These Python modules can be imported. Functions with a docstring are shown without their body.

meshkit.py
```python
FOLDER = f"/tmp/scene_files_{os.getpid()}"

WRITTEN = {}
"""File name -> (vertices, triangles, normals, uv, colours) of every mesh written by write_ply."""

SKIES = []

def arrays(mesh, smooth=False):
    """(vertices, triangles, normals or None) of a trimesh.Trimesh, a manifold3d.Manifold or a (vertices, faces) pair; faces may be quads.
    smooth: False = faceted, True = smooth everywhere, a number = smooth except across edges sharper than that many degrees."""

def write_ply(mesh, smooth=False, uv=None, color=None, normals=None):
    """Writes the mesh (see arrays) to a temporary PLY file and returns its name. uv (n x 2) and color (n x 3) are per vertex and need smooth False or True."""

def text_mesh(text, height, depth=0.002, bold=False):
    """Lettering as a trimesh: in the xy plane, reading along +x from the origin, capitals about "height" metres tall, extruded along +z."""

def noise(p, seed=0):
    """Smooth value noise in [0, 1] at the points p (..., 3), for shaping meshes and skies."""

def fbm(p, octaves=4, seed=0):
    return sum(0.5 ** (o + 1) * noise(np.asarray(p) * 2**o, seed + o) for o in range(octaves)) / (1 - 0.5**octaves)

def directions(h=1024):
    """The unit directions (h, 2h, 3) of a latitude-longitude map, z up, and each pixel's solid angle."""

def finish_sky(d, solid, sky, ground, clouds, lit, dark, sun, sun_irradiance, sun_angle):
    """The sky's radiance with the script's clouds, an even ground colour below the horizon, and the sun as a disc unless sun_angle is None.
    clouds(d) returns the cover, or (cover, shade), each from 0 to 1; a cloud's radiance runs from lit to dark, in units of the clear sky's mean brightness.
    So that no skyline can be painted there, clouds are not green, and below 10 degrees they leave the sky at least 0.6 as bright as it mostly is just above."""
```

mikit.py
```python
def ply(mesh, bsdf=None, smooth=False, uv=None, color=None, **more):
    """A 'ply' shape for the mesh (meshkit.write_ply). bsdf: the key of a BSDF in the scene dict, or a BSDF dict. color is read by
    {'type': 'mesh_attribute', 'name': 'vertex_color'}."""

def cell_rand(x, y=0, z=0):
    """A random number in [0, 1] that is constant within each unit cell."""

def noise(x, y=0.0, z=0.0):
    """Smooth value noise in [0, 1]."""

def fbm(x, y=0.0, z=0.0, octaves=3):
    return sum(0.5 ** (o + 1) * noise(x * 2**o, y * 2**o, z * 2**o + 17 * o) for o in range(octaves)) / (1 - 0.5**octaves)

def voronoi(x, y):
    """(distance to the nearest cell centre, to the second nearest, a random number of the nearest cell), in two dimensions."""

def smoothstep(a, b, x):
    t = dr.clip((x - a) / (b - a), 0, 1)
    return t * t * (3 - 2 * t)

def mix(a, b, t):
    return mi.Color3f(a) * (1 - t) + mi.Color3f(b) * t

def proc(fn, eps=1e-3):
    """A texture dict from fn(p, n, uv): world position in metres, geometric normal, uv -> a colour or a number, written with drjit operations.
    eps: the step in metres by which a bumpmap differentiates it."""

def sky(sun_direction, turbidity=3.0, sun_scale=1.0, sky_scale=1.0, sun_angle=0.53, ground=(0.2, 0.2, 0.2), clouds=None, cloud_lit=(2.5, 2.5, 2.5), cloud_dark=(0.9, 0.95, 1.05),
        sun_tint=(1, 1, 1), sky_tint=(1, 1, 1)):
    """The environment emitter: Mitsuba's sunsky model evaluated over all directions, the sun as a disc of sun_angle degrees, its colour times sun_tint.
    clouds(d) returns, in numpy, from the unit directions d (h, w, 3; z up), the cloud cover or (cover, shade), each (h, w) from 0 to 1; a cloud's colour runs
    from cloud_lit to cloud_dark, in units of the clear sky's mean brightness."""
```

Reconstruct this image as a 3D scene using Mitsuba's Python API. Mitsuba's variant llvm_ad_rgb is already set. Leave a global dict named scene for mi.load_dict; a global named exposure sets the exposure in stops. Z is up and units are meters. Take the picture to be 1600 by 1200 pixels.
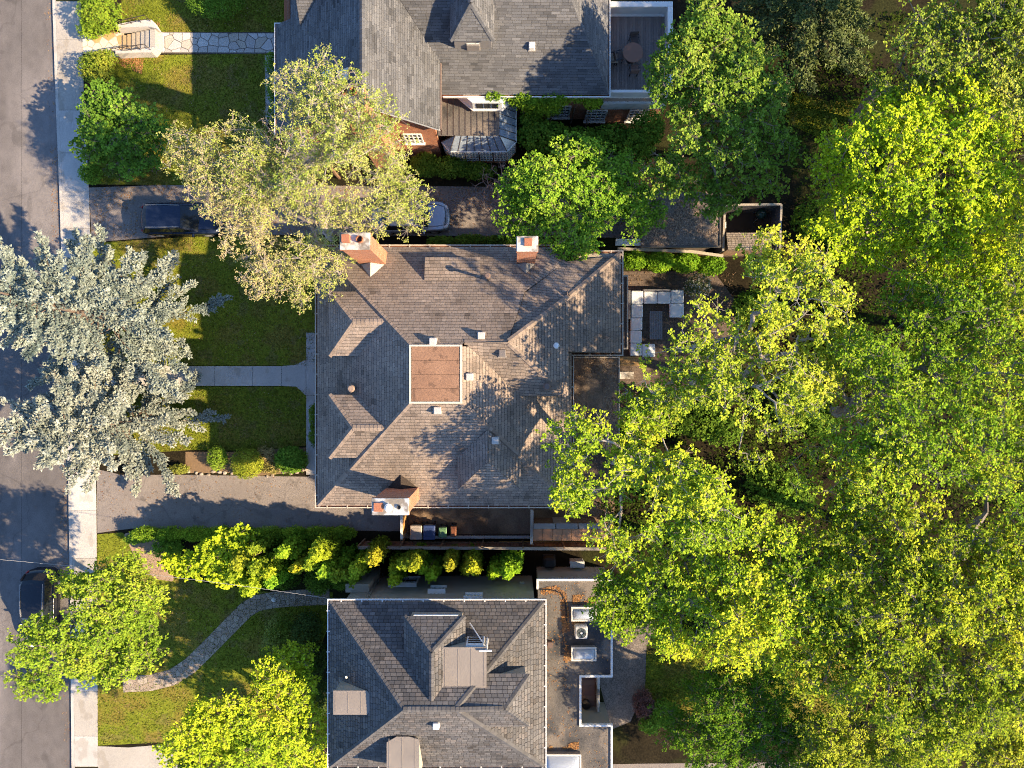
import math, random
import numpy as np
import trimesh, shapely
from shapely.geometry import Polygon, LineString, box as sbox, MultiPoint
from shapely.ops import voronoi_diagram
import mapbox_earcut as earcut
import drjit as dr
import mitsuba as mi
import mikit, meshkit
from mikit import noise, fbm, voronoi, cell_rand, smoothstep, mix

# ------------------------------------------------------------------ camera, sky, exposure
scene, labels, used = {}, {}, set()
T = mi.ScalarTransform4f
CAM_H, FOC = 42.0, 1092.0            # drone height over the front yards, focal length in photo pixels (1600 wide)
scene['camera'] = {'type': 'perspective', 'fov': math.degrees(2 * math.atan(800 / FOC)), 'fov_axis': 'x',
                   'near_clip': 0.1, 'far_clip': 600.0,
                   'to_world': T().look_at(origin=[0, 0, CAM_H], target=[0, 0, 0], up=[0, 1, 0])}
SUN_EL, SUN_AZ = math.radians(34), math.radians(17)    # morning sun, a little south of east
SUN = np.array([math.cos(SUN_EL) * math.cos(SUN_AZ), -math.cos(SUN_EL) * math.sin(SUN_AZ), math.sin(SUN_EL)])
scene['sky'] = mikit.sky(SUN.tolist(), turbidity=3, sky_scale=1.0, sun_tint=(1.0, 0.975, 0.91), sky_tint=(0.87, 0.965, 1.13))
exposure = 3.0

# ------------------------------------------------------------------ helpers
def rng(seed):
    return np.random.default_rng(seed)

def W(px, py, z=0.0):
    """the place at height z that the drone's straight-down view shows at photo pixel (px, py)"""
    s = FOC / (CAM_H - z)
    return np.array([(px - 800) / s, (600 - py) / s, z])

def numbered(k):
    if k not in used:
        used.add(k)
        return k
    i = 1
    while f'{k}_{i:03d}' in used:
        i += 1
    used.add(f'{k}_{i:03d}')
    return f'{k}_{i:03d}'

def thing(name, label, cat=None, group=None, kind=None):
    key = numbered(name)
    labels[key] = {'label': label}
    if cat: labels[key]['category'] = cat
    if group: labels[key]['group'] = group
    if kind: labels[key]['kind'] = kind
    return key

def put(key, mesh, bsdf, smooth=False, color=None):
    scene[key] = mikit.ply(mesh, bsdf, smooth=smooth, color=color)
    return key

def part(parent, name, mesh, bsdf, label=None, kind=None, smooth=False, color=None):
    key = numbered(parent + '__' + name)
    if label or kind:
        labels[key] = {}
        if label: labels[key]['label'] = label
        if kind: labels[key]['kind'] = kind
    return put(key, mesh, bsdf, smooth, color)

class MB:
    """collects boxes, tubes, prisms and triangles into one (vertices, faces) mesh, with a colour per vertex if wanted"""
    def __init__(self):
        self.v, self.f, self.c, self.n = [], [], [], 0
    def add(self, v, f, col=None):
        v = np.asarray(v, float).reshape(-1, 3)
        self.v.append(v)
        self.f.append(np.asarray(f, int).reshape(-1, 3) + self.n)
        if col is not None:
            self.c.append(np.broadcast_to(np.asarray(col, float), v.shape).copy())
        self.n += len(v)
        return self
    def quad(self, a, b, c, d, col=None):
        return self.add([a, b, c, d], [[0, 1, 2], [0, 2, 3]], col)
    def box(self, x0, x1, y0, y1, z0, z1, col=None, rot=None, about=None, ch=0.0):
        if ch > 0:
            v, f = chamfer_box(x1 - x0, y1 - y0, z1 - z0, ch)
            v = v + [(x0 + x1) / 2, (y0 + y1) / 2, (z0 + z1) / 2]
        else:
            v = np.array([[x, y, z] for x in (x0, x1) for y in (y0, y1) for z in (z0, z1)], float)
            f = BOXF
        if rot:
            c = np.array(about if about is not None else [(x0 + x1) / 2, (y0 + y1) / 2, 0])[:2]
            ca, sa = math.cos(rot), math.sin(rot)
            v[:, :2] = (v[:, :2] - c) @ np.array([[ca, sa], [-sa, ca]]) + c
        return self.add(v, f, col)
    def prism(self, poly, z0, z1, col=None):
        v, f = prism(poly, z0, z1)
        return self.add(v, f, col)
    def tube(self, pts, rad, sides=6, col=None, caps=True):
        v, f = tube(pts, rad, sides, caps)
        return self.add(v, f, col)
    def mesh(self):
        return np.vstack(self.v), np.vstack(self.f)
    def color(self):
        return np.vstack(self.c)

BOXF = np.array([[0, 1, 3], [0, 3, 2], [4, 6, 7], [4, 7, 5], [0, 4, 5], [0, 5, 1], [2, 3, 7], [2, 7, 6], [0, 2, 6], [0, 6, 4], [1, 5, 7], [1, 7, 3]])

def chamfer_box(sx, sy, sz, c):
    pts = []
    for ax in range(3):
        h = np.array([sx, sy, sz]) / 2 - c
        h[ax] += c
        pts += [[a * h[0], b * h[1], d * h[2]] for a in (-1, 1) for b in (-1, 1) for d in (-1, 1)]
    m = trimesh.Trimesh(pts).convex_hull
    return np.array(m.vertices), np.array(m.faces)

def bx(x0, x1, y0, y1, z0, z1, ch=0.0):
    return MB().box(x0, x1, y0, y1, z0, z1, ch=ch).mesh()

def tri2(poly):
    """triangulates a shapely polygon: (points, triangles)"""
    rings = [np.array(poly.exterior.coords)[:-1, :2]] + [np.array(r.coords)[:-1, :2] for r in poly.interiors]
    p = np.vstack(rings)
    e = np.cumsum([len(r) for r in rings]).astype(np.uint32)
    t = earcut.triangulate_float64(p, e).reshape(-1, 3).astype(int)
    a, b, c = p[t[:, 0]], p[t[:, 1]], p[t[:, 2]]
    cr = (b[:, 0] - a[:, 0]) * (c[:, 1] - a[:, 1]) - (b[:, 1] - a[:, 1]) * (c[:, 0] - a[:, 0])
    t[cr < 0] = t[cr < 0][:, ::-1]
    return p, t

def prism(poly, z0, z1):
    if not isinstance(poly, Polygon):
        poly = Polygon(poly)
    poly = shapely.geometry.polygon.orient(poly)
    p, t = tri2(poly)
    n = len(p)
    v = np.vstack([np.c_[p, np.full(n, z1)], np.c_[p, np.full(n, z0)]])
    f = [t, t[:, ::-1] + n]
    at = 0
    for r in [poly.exterior] + list(poly.interiors):
        m = len(r.coords) - 1
        i = np.arange(m) + at
        j = (np.arange(m) + 1) % m + at
        f += [np.c_[i + n, j + n, j], np.c_[i + n, j, i]]
        at += m
    # split the side walls off so that shading stays faceted
    return v, np.vstack(f)

def sheet(poly, z):
    if not isinstance(poly, Polygon):
        poly = Polygon(poly)
    p, t = tri2(poly)
    return np.c_[p, np.full(len(p), z)], t

def px_poly(pts, z=0.0):
    return Polygon([W(x, y, z)[:2] for x, y in pts])

def ribbon(pts, width):
    return LineString(pts).buffer(width / 2, cap_style=2, join_style=1)

def tube(pts, rad, sides=6, caps=True):
    p = np.asarray(pts, float)
    n = len(p)
    r = np.broadcast_to(np.asarray(rad, float), (n,))
    t = np.gradient(p, axis=0)
    t /= np.linalg.norm(t, axis=1, keepdims=True) + 1e-12
    ref = np.where(np.abs(t[:, 2:]) < 0.9, [[0, 0, 1.0]], [[1.0, 0, 0]])
    a = np.cross(t, ref)
    a /= np.linalg.norm(a, axis=1, keepdims=True) + 1e-12
    b = np.cross(t, a)
    an = np.arange(sides) * 2 * np.pi / sides
    v = (p[:, None] + r[:, None, None] * (np.cos(an)[None, :, None] * a[:, None] + np.sin(an)[None, :, None] * b[:, None])).reshape(-1, 3)
    i, j = np.meshgrid(np.arange(n - 1), np.arange(sides), indexing='ij')
    k = (j + 1) % sides
    A, B, C, D = i * sides + j, i * sides + k, (i + 1) * sides + k, (i + 1) * sides + j
    f = np.vstack([np.stack([A, B, C], -1).reshape(-1, 3), np.stack([A, C, D], -1).reshape(-1, 3)])[:, ::-1]
    if caps:
        v = np.vstack([v, p[:1], p[-1:]])
        m = n * sides
        j = np.arange(sides)
        f = np.vstack([f, np.c_[j, (j + 1) % sides, np.full(sides, m)],
                       np.c_[(j + 1) % sides + (n - 1) * sides, j + (n - 1) * sides, np.full(sides, m + 1)]])
    return v, f

def cyl(x, y, z0, z1, r, sides=16, r1=None):
    return tube([[x, y, z0], [x, y, z1]], [r, r if r1 is None else r1], sides)

def segs(a, b, ra, rb, sides=3):
    """many separate tapered twigs a->b in one mesh, vectorised"""
    a, b = np.asarray(a, float), np.asarray(b, float)
    n = len(a)
    t = b - a
    t = t / (np.linalg.norm(t, axis=1, keepdims=True) + 1e-9)
    ref = np.where(np.abs(t[:, 2:]) < 0.9, [[0, 0, 1.0]], [[1.0, 0, 0]])
    u = np.cross(t, ref)
    u /= np.linalg.norm(u, axis=1, keepdims=True) + 1e-12
    w = np.cross(t, u)
    an = np.arange(sides) * 2 * np.pi / sides
    off = np.cos(an)[None, :, None] * u[:, None] + np.sin(an)[None, :, None] * w[:, None]
    ra, rb = np.broadcast_to(ra, (n,)), np.broadcast_to(rb, (n,))
    v = np.concatenate([a[:, None] + ra[:, None, None] * off, b[:, None] + rb[:, None, None] * off], 1).reshape(-1, 3)
    j = np.arange(sides)
    k = (j + 1) % sides
    f0 = np.vstack([np.c_[j, k + sides, k], np.c_[j, j + sides, k + sides]])
    f = (f0[None] + (np.arange(n) * 2 * sides)[:, None, None]).reshape(-1, 3)
    return v, f

# ------------------------------------------------------------------ materials
def rough(rgb, r=0.85, **k):
    return {'type': 'twosided', 'bsdf': {'type': 'principled', 'base_color': rgb if isinstance(rgb, dict) else {'type': 'rgb', 'value': list(rgb)}, 'roughness': r, **k}}

VC = {'type': 'mesh_attribute', 'name': 'vertex_color'}
scene['tinted_matte'] = rough(VC, 0.92, specular=0.25)
scene['shingle_coat'] = rough(VC, 0.9, specular=0.3)
scene['bark'] = rough(VC, 0.95, specular=0.2)
scene['leaf'] = {'type': 'principledthin', 'base_color': VC, 'roughness': 0.5, 'diff_trans': 0.45, 'spec_trans': 0.0, 'eta': 1.35}
scene['needle'] = rough(VC, 0.6, specular=0.3)
FLAT = {}
def flat(rgb, r=0.7, metallic=0.0):
    """a plain paint, plastic or metal, shared between all that have it"""
    k = (tuple(np.round(rgb, 3)), r, metallic)
    if k not in FLAT:
        FLAT[k] = f'plain_coat_{len(FLAT)}'
        scene[FLAT[k]] = rough(rgb, r, metallic=metallic)
    return FLAT[k]

WHITE = flat((0.72, 0.71, 0.68), 0.5)
OFFWHITE = flat((0.6, 0.57, 0.5), 0.6)
DARK = flat((0.03, 0.03, 0.033), 0.6)
GREYM = flat((0.42, 0.42, 0.42), 0.45, 0.6)
BLACKP = flat((0.015, 0.015, 0.016), 0.4)
scene['dark_glass'] = {'type': 'twosided', 'bsdf': {'type': 'principled', 'base_color': {'type': 'rgb', 'value': [0.02, 0.025, 0.03]}, 'roughness': 0.06, 'specular': 0.6}}
scene['window_glass'] = {'type': 'twosided', 'bsdf': {'type': 'principled', 'base_color': {'type': 'rgb', 'value': [0.05, 0.065, 0.08]}, 'roughness': 0.08, 'specular': 0.7}}
scene['skylight_dome'] = {'type': 'twosided', 'bsdf': {'type': 'principled', 'base_color': {'type': 'rgb', 'value': [0.36, 0.40, 0.46]}, 'roughness': 0.12, 'specular': 0.8, 'clearcoat': 0.8}}

def asphalt(p, n, uv):
    x, y = p.x, p.y
    big = fbm(x * 0.35, y * 0.18, 3.0, 4)
    fine = noise(x * 38, y * 38, 1.0)
    mid = fbm(x * 3.1, y * 2.3, 9.0, 3)
    base = mix((0.140, 0.126, 0.121), (0.220, 0.199, 0.192), smoothstep(.25, .75, big))
    crack = smoothstep(0.012, 0.004, dr.abs(fbm(x * 0.22, y * 0.3, 31.0, 4) - 0.5)) * 0.14
    seam = smoothstep(0.03, 0.01, dr.abs(x + 29.55 + 0.05 * noise(y * 0.8, 3, 0))) * 0.35
    oil = smoothstep(0.66, 0.74, fbm(x * 1.1, y * 0.6, 91.0, 3)) * 0.22
    patch = smoothstep(0.02, 0.0, dr.maximum(dr.abs(x + 28.9) - 0.75, dr.abs(y - 4.6) - 1.3)) * 0.16
    return base * (0.78 + 0.24 * fine + 0.30 * (mid - 0.4)) * (1 - crack) * (1 - seam) * (1 - oil) * (1 - patch)
scene['asphalt'] = rough(mikit.proc(asphalt), 0.92, specular=0.3)

def drive(p, n, uv):
    x, y = p.x, p.y
    big = fbm(x * 0.5, y * 0.9, 13.0, 4)
    fine = noise(x * 34, y * 34, 2.0)
    spots = smoothstep(0.70, 0.78, fbm(x * 2.2, y * 2.2, 7.0, 3))
    base = mix((0.185, 0.160, 0.146), (0.285, 0.248, 0.226), big)
    crack = smoothstep(0.012, 0.004, dr.abs(fbm(x * 0.3, y * 0.3, 71.0, 4) - 0.52)) * 0.18
    return base * (0.80 + 0.34 * fine) * (1 - crack) * (1 - 0.25 * spots)
scene['driveway_asphalt'] = rough(mikit.proc(drive), 0.92, specular=0.3)

def concrete(p, n, uv):
    x, y = p.x, p.y
    b = fbm(x * 0.9, y * 0.9, 3.0, 4)
    f = noise(x * 26, y * 26, 2.0)
    st = smoothstep(0.62, 0.75, fbm(x * 1.7, y * 1.3, 19.0, 4))
    c = mix((0.40, 0.375, 0.345), (0.52, 0.49, 0.455), b) * (0.9 + 0.16 * f)
    return mix(c, (0.30, 0.26, 0.21), st * 0.45)
scene['concrete'] = rough(mikit.proc(concrete), 0.9)

def lawn(p, n, uv):
    x, y = p.x, p.y
    b = fbm(x * 0.7, y * 0.7, 3.0, 4)
    f = noise(x * 22, y * 22, 2.0)
    g = noise(x * 7, y * 9, 5.0)
    dry = smoothstep(0.45, 0.68, fbm(x * 0.7, y * 0.7, 23.0, 5))
    worn = smoothstep(0.60, 0.72, fbm(x * 1.6, y * 1.6, 53.0, 4))
    c = mix((0.128, 0.158, 0.015), (0.200, 0.218, 0.022), b)
    c = mix(c, (0.22, 0.15, 0.04), dry * 0.6)
    c = mix(c, (0.17, 0.115, 0.06), worn * 0.4)
    return c * (0.6 + 0.5 * f + 0.3 * g)
scene['lawn_turf'] = rough(mikit.proc(lawn), 0.95, specular=0.1)

def soil(p, n, uv):
    x, y = p.x, p.y
    b = fbm(x * 0.6, y * 0.6, 3.0, 4)
    f = noise(x * 17, y * 17, 2.0)
    g = smoothstep(0.5, 0.62, fbm(x * 0.33, y * 0.33, 41.0, 4))
    c = mix((0.012, 0.010, 0.006), (0.032, 0.025, 0.014), b)
    c = mix(c, (0.030, 0.034, 0.010), g * 0.75)
    return c * (0.6 + 0.75 * f)
scene['yard_soil'] = rough(mikit.proc(soil), 0.95, specular=0.1)

def gravelly(p, n, uv):
    x, y = p.x, p.y
    d, e, r = voronoi(x * 7, y * 7)
    b = fbm(x * 0.8, y * 0.8, 5.0, 4)
    return mix((0.13, 0.11, 0.098), (0.25, 0.215, 0.19), r * 0.6 + b * 0.4) * (0.55 + 0.45 * smoothstep(0.02, 0.2, e - d))
scene['gravel'] = rough(mikit.proc(gravelly), 0.95, specular=0.2)

def pavers(p, n, uv):
    x, y = p.x, p.y
    d, e, r = voronoi(x * 4.2, y * 4.2)
    b = fbm(x * 0.9, y * 0.9, 55.0, 4)
    return mix((0.16, 0.145, 0.13), (0.25, 0.23, 0.21), r * 0.55 + b * 0.45) * (0.5 + 0.5 * smoothstep(0.02, 0.12, e - d))
scene['stone_paving'] = rough(mikit.proc(pavers), 0.92)

def patio_fn(p, n, uv):
    x, y = p.x, p.y
    row = dr.floor(y / 0.2)
    u = x / 0.3 + 0.5 * (row - 2 * dr.floor(row / 2))
    ju = dr.minimum(u - dr.floor(u), 1 - (u - dr.floor(u))) * 0.3
    jv = y / 0.2 - row
    jv = dr.minimum(jv, 1 - jv) * 0.2
    r = cell_rand(dr.floor(u), row, 3)
    b = fbm(x * 0.8, y * 0.8, 65.0, 4)
    return mix((0.085, 0.062, 0.050), (0.155, 0.115, 0.09), r * 0.4 + b * 0.6) * (0.5 + 0.5 * smoothstep(0.004, 0.014, dr.minimum(ju, jv)))
scene['patio_pavers'] = rough(mikit.proc(patio_fn), 0.92)

def brick_fn(p, n, uv):
    h = dr.select(dr.abs(n.x) > 0.5, p.y, p.x)
    row = dr.floor(p.z / 0.075)
    u = h / 0.22 + 0.5 * (row - 2 * dr.floor(row / 2))
    ju = (u - dr.floor(u))
    jv = p.z / 0.075 - row
    joint = dr.minimum(dr.minimum(ju, 1 - ju) * 0.22, dr.minimum(jv, 1 - jv) * 0.075)
    r = cell_rand(dr.floor(u), row, dr.floor(p.y * 0.0))
    b = fbm(p.x * 0.9, p.y * 0.9, p.z * 0.9, 3)
    c = mix((0.26, 0.085, 0.040), (0.42, 0.165, 0.08), r * 0.65 + b * 0.35)
    return mix((0.32, 0.25, 0.2), c, smoothstep(0.004, 0.009, joint)) * (0.8 + 0.35 * b)
scene['brick'] = rough(mikit.proc(brick_fn), 0.93)

def stucco_fn(p, n, uv):
    b = fbm(p.x * 0.7, p.y * 0.7, p.z * 0.4, 4)
    f = noise(p.x * 30, p.y * 30, p.z * 30)
    return mix((0.30, 0.265, 0.205), (0.38, 0.335, 0.265), b) * (0.9 + 0.15 * f)
scene['stucco'] = rough(mikit.proc(stucco_fn), 0.95)

def wood_fn(p, n, uv):
    b = fbm(p.x * 1.1, p.y * 1.1, p.z * 2.5, 3)
    g = noise(p.x * 30, p.y * 30, p.z * 3)
    return mix((0.17, 0.10, 0.058), (0.30, 0.19, 0.115), b) * (0.75 + 0.4 * g)
scene['weathered_wood'] = rough(mikit.proc(wood_fn), 0.9)
def wood2_fn(p, n, uv):
    b = fbm(p.x * 1.1, p.y * 1.1, p.z * 2.5, 3)
    g = noise(p.x * 26, p.y * 26, p.z * 3)
    return mix((0.30, 0.26, 0.21), (0.45, 0.39, 0.32), b) * (0.8 + 0.3 * g)
scene['grey_wood'] = rough(mikit.proc(wood2_fn), 0.9)

def membrane_fn(p, n, uv):
    b = fbm(p.x * 0.7, p.y * 0.7, 5.0, 5)
    s = smoothstep(0.52, 0.66, fbm(p.x * 0.9, p.y * 0.5, 77.0, 4))
    f = noise(p.x * 30, p.y * 30, 4.0)
    c = mix((0.035, 0.037, 0.042), (0.125, 0.112, 0.102), smoothstep(.3, .7, b))
    return mix(c, (0.21, 0.175, 0.145), s * 0.75) * (0.75 + 0.45 * f)
scene['roof_membrane'] = rough(mikit.proc(membrane_fn), 0.85)

def rust_fn(p, n, uv):
    b = fbm(p.x * 1.2, p.y * 1.2, 5.0, 4)
    f = noise(p.x * 24, p.y * 24, 4.0)
    s = smoothstep(0.66, 0.72, fbm(p.x * 4, p.y * 4, 9.0, 3))
    return mix((0.215, 0.115, 0.070), (0.30, 0.17, 0.105), b) * (0.82 + 0.3 * f) * (1 - 0.35 * s)
scene['rust_membrane'] = rough(mikit.proc(rust_fn), 0.85)

def tan_metal_fn(p, n, uv):
    b = fbm(p.x * 1.0, p.y * 1.0, 5.0, 4)
    return mix((0.20, 0.172, 0.148), (0.265, 0.23, 0.20), b)
scene['tan_metal'] = rough(mikit.proc(tan_metal_fn), 0.55)
def crown_fn(p, n, uv):
    b = fbm(p.x * 3.0, p.y * 3.0, 5.0, 4)
    return mix((0.20, 0.17, 0.14), (0.55, 0.52, 0.47), smoothstep(0.35, 0.6, b))
scene['mortar_crown'] = rough(mikit.proc(crown_fn), 0.9)
def brown_fn(p, n, uv):
    b = fbm(p.x * 0.9, p.y * 0.7, 15.0, 5)
    f = noise(p.x * 22, p.y * 22, 4.0)
    return mix((0.09, 0.065, 0.05), (0.24, 0.18, 0.13), smoothstep(.3, .7, b)) * (0.75 + 0.45 * f)
scene['brown_membrane'] = rough(mikit.proc(brown_fn), 0.92)
def earth_fn(p, n, uv):
    b = fbm(p.x * 1.1, p.y * 1.1, 25.0, 5)
    f = noise(p.x * 26, p.y * 26, 4.0)
    return mix((0.13, 0.085, 0.055), (0.27, 0.185, 0.12), smoothstep(.25, .75, b)) * (0.75 + 0.45 * f)
scene['brown_earth'] = rough(mikit.proc(earth_fn), 0.95)
# ------------------------------------------------------------------ roofs: every shingle is a thin slab of its own
def face_frame(P):
    P = np.asarray(P, float)
    n = np.zeros(3)
    for i in range(len(P)):
        n += np.cross(P[i] - P[0], P[(i + 1) % len(P)] - P[0])
    n /= np.linalg.norm(n)
    if n[2] < 0:
        n = -n
    h = np.cross([0, 0, 1.0], n)
    h = h / np.linalg.norm(h) if np.linalg.norm(h) > 1e-6 else np.array([1.0, 0, 0])
    u = np.cross(n, h)
    return P.mean(0) * 0 + P[0], h, u, n

def shingle_faces(faces, base, seed, expo=0.165, wmin=0.22, wmax=0.36, var=0.22, gap=0.018, lift=0.014, tones=None, course=.024):
    """(underlay mesh, shingle mesh, shingle colours) for planar roof faces given as lists of 3D corners"""
    r = rng(seed)
    und, sh = MB(), MB()
    base = np.asarray(base)
    for P in faces:
        o, h, u, n = face_frame(P)
        P = np.asarray(P, float)
        q = np.c_[(P - o) @ h, (P - o) @ u]
        poly = Polygon(q)
        if not poly.is_valid:
            poly = poly.buffer(0)
        pts, t = tri2(poly)
        und.add(o + pts[:, :1] * h + pts[:, 1:] * u - 0.012 * n, t)
        a0, b0, a1, b1 = poly.bounds
        R = []
        nrow = int(math.ceil((b1 - b0) / expo))
        for k in range(nrow):
            m = int((a1 - a0) / wmin) + 3
            w = r.uniform(wmin, wmax, m)
            e = a0 - r.uniform(0, wmax) + np.r_[0, np.cumsum(w)]
            R.append(np.c_[e[:-1] + gap / 2, np.full(m, b0 + k * expo), e[1:] - gap / 2, np.full(m, b0 + (k + 1) * expo - course)])
        R = np.vstack(R)
        B = shapely.box(R[:, 0], R[:, 1], R[:, 2], R[:, 3])
        shapely.prepare(poly)
        full = shapely.contains(poly, B)
        edge = ~full & shapely.intersects(poly, B)
        def tint(c):
            k = len(c)
            wpos = o + c[:, :1] * h + c[:, 1:] * u
            patch = meshkit.fbm(wpos * 0.45, 3, seed) - 0.5
            streak = meshkit.fbm(np.c_[c[:, 0] * 1.3, c[:, 1] * .16, np.full(k, seed * 1.7)], 3, seed + 5) - 0.5
            blotch = np.clip(meshkit.fbm(wpos * 1.5, 3, seed + 9) - .58, 0, 1) * 1.6
            val = 1 + var * r.normal(0, 0.6, k) + 0.5 * patch + 0.45 * streak - blotch
            col = base[None] * np.clip(val, 0.4, 1.9)[:, None]
            if tones is not None:
                w = r.random(k)[:, None] * 0.55
                col = col * (1 - w) + np.asarray(tones)[r.integers(0, len(tones), k)] * w * np.clip(val, 0.5, 1.6)[:, None]
            return col
        Fr = R[full]
        if len(Fr):
            c = tint(Fr[:, :2])
            jit = r.normal(0, 0.002, len(Fr))
            def pt(a, b, z):
                return o + a[:, None] * h + b[:, None] * u + np.asarray(z)[:, None] * n if np.ndim(z) else o + a[:, None] * h + b[:, None] * u + z * n
            lo = lift + jit
            v = np.stack([pt(Fr[:, 0], Fr[:, 1], lo), pt(Fr[:, 2], Fr[:, 1], lo), pt(Fr[:, 2], Fr[:, 3], lo - .004), pt(Fr[:, 0], Fr[:, 3], lo - .004),
                          pt(Fr[:, 0], Fr[:, 1], -0.005), pt(Fr[:, 2], Fr[:, 1], -0.005)], 1)
            f0 = np.array([[0, 1, 2], [0, 2, 3], [4, 5, 1], [4, 1, 0], [4, 0, 3], [5, 2, 1]])
            f = (f0[None] + (np.arange(len(Fr)) * 6)[:, None, None]).reshape(-1, 3)
            sh.add(v.reshape(-1, 3), f, np.repeat(c, 6, 0))
        for i in np.nonzero(edge)[0]:
            g = poly.intersection(B[i])
            for gg in getattr(g, 'geoms', [g]):
                if gg.geom_type != 'Polygon' or gg.area < 2e-4:
                    continue
                pp, tt = tri2(gg)
                off = np.full(len(pp), lift - .002)
                sh.add(o + pp[:, :1] * h + pp[:, 1:] * u + off[:, None] * n, tt, tint(R[i:i + 1, :2])[0])
    return und.mesh(), sh.mesh(), sh.color()

def ridge_caps(lines, base, seed, k=0.6, w=0.15, step=0.2):
    r = rng(seed)
    mb = MB()
    for a, b in lines:
        a, b = np.asarray(a, float), np.asarray(b, float)
        L = np.linalg.norm(b - a)
        d = (b - a) / L
        s = np.cross(d, [0, 0, 1.0])
        s /= np.linalg.norm(s)
        for i in range(int(L / step)):
            p, q = a + d * i * step, a + d * min(L, (i + 1) * step + 0.03)
            c = np.asarray(base) * r.uniform(0.8, 1.2)
            for sg in (-1, 1):
                drop = np.array([0, 0, -k * w])
                up0, up1 = np.array([0, 0, 0.055]), np.array([0, 0, 0.035])
                A, B, C, D = p + up0, q + up1, q + up1 + sg * s * w + drop, p + up0 + sg * s * w + drop
                mb.quad(*([A, D, C, B] if sg > 0 else [A, B, C, D]), col=c)
                mb.quad(*[A, p + up0 - [0, 0, .03], p + sg * s * w + drop + [0, 0, .025], D], col=c * 0.7)
    return mb.mesh(), mb.color()

def add_roof(house, name, faces, base, seed, caps=None, capk=0.6, label=None, **k):
    und, sh, col = shingle_faces(faces, base, seed, **k)
    rk = part(house, name, und, flat((0.06, 0.055, 0.05), 0.95), label=label)
    if house.count('__') == 0:
        part(rk, 'shingles', sh, 'shingle_coat', kind='stuff', color=col)
        if caps:
            m, c = ridge_caps(caps, np.asarray(base) * .92, seed + 1, capk, w=.13)
            part(rk, 'ridge_caps', m, 'shingle_coat', kind='stuff', color=c)
    return rk

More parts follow.
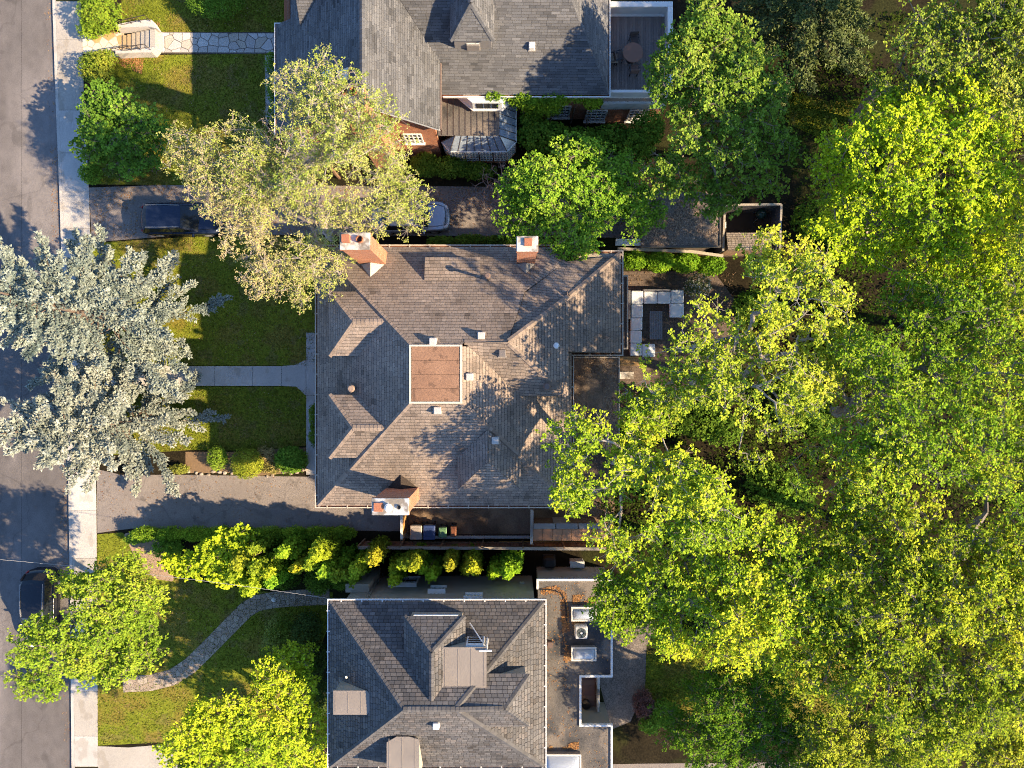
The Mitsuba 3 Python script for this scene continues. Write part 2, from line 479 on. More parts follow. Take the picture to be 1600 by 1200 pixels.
def gutter(house, pts, z, closed=False, width=0.13, name='gutter', mat=None, litter=(0.20, 0.085, 0.045), clips=True, seed=1):
    """a half open trough along the eaves with its brackets and the leaf mould lying in it"""
    mb, lit, cl = MB(), MB(), MB()
    p = [np.array(q, float) for q in pts]
    if closed:
        p = p + [p[0]]
    ring = LineString([q[:2] for q in p])
    if closed:
        body = Polygon([q[:2] for q in p[:-1]])
        out = body.buffer(width, join_style=2).difference(body)
        lip = body.buffer(width, join_style=2).difference(body.buffer(width - 0.055, join_style=2))
    else:
        out = ring.buffer(width, cap_style=2, join_style=2, single_sided=True)
        lip = out.difference(ring.buffer(width - 0.055, cap_style=2, join_style=2, single_sided=True))
    for g in getattr(lip, 'geoms', [lip]):
        if g.geom_type == 'Polygon' and g.area > 1e-4:
            mb.prism(g, z - 0.12, z + 0.015)
    for g in getattr(out, 'geoms', [out]):
        if g.geom_type == 'Polygon':
            mb.prism(g, z - 0.125, z - 0.118)
            lit.add(*sheet(g.buffer(-0.005), z - 0.06)) if g.buffer(-0.005).geom_type == 'Polygon' and not g.buffer(-0.005).is_empty else None
    if clips:
        L = ring.length
        for s in np.arange(0.6, L, 1.05):
            a, b = ring.interpolate(s), ring.interpolate(min(L, s + 0.05))
            d = np.array([b.x - a.x, b.y - a.y])
            d /= np.linalg.norm(d) + 1e-9
            nrm = np.array([-d[1], d[0]])
            c = np.array([a.x, a.y]) + nrm * width / 2
            mb.box(c[0] - .025, c[0] + .025, c[1] - width * .6, c[1] + width * .6, z + .016, z + .03, rot=math.atan2(nrm[1], nrm[0]) - math.pi / 2)
    g = part(house, name, mb.mesh(), mat or WHITE)
    if lit.n:
        part(g, 'leaf_mould', lit.mesh(), flat(litter, 0.95))
    return g

def window_on_wall(house, x0, x1, z0, z1, y, ny, cols=2, rows=2, hood=False, name='window', frame=WHITE):
    """a window in a wall that runs along x at y and faces ny (+1 north, -1 south)"""
    mb = MB()
    d0, d1 = (y, y + 0.07 * ny) if ny > 0 else (y + 0.07 * ny, y)
    fw = 0.07
    mb.box(x0, x1, d0, d1, z0, z0 + fw).box(x0, x1, d0, d1, z1 - fw, z1)
    mb.box(x0, x0 + fw, d0, d1, z0 + fw, z1 - fw).box(x1 - fw, x1, d0, d1, z0 + fw, z1 - fw)
    for i in range(1, cols):
        x = x0 + (x1 - x0) * i / cols
        mb.box(x - .025, x + .025, d0, d1 - .004 * ny, z0 + fw, z1 - fw)
    for i in range(1, rows):
        z = z0 + (z1 - z0) * i / rows
        mb.box(x0 + fw, x1 - fw, d0 + .003, d1 - .012, z - .02, z + .02)
    sill = MB().box(x0 - .06, x1 + .06, min(y, y + .14 * ny), max(y, y + .14 * ny), z0 - .07, z0 - .004)
    w = part(house, name, mb.mesh(), frame)
    part(w, 'pane', bx(x0 + fw, x1 - fw, y + (.012 if ny > 0 else -.025), y + (.025 if ny > 0 else -.012), z0 + fw, z1 - fw), 'window_glass')
    part(w, 'sill', sill.mesh(), frame)
    if hood:
        part(w, 'hood', bx(x0 - .08, x1 + .08, min(y, y + .25 * ny), max(y, y + .25 * ny), z1 + .004, z1 + .09), frame)
    return w

def onplane(px, py, z0, gx, gy, x0=0.0, y0=0.0):
    """the point of the roof plane z = z0 + gx (x - x0) + gy (y - y0) seen at a photo pixel"""
    a, b = (px - 800) / FOC, (600 - py) / FOC
    # x = a d, y = b d, z = CAM_H - d
    d = (CAM_H - z0 + gx * x0 + gy * y0) / (1 + gx * a + gy * b)
    return np.array([a * d, b * d, CAM_H - d])

# ------------------------------------------------------------------ the ground, the road and everything laid on it
ground = thing('ground', 'dark earth below the yards and beyond the road', kind='structure')
put(ground, sheet(sbox(-260, -260, 260, 260), -0.16), 'yard_soil')

road = thing('road', 'grey asphalt street along the left edge, dappled with tree shade', kind='structure')
kerb_l = [(84, 0), (89, 150), (95, 300), (103, 550), (109, 760), (112, 950), (114, 1200)]
kl = [W(x, y)[:2] for x, y in kerb_l]
kl = [kl[0] + (kl[0] - kl[1]) * 40] + kl + [kl[-1] + (kl[-1] - kl[-2]) * 26]
put(road, sheet(Polygon([(p[0], p[1]) for p in kl] + [(-38.5, kl[-1][1]), (-38.5, kl[0][1])]), -0.135), 'asphalt')

yard = thing('yard', 'bare earth and leaf mould of the gardens between the houses', kind='structure')
yd = Polygon([(p[0] + 0.12, p[1]) for p in kl] + [(90, kl[-1][1]), (90, kl[0][1])])
put(yard, prism(yd, -0.155, -0.012), 'yard_soil')

# the pavement: slabs laid one after another beside the kerb
sidewalk = thing('sidewalk', 'pale concrete pavement beside the road', kind='structure')
kerb = part(sidewalk, 'kerb', prism(LineString(kl).buffer(0.09, cap_style=2, single_sided=False).difference(sbox(-60, -400, -50, 400)), -0.15, 0.004), 'concrete')
sw_r = [(124, -40), (131, 150), (139, 300), (146, 550), (150, 760), (152, 950), (153, 1240)]
swr = LineString([W(x, y)[:2] for x, y in sw_r])
kll = LineString(kl)
ys = [W(0, y)[1] for y in (-38, 62, 172, 239, 300, 357, 417, 490, 563, 631, 700, 797, 872, 940, 1010, 1080, 1150, 1238)]
def x_at(ls, y):
    g = ls.intersection(LineString([(-60, y), (30, y)]))
    return g.x if g.geom_type == 'Point' else g.geoms[0].x
r0 = rng(3)
scene['concrete_worn'] = rough(mikit.proc(lambda p, n, uv: concrete(p, n, uv) * mi.Color3f(0.86, 0.84, 0.80)), 0.9)
scene['concrete_new'] = rough(mikit.proc(lambda p, n, uv: concrete(p, n, uv) * mi.Color3f(1.2, 1.2, 1.2)), 0.9)
for i in range(len(ys) - 1):
    ya, yb = ys[i] - .008, ys[i + 1] + .008
    ya = min(ya, 23.0); yb = max(yb, -23.0)
    q = [(x_at(kll, ya) + .1, ya), (x_at(swr, ya), ya), (x_at(swr, yb), yb), (x_at(kll, yb) + .1, yb)]
    mat = 'concrete_new' if i in (10,) else ('concrete_worn' if i in (0, 1, 12, 15) else 'concrete')
    part(sidewalk, 'slab', prism(q, -0.14, 0.006 + 0.004 * r0.random()), mat)

# driveways
def surface(name, label, px, z, mat, kind='structure'):
    k = thing(name, label, kind=kind)
    poly = px_poly(px)
    put(k, prism(poly, -0.05, z), mat)
    return k, poly
drv_n, drv_n_poly = surface('driveway', 'shaded asphalt driveway north of the middle house with two parked cars',
    [(139, 293), (260, 289), (700, 291), (1000, 296), (1000, 372), (640, 368), (300, 366), (150, 378), (143, 372)], 0.0, 'driveway_asphalt')
drv_s, drv_s_poly = surface('driveway', 'long asphalt driveway running along the south side of the middle house',
    [(151, 733), (190, 742), (300, 742), (480, 745), (497, 738), (560, 738), (560, 760), (626, 762), (626, 830), (600, 830), (400, 826), (205, 826), (180, 829), (152, 833)], 0.0, 'driveway_asphalt')
passage, _ = surface('side_passage', 'brown earth passage with bins between the middle house and the fence', [(626.3, 762), (960, 762), (960, 842), (626.3, 841)], -0.004, 'brown_earth')
drv_b, _ = surface('driveway', 'pinkish driveway at the bottom edge of the picture', [(153, 1166), (200, 1168), (262, 1163), (300, 1240), (153, 1240)], 0.0, 'concrete_worn')

# lawns
LAWN = []
def make_lawn(label, px):
    k = thing('lawn', label, kind='structure')
    poly = px_poly(px)
    put(k, sheet(poly, 0.0), 'lawn_turf')
    LAWN.append((k, poly))
    return k
make_lawn('front lawn of the upper house above its flagstone walk', [(190, -60), (190, 40), (245, 50), (430, 50), (445, 40), (445, -60)])
make_lawn('front lawn of the upper house below its flagstone walk', [(176, 92), (245, 86), (416, 84), (420, 290), (140, 288), (150, 210)])
make_lawn('strip of lawn between the north driveway and the spruces', [(140, 380), (300, 370), (520, 370), (520, 395), (500, 430), (500, 572), (470, 571), (330, 571), (152, 571), (147, 470)])
make_lawn('shaded front lawn south of the front walk, edged by flower bed', [(152, 604), (330, 604), (468, 604), (478, 616), (478, 696), (440, 700), (400, 704), (300, 703), (152, 712)])
make_lawn('dappled lawn of the lower house, cut by a curved path', [(152, 835), (190, 832), (240, 862), (262, 902), (420, 925), (520, 925), (520, 960), (430, 1200), (250, 1160), (153, 1165)])
make_lawn('shaded back lawn with a sunlit patch at the upper right', [(1225, 140), (1300, 160), (1420, 145), (1430, 215), (1300, 225), (1235, 195)])
make_lawn('small back lawn behind the lower house', [(1010, 1018), (1120, 1000), (1320, 1010), (1320, 1140), (1200, 1150), (1030, 1120), (1008, 1080)])

# the walks
front_walk = thing('front_walk', 'pale concrete walk from the pavement to the middle house front', kind='structure')
for a, b in ((146, 215), (215, 275), (275, 335), (335, 395), (395, 440)):
    part(front_walk, 'slab', prism(px_poly([(a + .3, 572), (b - .3, 572), (b - .3, 603), (a + .3, 603)]), -0.05, 0.012), 'concrete')
part(front_walk, 'slab', prism(px_poly([(440.3, 572), (462, 570), (478, 562), (478, 618), (463, 604), (440.3, 603)]), -0.05, 0.012), 'concrete')
for a, b in ((520, 561.6), (562, 618), (618.4, 680), (680.4, 742)):
    part(front_walk, 'slab', prism(px_poly([(478.4, a), (512, a), (512, b), (478.4, b)]), -0.05, 0.014 if b < 690 else 0.02), 'concrete')

def crazy_paving(parent, poly, spacing, seed, z, mats, shrink=0.022, name='flagstone'):
    r = rng(seed)
    x0, y0, x1, y1 = poly.bounds
    pts = []
    for x in np.arange(x0 - spacing, x1 + spacing, spacing):
        for y in np.arange(y0 - spacing, y1 + spacing, spacing):
            pts.append((x + r.uniform(-.42, .42) * spacing, y + r.uniform(-.42, .42) * spacing))
    for g in voronoi_diagram(MultiPoint(pts)).geoms:
        q = g.intersection(poly).buffer(-shrink)
        if q.is_empty or q.geom_type != 'Polygon' or q.area < 0.012:
            continue
        part(parent, name, prism(q.simplify(0.01), -0.03, z + r.uniform(0, 0.012)), mats[r.integers(0, len(mats))])
stone_m = [flat(c, 0.9) for c in ((0.50, 0.48, 0.45), (0.44, 0.41, 0.38), (0.55, 0.53, 0.50), (0.47, 0.42, 0.35), (0.42, 0.33, 0.22))]
tan_m = [flat(c, 0.9) for c in ((0.52, 0.38, 0.22), (0.58, 0.50, 0.40), (0.50, 0.33, 0.15), (0.60, 0.55, 0.47))]
flagwalk = thing('flagstone_walk', 'crazy paved flagstone walk leading to the upper house', kind='structure')
part(flagwalk, 'mortar_bed', prism(px_poly([(246, 50), (432, 51), (432, 84), (246, 83)]), -0.05, 0.008), flat((0.17, 0.15, 0.13), 0.95))
crazy_paving(flagwalk, px_poly([(247, 51), (430, 52), (430, 83), (247, 82)]), 0.56, 5, 0.03, stone_m[:4] + stone_m[:3])
landing = thing('flagstone_landing', 'sunlit tan flagstones between the pavement and the steps', kind='structure')
part(landing, 'mortar_bed', prism(px_poly([(127, 52), (194, 50), (192, 92), (128, 84)]), -0.05, 0.004), flat((0.42, 0.34, 0.24), 0.95))
crazy_paving(landing, px_poly([(128, 53), (190, 50), (190, 91), (129, 83)]), 0.5, 6, 0.018, tan_m)
sidepath = thing('garden_path', 'narrow pale stone path beside the front of the upper house', kind='structure')
for i, (a, b) in enumerate(((86, 112), (112, 138), (138, 164), (164, 190))):
    part(sidepath, 'slab', prism(px_poly([(414 + .4 * i, a + .4), (429, a + .4), (429, b - .4), (414 + .4 * i, b - .4)]), -0.03, 0.015), 'concrete')

curved = thing('garden_path', 'curved grey paved path across the lower lawn', kind='structure')
cp = [W(x, y)[:2] for x, y in ((192, 1069), (235, 1067), (270, 1058), (296, 1041), (322, 1016), (384, 953), (402, 942), (430, 937), (470, 934), (515, 932))]
cpoly = ribbon(cp, 0.98)
part(curved, 'bed', prism(cpoly, -0.05, 0.004), flat((0.19, 0.165, 0.14), 0.95))
crazy_paving(curved, cpoly, 0.34, 8, 0.016, [flat(c, 0.9) for c in ((0.36, 0.29, 0.225), (0.31, 0.245, 0.19), (0.40, 0.33, 0.26), (0.33, 0.26, 0.20))], 0.012, 'paving_stone')

patio, _ = surface('patio', 'brown paved patio behind the middle house', [(972, 424), (1115, 424), (1150, 470), (1150, 600), (1000, 640), (900, 700), (890, 560), (972, 560)], 0.0, 'patio_pavers')
gravel_court, _ = surface('gravel_court', 'dappled gravel court behind the lower house', [(945, 985), (1035, 960), (1010, 1010), (1008, 1075), (985, 1128), (955, 1140), (935, 1060)], 0.0, 'gravel')
side_yard, _ = surface('side_yard', 'shaded strip of earth between the fence and the stucco wall', [(560, 858), (960, 862), (960, 915), (560, 915)], -0.002, 'yard_soil')
lane = surface('lane', 'strip of shaded asphalt at the bottom right of the lower house', [(955, 1194), (1300, 1190), (1300, 1260), (955, 1260)], 0.0, 'driveway_asphalt')
bed = thing('flower_bed', 'mulched flower bed edged with pale stones beside the south driveway', kind='structure')
bedpoly = px_poly([(290, 706), (392, 706), (422, 702), (478, 699), (478, 736), (440, 740), (400, 744), (372, 739), (290, 739)])
part(bed, 'mulch', prism(bedpoly, -0.03, 0.02), flat((0.20, 0.13, 0.075), 0.95))
rb = rng(21)
bed_m = [flat(c, .9) for c in ((0.34, 0.28, 0.22), (0.40, 0.34, 0.28), (0.28, 0.22, 0.17))]
ring = bedpoly.exterior
for s in np.arange(0.2, ring.length, 0.36):
    p = ring.interpolate(s)
    if p.y > W(0, 730)[1]:
        continue
    v = trimesh.creation.icosphere(subdivisions=1, radius=1).vertices * (rb.uniform(.06, .16), rb.uniform(.06, .12), rb.uniform(.04, .08))
    v = v + rb.normal(0, .012, v.shape)
    if rb.random() < .3:
        continue
    part(bed, 'edging_stone', trimesh.Trimesh(v + [p.x + rb.normal(0, .04), p.y + rb.normal(0, .07), 0.04]).convex_hull, bed_m[rb.integers(0, 3)])
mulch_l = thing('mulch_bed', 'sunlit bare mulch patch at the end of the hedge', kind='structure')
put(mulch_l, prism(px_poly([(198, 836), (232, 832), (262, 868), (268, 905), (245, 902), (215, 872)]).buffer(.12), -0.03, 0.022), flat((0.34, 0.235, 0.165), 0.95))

# grass: little upright tufts over the lawns, each lawn's grass one mass
def grass_on(key, poly, n, seed, h=0.06):
    r = rng(seed)
    x0, y0, x1, y1 = poly.bounds
    p = np.c_[r.uniform(x0, x1, n * 2), r.uniform(y0, y1, n * 2)]
    p = p[shapely.contains_xy(poly, p[:, 0], p[:, 1])][:n]
    m = len(p)
    a = r.uniform(0, 2 * np.pi, m)
    w, hh = r.uniform(.03, .06, m), r.uniform(.5, 1.3, m) * h
    d = np.c_[np.cos(a), np.sin(a)]
    tip = p + r.normal(0, .03, (m, 2))
    v = np.stack([np.c_[p - d * w[:, None], np.zeros(m)], np.c_[p + d * w[:, None], np.zeros(m)], np.c_[tip, hh]], 1).reshape(-1, 3)
    g = meshkit.fbm(np.c_[p * 0.5, np.zeros(m)], 3, 5)
    c = np.array([0.135, 0.172, 0.016])[None] * (0.7 + 0.6 * r.random(m))[:, None]
    dry = np.clip((g - 0.5) * 4, 0, 1)[:, None] * 0.45
    c = c * (1 - dry) + np.array([0.25, 0.18, 0.05]) * dry
    part(key, 'grass', (v, np.arange(3 * m).reshape(-1, 3)), 'tinted_matte', kind='stuff', color=np.repeat(c, 3, 0))
for i, (k, poly) in enumerate(LAWN):
    grass_on(k, poly, int(min(14000, poly.area * 260)), 100 + i)

# fallen leaves and blossom, lying loose
def litter(label, polys, n, seed, cols, size=0.05, z=0.012, name='leaf_litter'):
    r = rng(seed)
    P = []
    for poly in polys:
        x0, y0, x1, y1 = poly.bounds
        k = int(n * poly.area / sum(q.area for q in polys)) + 1
        p = np.c_[r.uniform(x0, x1, k * 3), r.uniform(y0, y1, k * 3)]
        p = p[shapely.contains_xy(poly, p[:, 0], p[:, 1])]
        den = meshkit.fbm(np.c_[p * 0.9, np.zeros(len(p))], 3, seed)
        P.append(p[den > r.uniform(.35, .6, len(p))][:k])
    p = np.vstack(P)
    m = len(p)
    a = r.uniform(0, 2 * np.pi, m)
    s = r.uniform(.5, 1.2, m) * size
    d, e = np.c_[np.cos(a), np.sin(a)] * s[:, None], np.c_[-np.sin(a), np.cos(a)] * s[:, None] * .7
    zz = (np.full(m, z) if np.ndim(z) == 0 else z) + r.uniform(0, .02, m)
    v = np.stack([np.c_[p - d, zz], np.c_[p + e, zz + r.uniform(0, .03, m)], np.c_[p + d, zz], np.c_[p - e, zz + r.uniform(0, .02, m)]], 1).reshape(-1, 3)
    f = (np.array([[0, 2, 1], [0, 3, 2]])[None] + (np.arange(m) * 4)[:, None, None]).reshape(-1, 3)
    c = np.asarray(cols)[r.integers(0, len(cols), m)] * r.uniform(.7, 1.25, (m, 1))
    key = thing(name, label, kind='stuff')
    put(key, (v, f), 'tinted_matte', color=np.repeat(c, 4, 0))
ORANGE = [(0.36, 0.17, 0.06), (0.28, 0.13, 0.05), (0.42, 0.24, 0.09), (0.22, 0.12, 0.06)]
gut = LineString([(p[0] - 0.32, p[1]) for p in kl]).buffer(0.36, cap_style=2).intersection(sbox(-60, -23, 0, 23))
litter('orange fallen leaves gathered along the road gutter', [gut], 1500, 31, ORANGE, 0.035, -0.125)
litter('pale blossom and leaves strewn over the north driveway', [drv_n_poly], 5200, 32, ORANGE + [(0.4, 0.33, 0.26), (0.32, 0.26, 0.2)], 0.04)
litter('stray leaves on the south driveway', [drv_s_poly], 500, 33, ORANGE + [(0.35, 0.3, 0.24)], 0.035)
litter('brown leaf litter over the back patio', [px_poly([(972, 424), (1150, 424), (1150, 620), (900, 700), (890, 560), (972, 560)])], 2600, 34, [(0.2, 0.13, 0.08), (0.28, 0.18, 0.1), (0.13, 0.09, 0.06)], 0.04)
litter('rust coloured leaves along the edges of the flagstone landing', [px_poly([(150, 46), (196, 44), (250, 34), (250, 42), (196, 52), (150, 54)]), px_poly([(176, 88), (226, 92), (222, 116), (180, 100)])], 900, 35, ORANGE, 0.045, 0.03)

for i, (k, poly) in enumerate(LAWN[:5]):
    litter(('dry leaves and petals scattered on the upper front lawn above the walk', 'dry leaves and petals scattered on the upper front lawn below the walk', 'dry leaves and petals scattered on the lawn strip by the spruces', 'dry leaves and petals scattered on the shaded front lawn', 'dry leaves and petals scattered on the lower lawn')[i], [poly.buffer(-.05)], int(poly.area * 7), 140 + i, [(.30, .20, .09), (.36, .27, .14), (.22, .13, .06)], .035, .03)
# ------------------------------------------------------------------ the middle house: hipped roof round a flat rust coloured deck
V = lambda *a: np.array(a, float)
C = thing('hip_roof_house', 'large middle house with brown shingled hip roof around a flat rust coloured roof deck', 'house')
ze, zd = 5.6, 9.9
tN, tS, tW, tE, tE2 = .797, .78, .783, .789, .70
NWc, SWc, SEc = V(-10.13, 7.13, ze), V(-10.13, -6.33, ze), V(3.1, -6.33, ze)
dNW, dNE, dSE, dSW = V(-4.64, 1.735, zd), V(-2.35, 1.735, zd), V(-2.35, -.82, zd), V(-4.64, -.82, zd)
A = V(-.2, 1.93, 9.74)                      # east end of the ridge
P1, P2 = V(2.4, 7.13, ze), onplane(820, 456, ze, 0, -tN, 0, 7.13)
NE2, SE2 = V(5.67, 6.83, ze), V(5.67, 1.6, ze)
Q = onplane(884, 409, ze, 0, -tN, 0, 6.83)
D = V(2.67, -.565, 7.7)
H2 = V(2.75, 0, 0); H2[2] = ze + tE2 * (5.67 - 2.75); H2[1] = 6.83 - (H2[2] - ze) / tN
up = V(0, 0, .16)
faces = [
    [NWc, P1, P2, A, V(-2.2, 1.93, 9.74), dNE, dNW],               # north slope
    [P1, Q, P2],                                                    # little east facet at the valley
    [Q, NE2, H2, A, P2],                                            # north slope of the east wing
    [dNW, dSW, SWc, NWc],                                           # west slope
    [SWc, SEc, dSE, dSW],                                           # south slope
    [dNE, V(3.1, 1.6, ze), SEc, dSE],                               # east slope
    [NE2, SE2, V(2.75, 1.6, ze + tE2 * 2.92), H2],                  # lower east wing
    [A + up, H2 + up, V(2.75, -.565, ze + tE2 * 2.92) + up, D + up],  # upper east slope
    [V(-2.2, 1.93, 9.74) + up * .3, A + up, D + up, V(.44, -.565, 7.7) + up * .3],   # south slope of the east dormer
]
CT = np.array([0.262, 0.205, 0.166])
tones_c = [(0.17, 0.15, 0.137), (0.275, 0.228, 0.19), (0.22, 0.185, 0.16)]
add_roof(C, 'roof', faces, CT, 11, expo=0.185, wmin=.20, wmax=.30, gap=.010, var=.13, tones=tones_c,
         caps=[(NWc, dNW), (SWc, dSW), (SEc, dSE), (NE2, H2), (H2 + up, A + up), (A, V(-2.2, 1.93, 9.74)), (D + up, A + up)],
         label='brown shingled hip roof with several slopes')
# fascia under the raised east slope
part(C, 'fascia', MB().box(2.70, 2.74, -.55, 4.6, 7.35, 7.72).box(.5, 2.68, -.60, -.57, 7.5, 7.72).mesh(), flat((0.16, 0.12, 0.095), 0.8))

def hip_dormer(house, ridge_y, half, zr, zee, x_eave, x_apex, x_junc, seed, tint, wall_z):
    d = thing_part(house, 'dormer')
    n, s = ridge_y + half, ridge_y - half
    a, j = V(x_apex, ridge_y, zr), V(x_junc, ridge_y, zr)
    nw, sw = V(x_eave, n, zee), V(x_eave, s, zee)
    xv = x_junc - (x_junc - x_apex) - .05
    fN = [nw, a, j, V(x_eave + 1.45, n, zee)]
    fS = [sw, V(x_eave + 1.45, s, zee), j, a]
    fW = [nw, sw, a]
    und, sh, col = shingle_faces([fN, fS, fW], tint, seed, expo=.185, wmin=.20, wmax=.30, gap=.010, var=.13, tones=tones_c)
    put(d, und, flat((0.06, 0.055, 0.05), 0.95))
    part(d, 'shingles', sh, 'shingle_coat', kind='stuff', color=col)
    m, c = ridge_caps([(a, j), (nw, a), (sw, a)], tint * .95, seed + 1)
    part(d, 'ridge_caps', m, 'shingle_coat', kind='stuff', color=c)
    w = MB().box(x_eave + .28, x_eave + .40, s + .3, n - .3, wall_z, zee - .02)
    w.box(x_eave + .40, x_eave + 1.6, s + .3, s + .4, wall_z + .3, zee - .02).box(x_eave + .40, x_eave + 1.6, n - .4, n - .3, wall_z + .3, zee - .02)
    part(d, 'wall', w.mesh(), 'stucco')
    part(d, 'window', MB().box(x_eave + .2, x_eave + .27, ridge_y - .6, ridge_y + .6, wall_z + .3, zee - .2).mesh(), 'window_glass')
    return d
def thing_part(house, name, label=None):
    k = numbered(house + '__' + name)
    if label:
        labels[k] = {'label': label}
    return k
hip_dormer(C, 2.965, 1.575, 8.8, 7.58, -9.02, -7.57, -5.92, 21, CT, 6.4)
hip_dormer(C, -2.085, 1.545, 8.8, 7.58, -9.02, -7.57, -5.92, 23, CT, 6.4)
# the hipped bump on the south slope
k = thing_part(C, 'dormer')
ra, rb_ = V(-1.15, -2.18, 8.95), V(-1.15, -3.7, 8.95)
sw, nwv = V(-2.65, -5.16, 7.7), V(-2.68, -3.54, 7.74)
se = V(.42, -5.16, 7.7)
und, sh, col = shingle_faces([[ra, rb_, sw, nwv], [rb_, se, sw], [ra + V(0, 0, .03), V(.44, -3.7, 7.73), se, rb_]], CT, 27, expo=.185, wmin=.20, wmax=.30, gap=.010, var=.13, tones=tones_c)
put(k, und, flat((0.06, 0.055, 0.05), 0.95))
part(k, 'shingles', sh, 'shingle_coat', kind='stuff', color=col)
part(k, 'wall', MB().box(-2.5, -2.42, -5.0, -3.7, 6.3, 7.62).box(-2.42, .3, -5.05, -4.97, 6.3, 7.62).mesh(), 'stucco')
# shed dormer on the north slope
k = thing_part(C, 'shed_dormer')
y0, y1, z0, z1, xl, xr = 6.36, 5.16, 6.92, 7.20, -4.36, -1.59
und, sh, col = shingle_faces([[V(xl, y0, z0), V(xr, y0, z0), V(xr, y1, z1), V(xl, y1, z1)]], CT * 1.03, 29, expo=.185, wmin=.20, wmax=.30, gap=.010, var=.13, tones=tones_c)
put(k, und, flat((0.06, 0.055, 0.05), 0.95))
part(k, 'shingles', sh, 'shingle_coat', kind='stuff', color=col)
w = MB()
for x in (xl + .06, xr - .12):
    w.add([[x, y0 - .1, 6.0], [x, y0 - .1, z0 - .02], [x, y1, z1 - .02], [x, y1, 6.9], [x + .06, y0 - .1, 6.0], [x + .06, y0 - .1, z0 - .02], [x + .06, y1, z1 - .02], [x + .06, y1, 6.9]],
          [[0, 1, 2], [0, 2, 3], [4, 6, 5], [4, 7, 6], [0, 4, 5], [0, 5, 1], [1, 5, 6], [1, 6, 2]])
w.box(xl + .12, xr - .12, y0 - .16, y0 - .1, 6.0, z0 - .02)
part(k, 'wall', w.mesh(), flat((0.13, 0.10, 0.08), 0.85))

# the flat roof deck, laid in strips
dk = part(C, 'flat_deck', bx(-4.68, -2.31, -.86, 1.775, 9.6, 9.92), flat((0.10, 0.07, 0.055), 0.9), label='flat rust coloured roof deck')
yy = [1.70, 1.06, .42, -.20, -.79]
for i in range(4):
    part(dk, 'membrane_strip', bx(-4.6, -2.40, yy[i + 1] + .012, yy[i] - .004, 9.921, 9.945 + .004 * (i % 2)), 'rust_membrane')
part(C, 'deck_flashing', MB().box(-2.385, -2.28, -.90, 1.80, 9.921, 9.975).box(-4.72, -2.39, -.90, -.81, 9.921, 9.975).box(-4.72, -4.63, -.80, 1.71, 9.921, 9.96).box(-4.72, -2.39, 1.72, 1.80, 9.921, 9.97).mesh(),
     flat((0.62, 0.53, 0.42), 0.5))

# walls
fp = [(-9.7, -5.9), (2.7, -5.9), (2.7, 1.95), (5.27, 1.95), (5.27, 6.4), (2.0, 6.4), (2.0, 6.7), (-9.7, 6.7)]
poly = Polygon(fp)
part(C, 'wall', prism(poly.difference(poly.buffer(-.3, join_style=2)), 0, ze - .14), 'brick')
ep = Polygon([(-10.1, -6.3), (3.07, -6.3), (3.07, 1.63), (5.64, 1.63), (5.64, 6.8), (2.4, 6.8), (2.4, 7.1), (-10.1, 7.1)])
part(C, 'soffit', prism(ep, ze - .13, ze - .06), flat((0.33, 0.28, 0.22), 0.8))
for x0, x1 in ((-7.0, -5.6), (-3.2, -1.4), (.4, 1.6)):
    window_on_wall(C, x0, x1, 1.0, 2.5, -5.9, -1)
for y0_, y1_ in ((4.2, 5.7), (-1.0, .9), (-4.8, -3.2)):
    wmb = MB().box(-9.78, -9.71, y0_, y1_, .9, 2.5)
    wk = part(C, 'window', wmb.mesh(), WHITE)
    part(wk, 'pane', bx(-9.80, -9.785, y0_ + .08, y1_ - .08, .98, 2.42), 'window_glass')
dr_ = part(C, 'door', bx(-9.79, -9.71, 1.35, 2.45, .3, 2.5), flat((0.12, 0.05, 0.03), 0.5))
part(dr_, 'handle', cyl(-9.84, 1.5, 1.25, 1.4, .02), GREYM)
part(C, 'door_step', bx(-10.3, -9.72, 1.1, 2.7, 0.0, .28), 'concrete')
TANG = flat((0.50, 0.42, 0.33), 0.5)
gutter(C, [(-10.13, 7.13), (2.4, 7.13)], ze, mat=TANG)
gutter(C, [(2.46, 6.83), (5.67, 6.83), (5.67, 1.6), (3.12, 1.6)], ze, mat=TANG)
gutter(C, [(3.1, 1.5), (3.1, -6.33), (-10.13, -6.33), (-10.13, 7.13)], ze, mat=TANG)

def chimney(house, x0, x1, y0_, y1_, zb, zt, label, crown='mortar_crown', flues=(), cr=.05):
    ch = part(house, 'chimney', bx(x0, x1, y0_, y1_, zb, zt), 'brick', label=label)
    part(ch, 'corbel', MB().box(x0 - .03, x1 + .03, y0_ - .03, y1_ + .03, zt - .28, zt - .16).box(x0 - cr, x1 + cr, y0_ - cr, y1_ + cr, zt - .155, zt - .002).mesh(), 'brick')
    part(ch, 'crown', bx(x0 - cr + .01, x1 + cr - .01, y0_ - cr + .01, y1_ + cr - .01, zt, zt + .09, ch=.03), crown)
    for fx, fy, r, hgt, mat in flues:
        if r > 0:
            pm = MB().tube([[fx, fy, zt + .05], [fx, fy, zt + hgt]], r, 14, caps=False).tube([[fx, fy, zt + hgt], [fx, fy, zt + .05]], r * .8, 14, caps=False)
            part(ch, 'flue', pm.mesh(), mat)
            part(ch, 'soot', cyl(fx, fy, zt + hgt * .5, zt + hgt * .52, r * .8), BLACKP)  # black disc stands for the dark depth inside the flue
        else:
            part(ch, 'flue', MB().box(fx + r, fx - r, fy + r, fy - r, zt + .06, zt + hgt).mesh(), mat)
    return ch
CLAY = flat((0.36, 0.14, 0.075), 0.9)
chn = chimney(C, -7.74, -6.44, 6.10, 6.80, 5.0, 10.4, 'tall orange brick chimney with a crumbling mortar crown', flues=((-7.45, 6.52, -.17, .4, CLAY), (-6.85, 6.5, .16, .3, CLAY)))
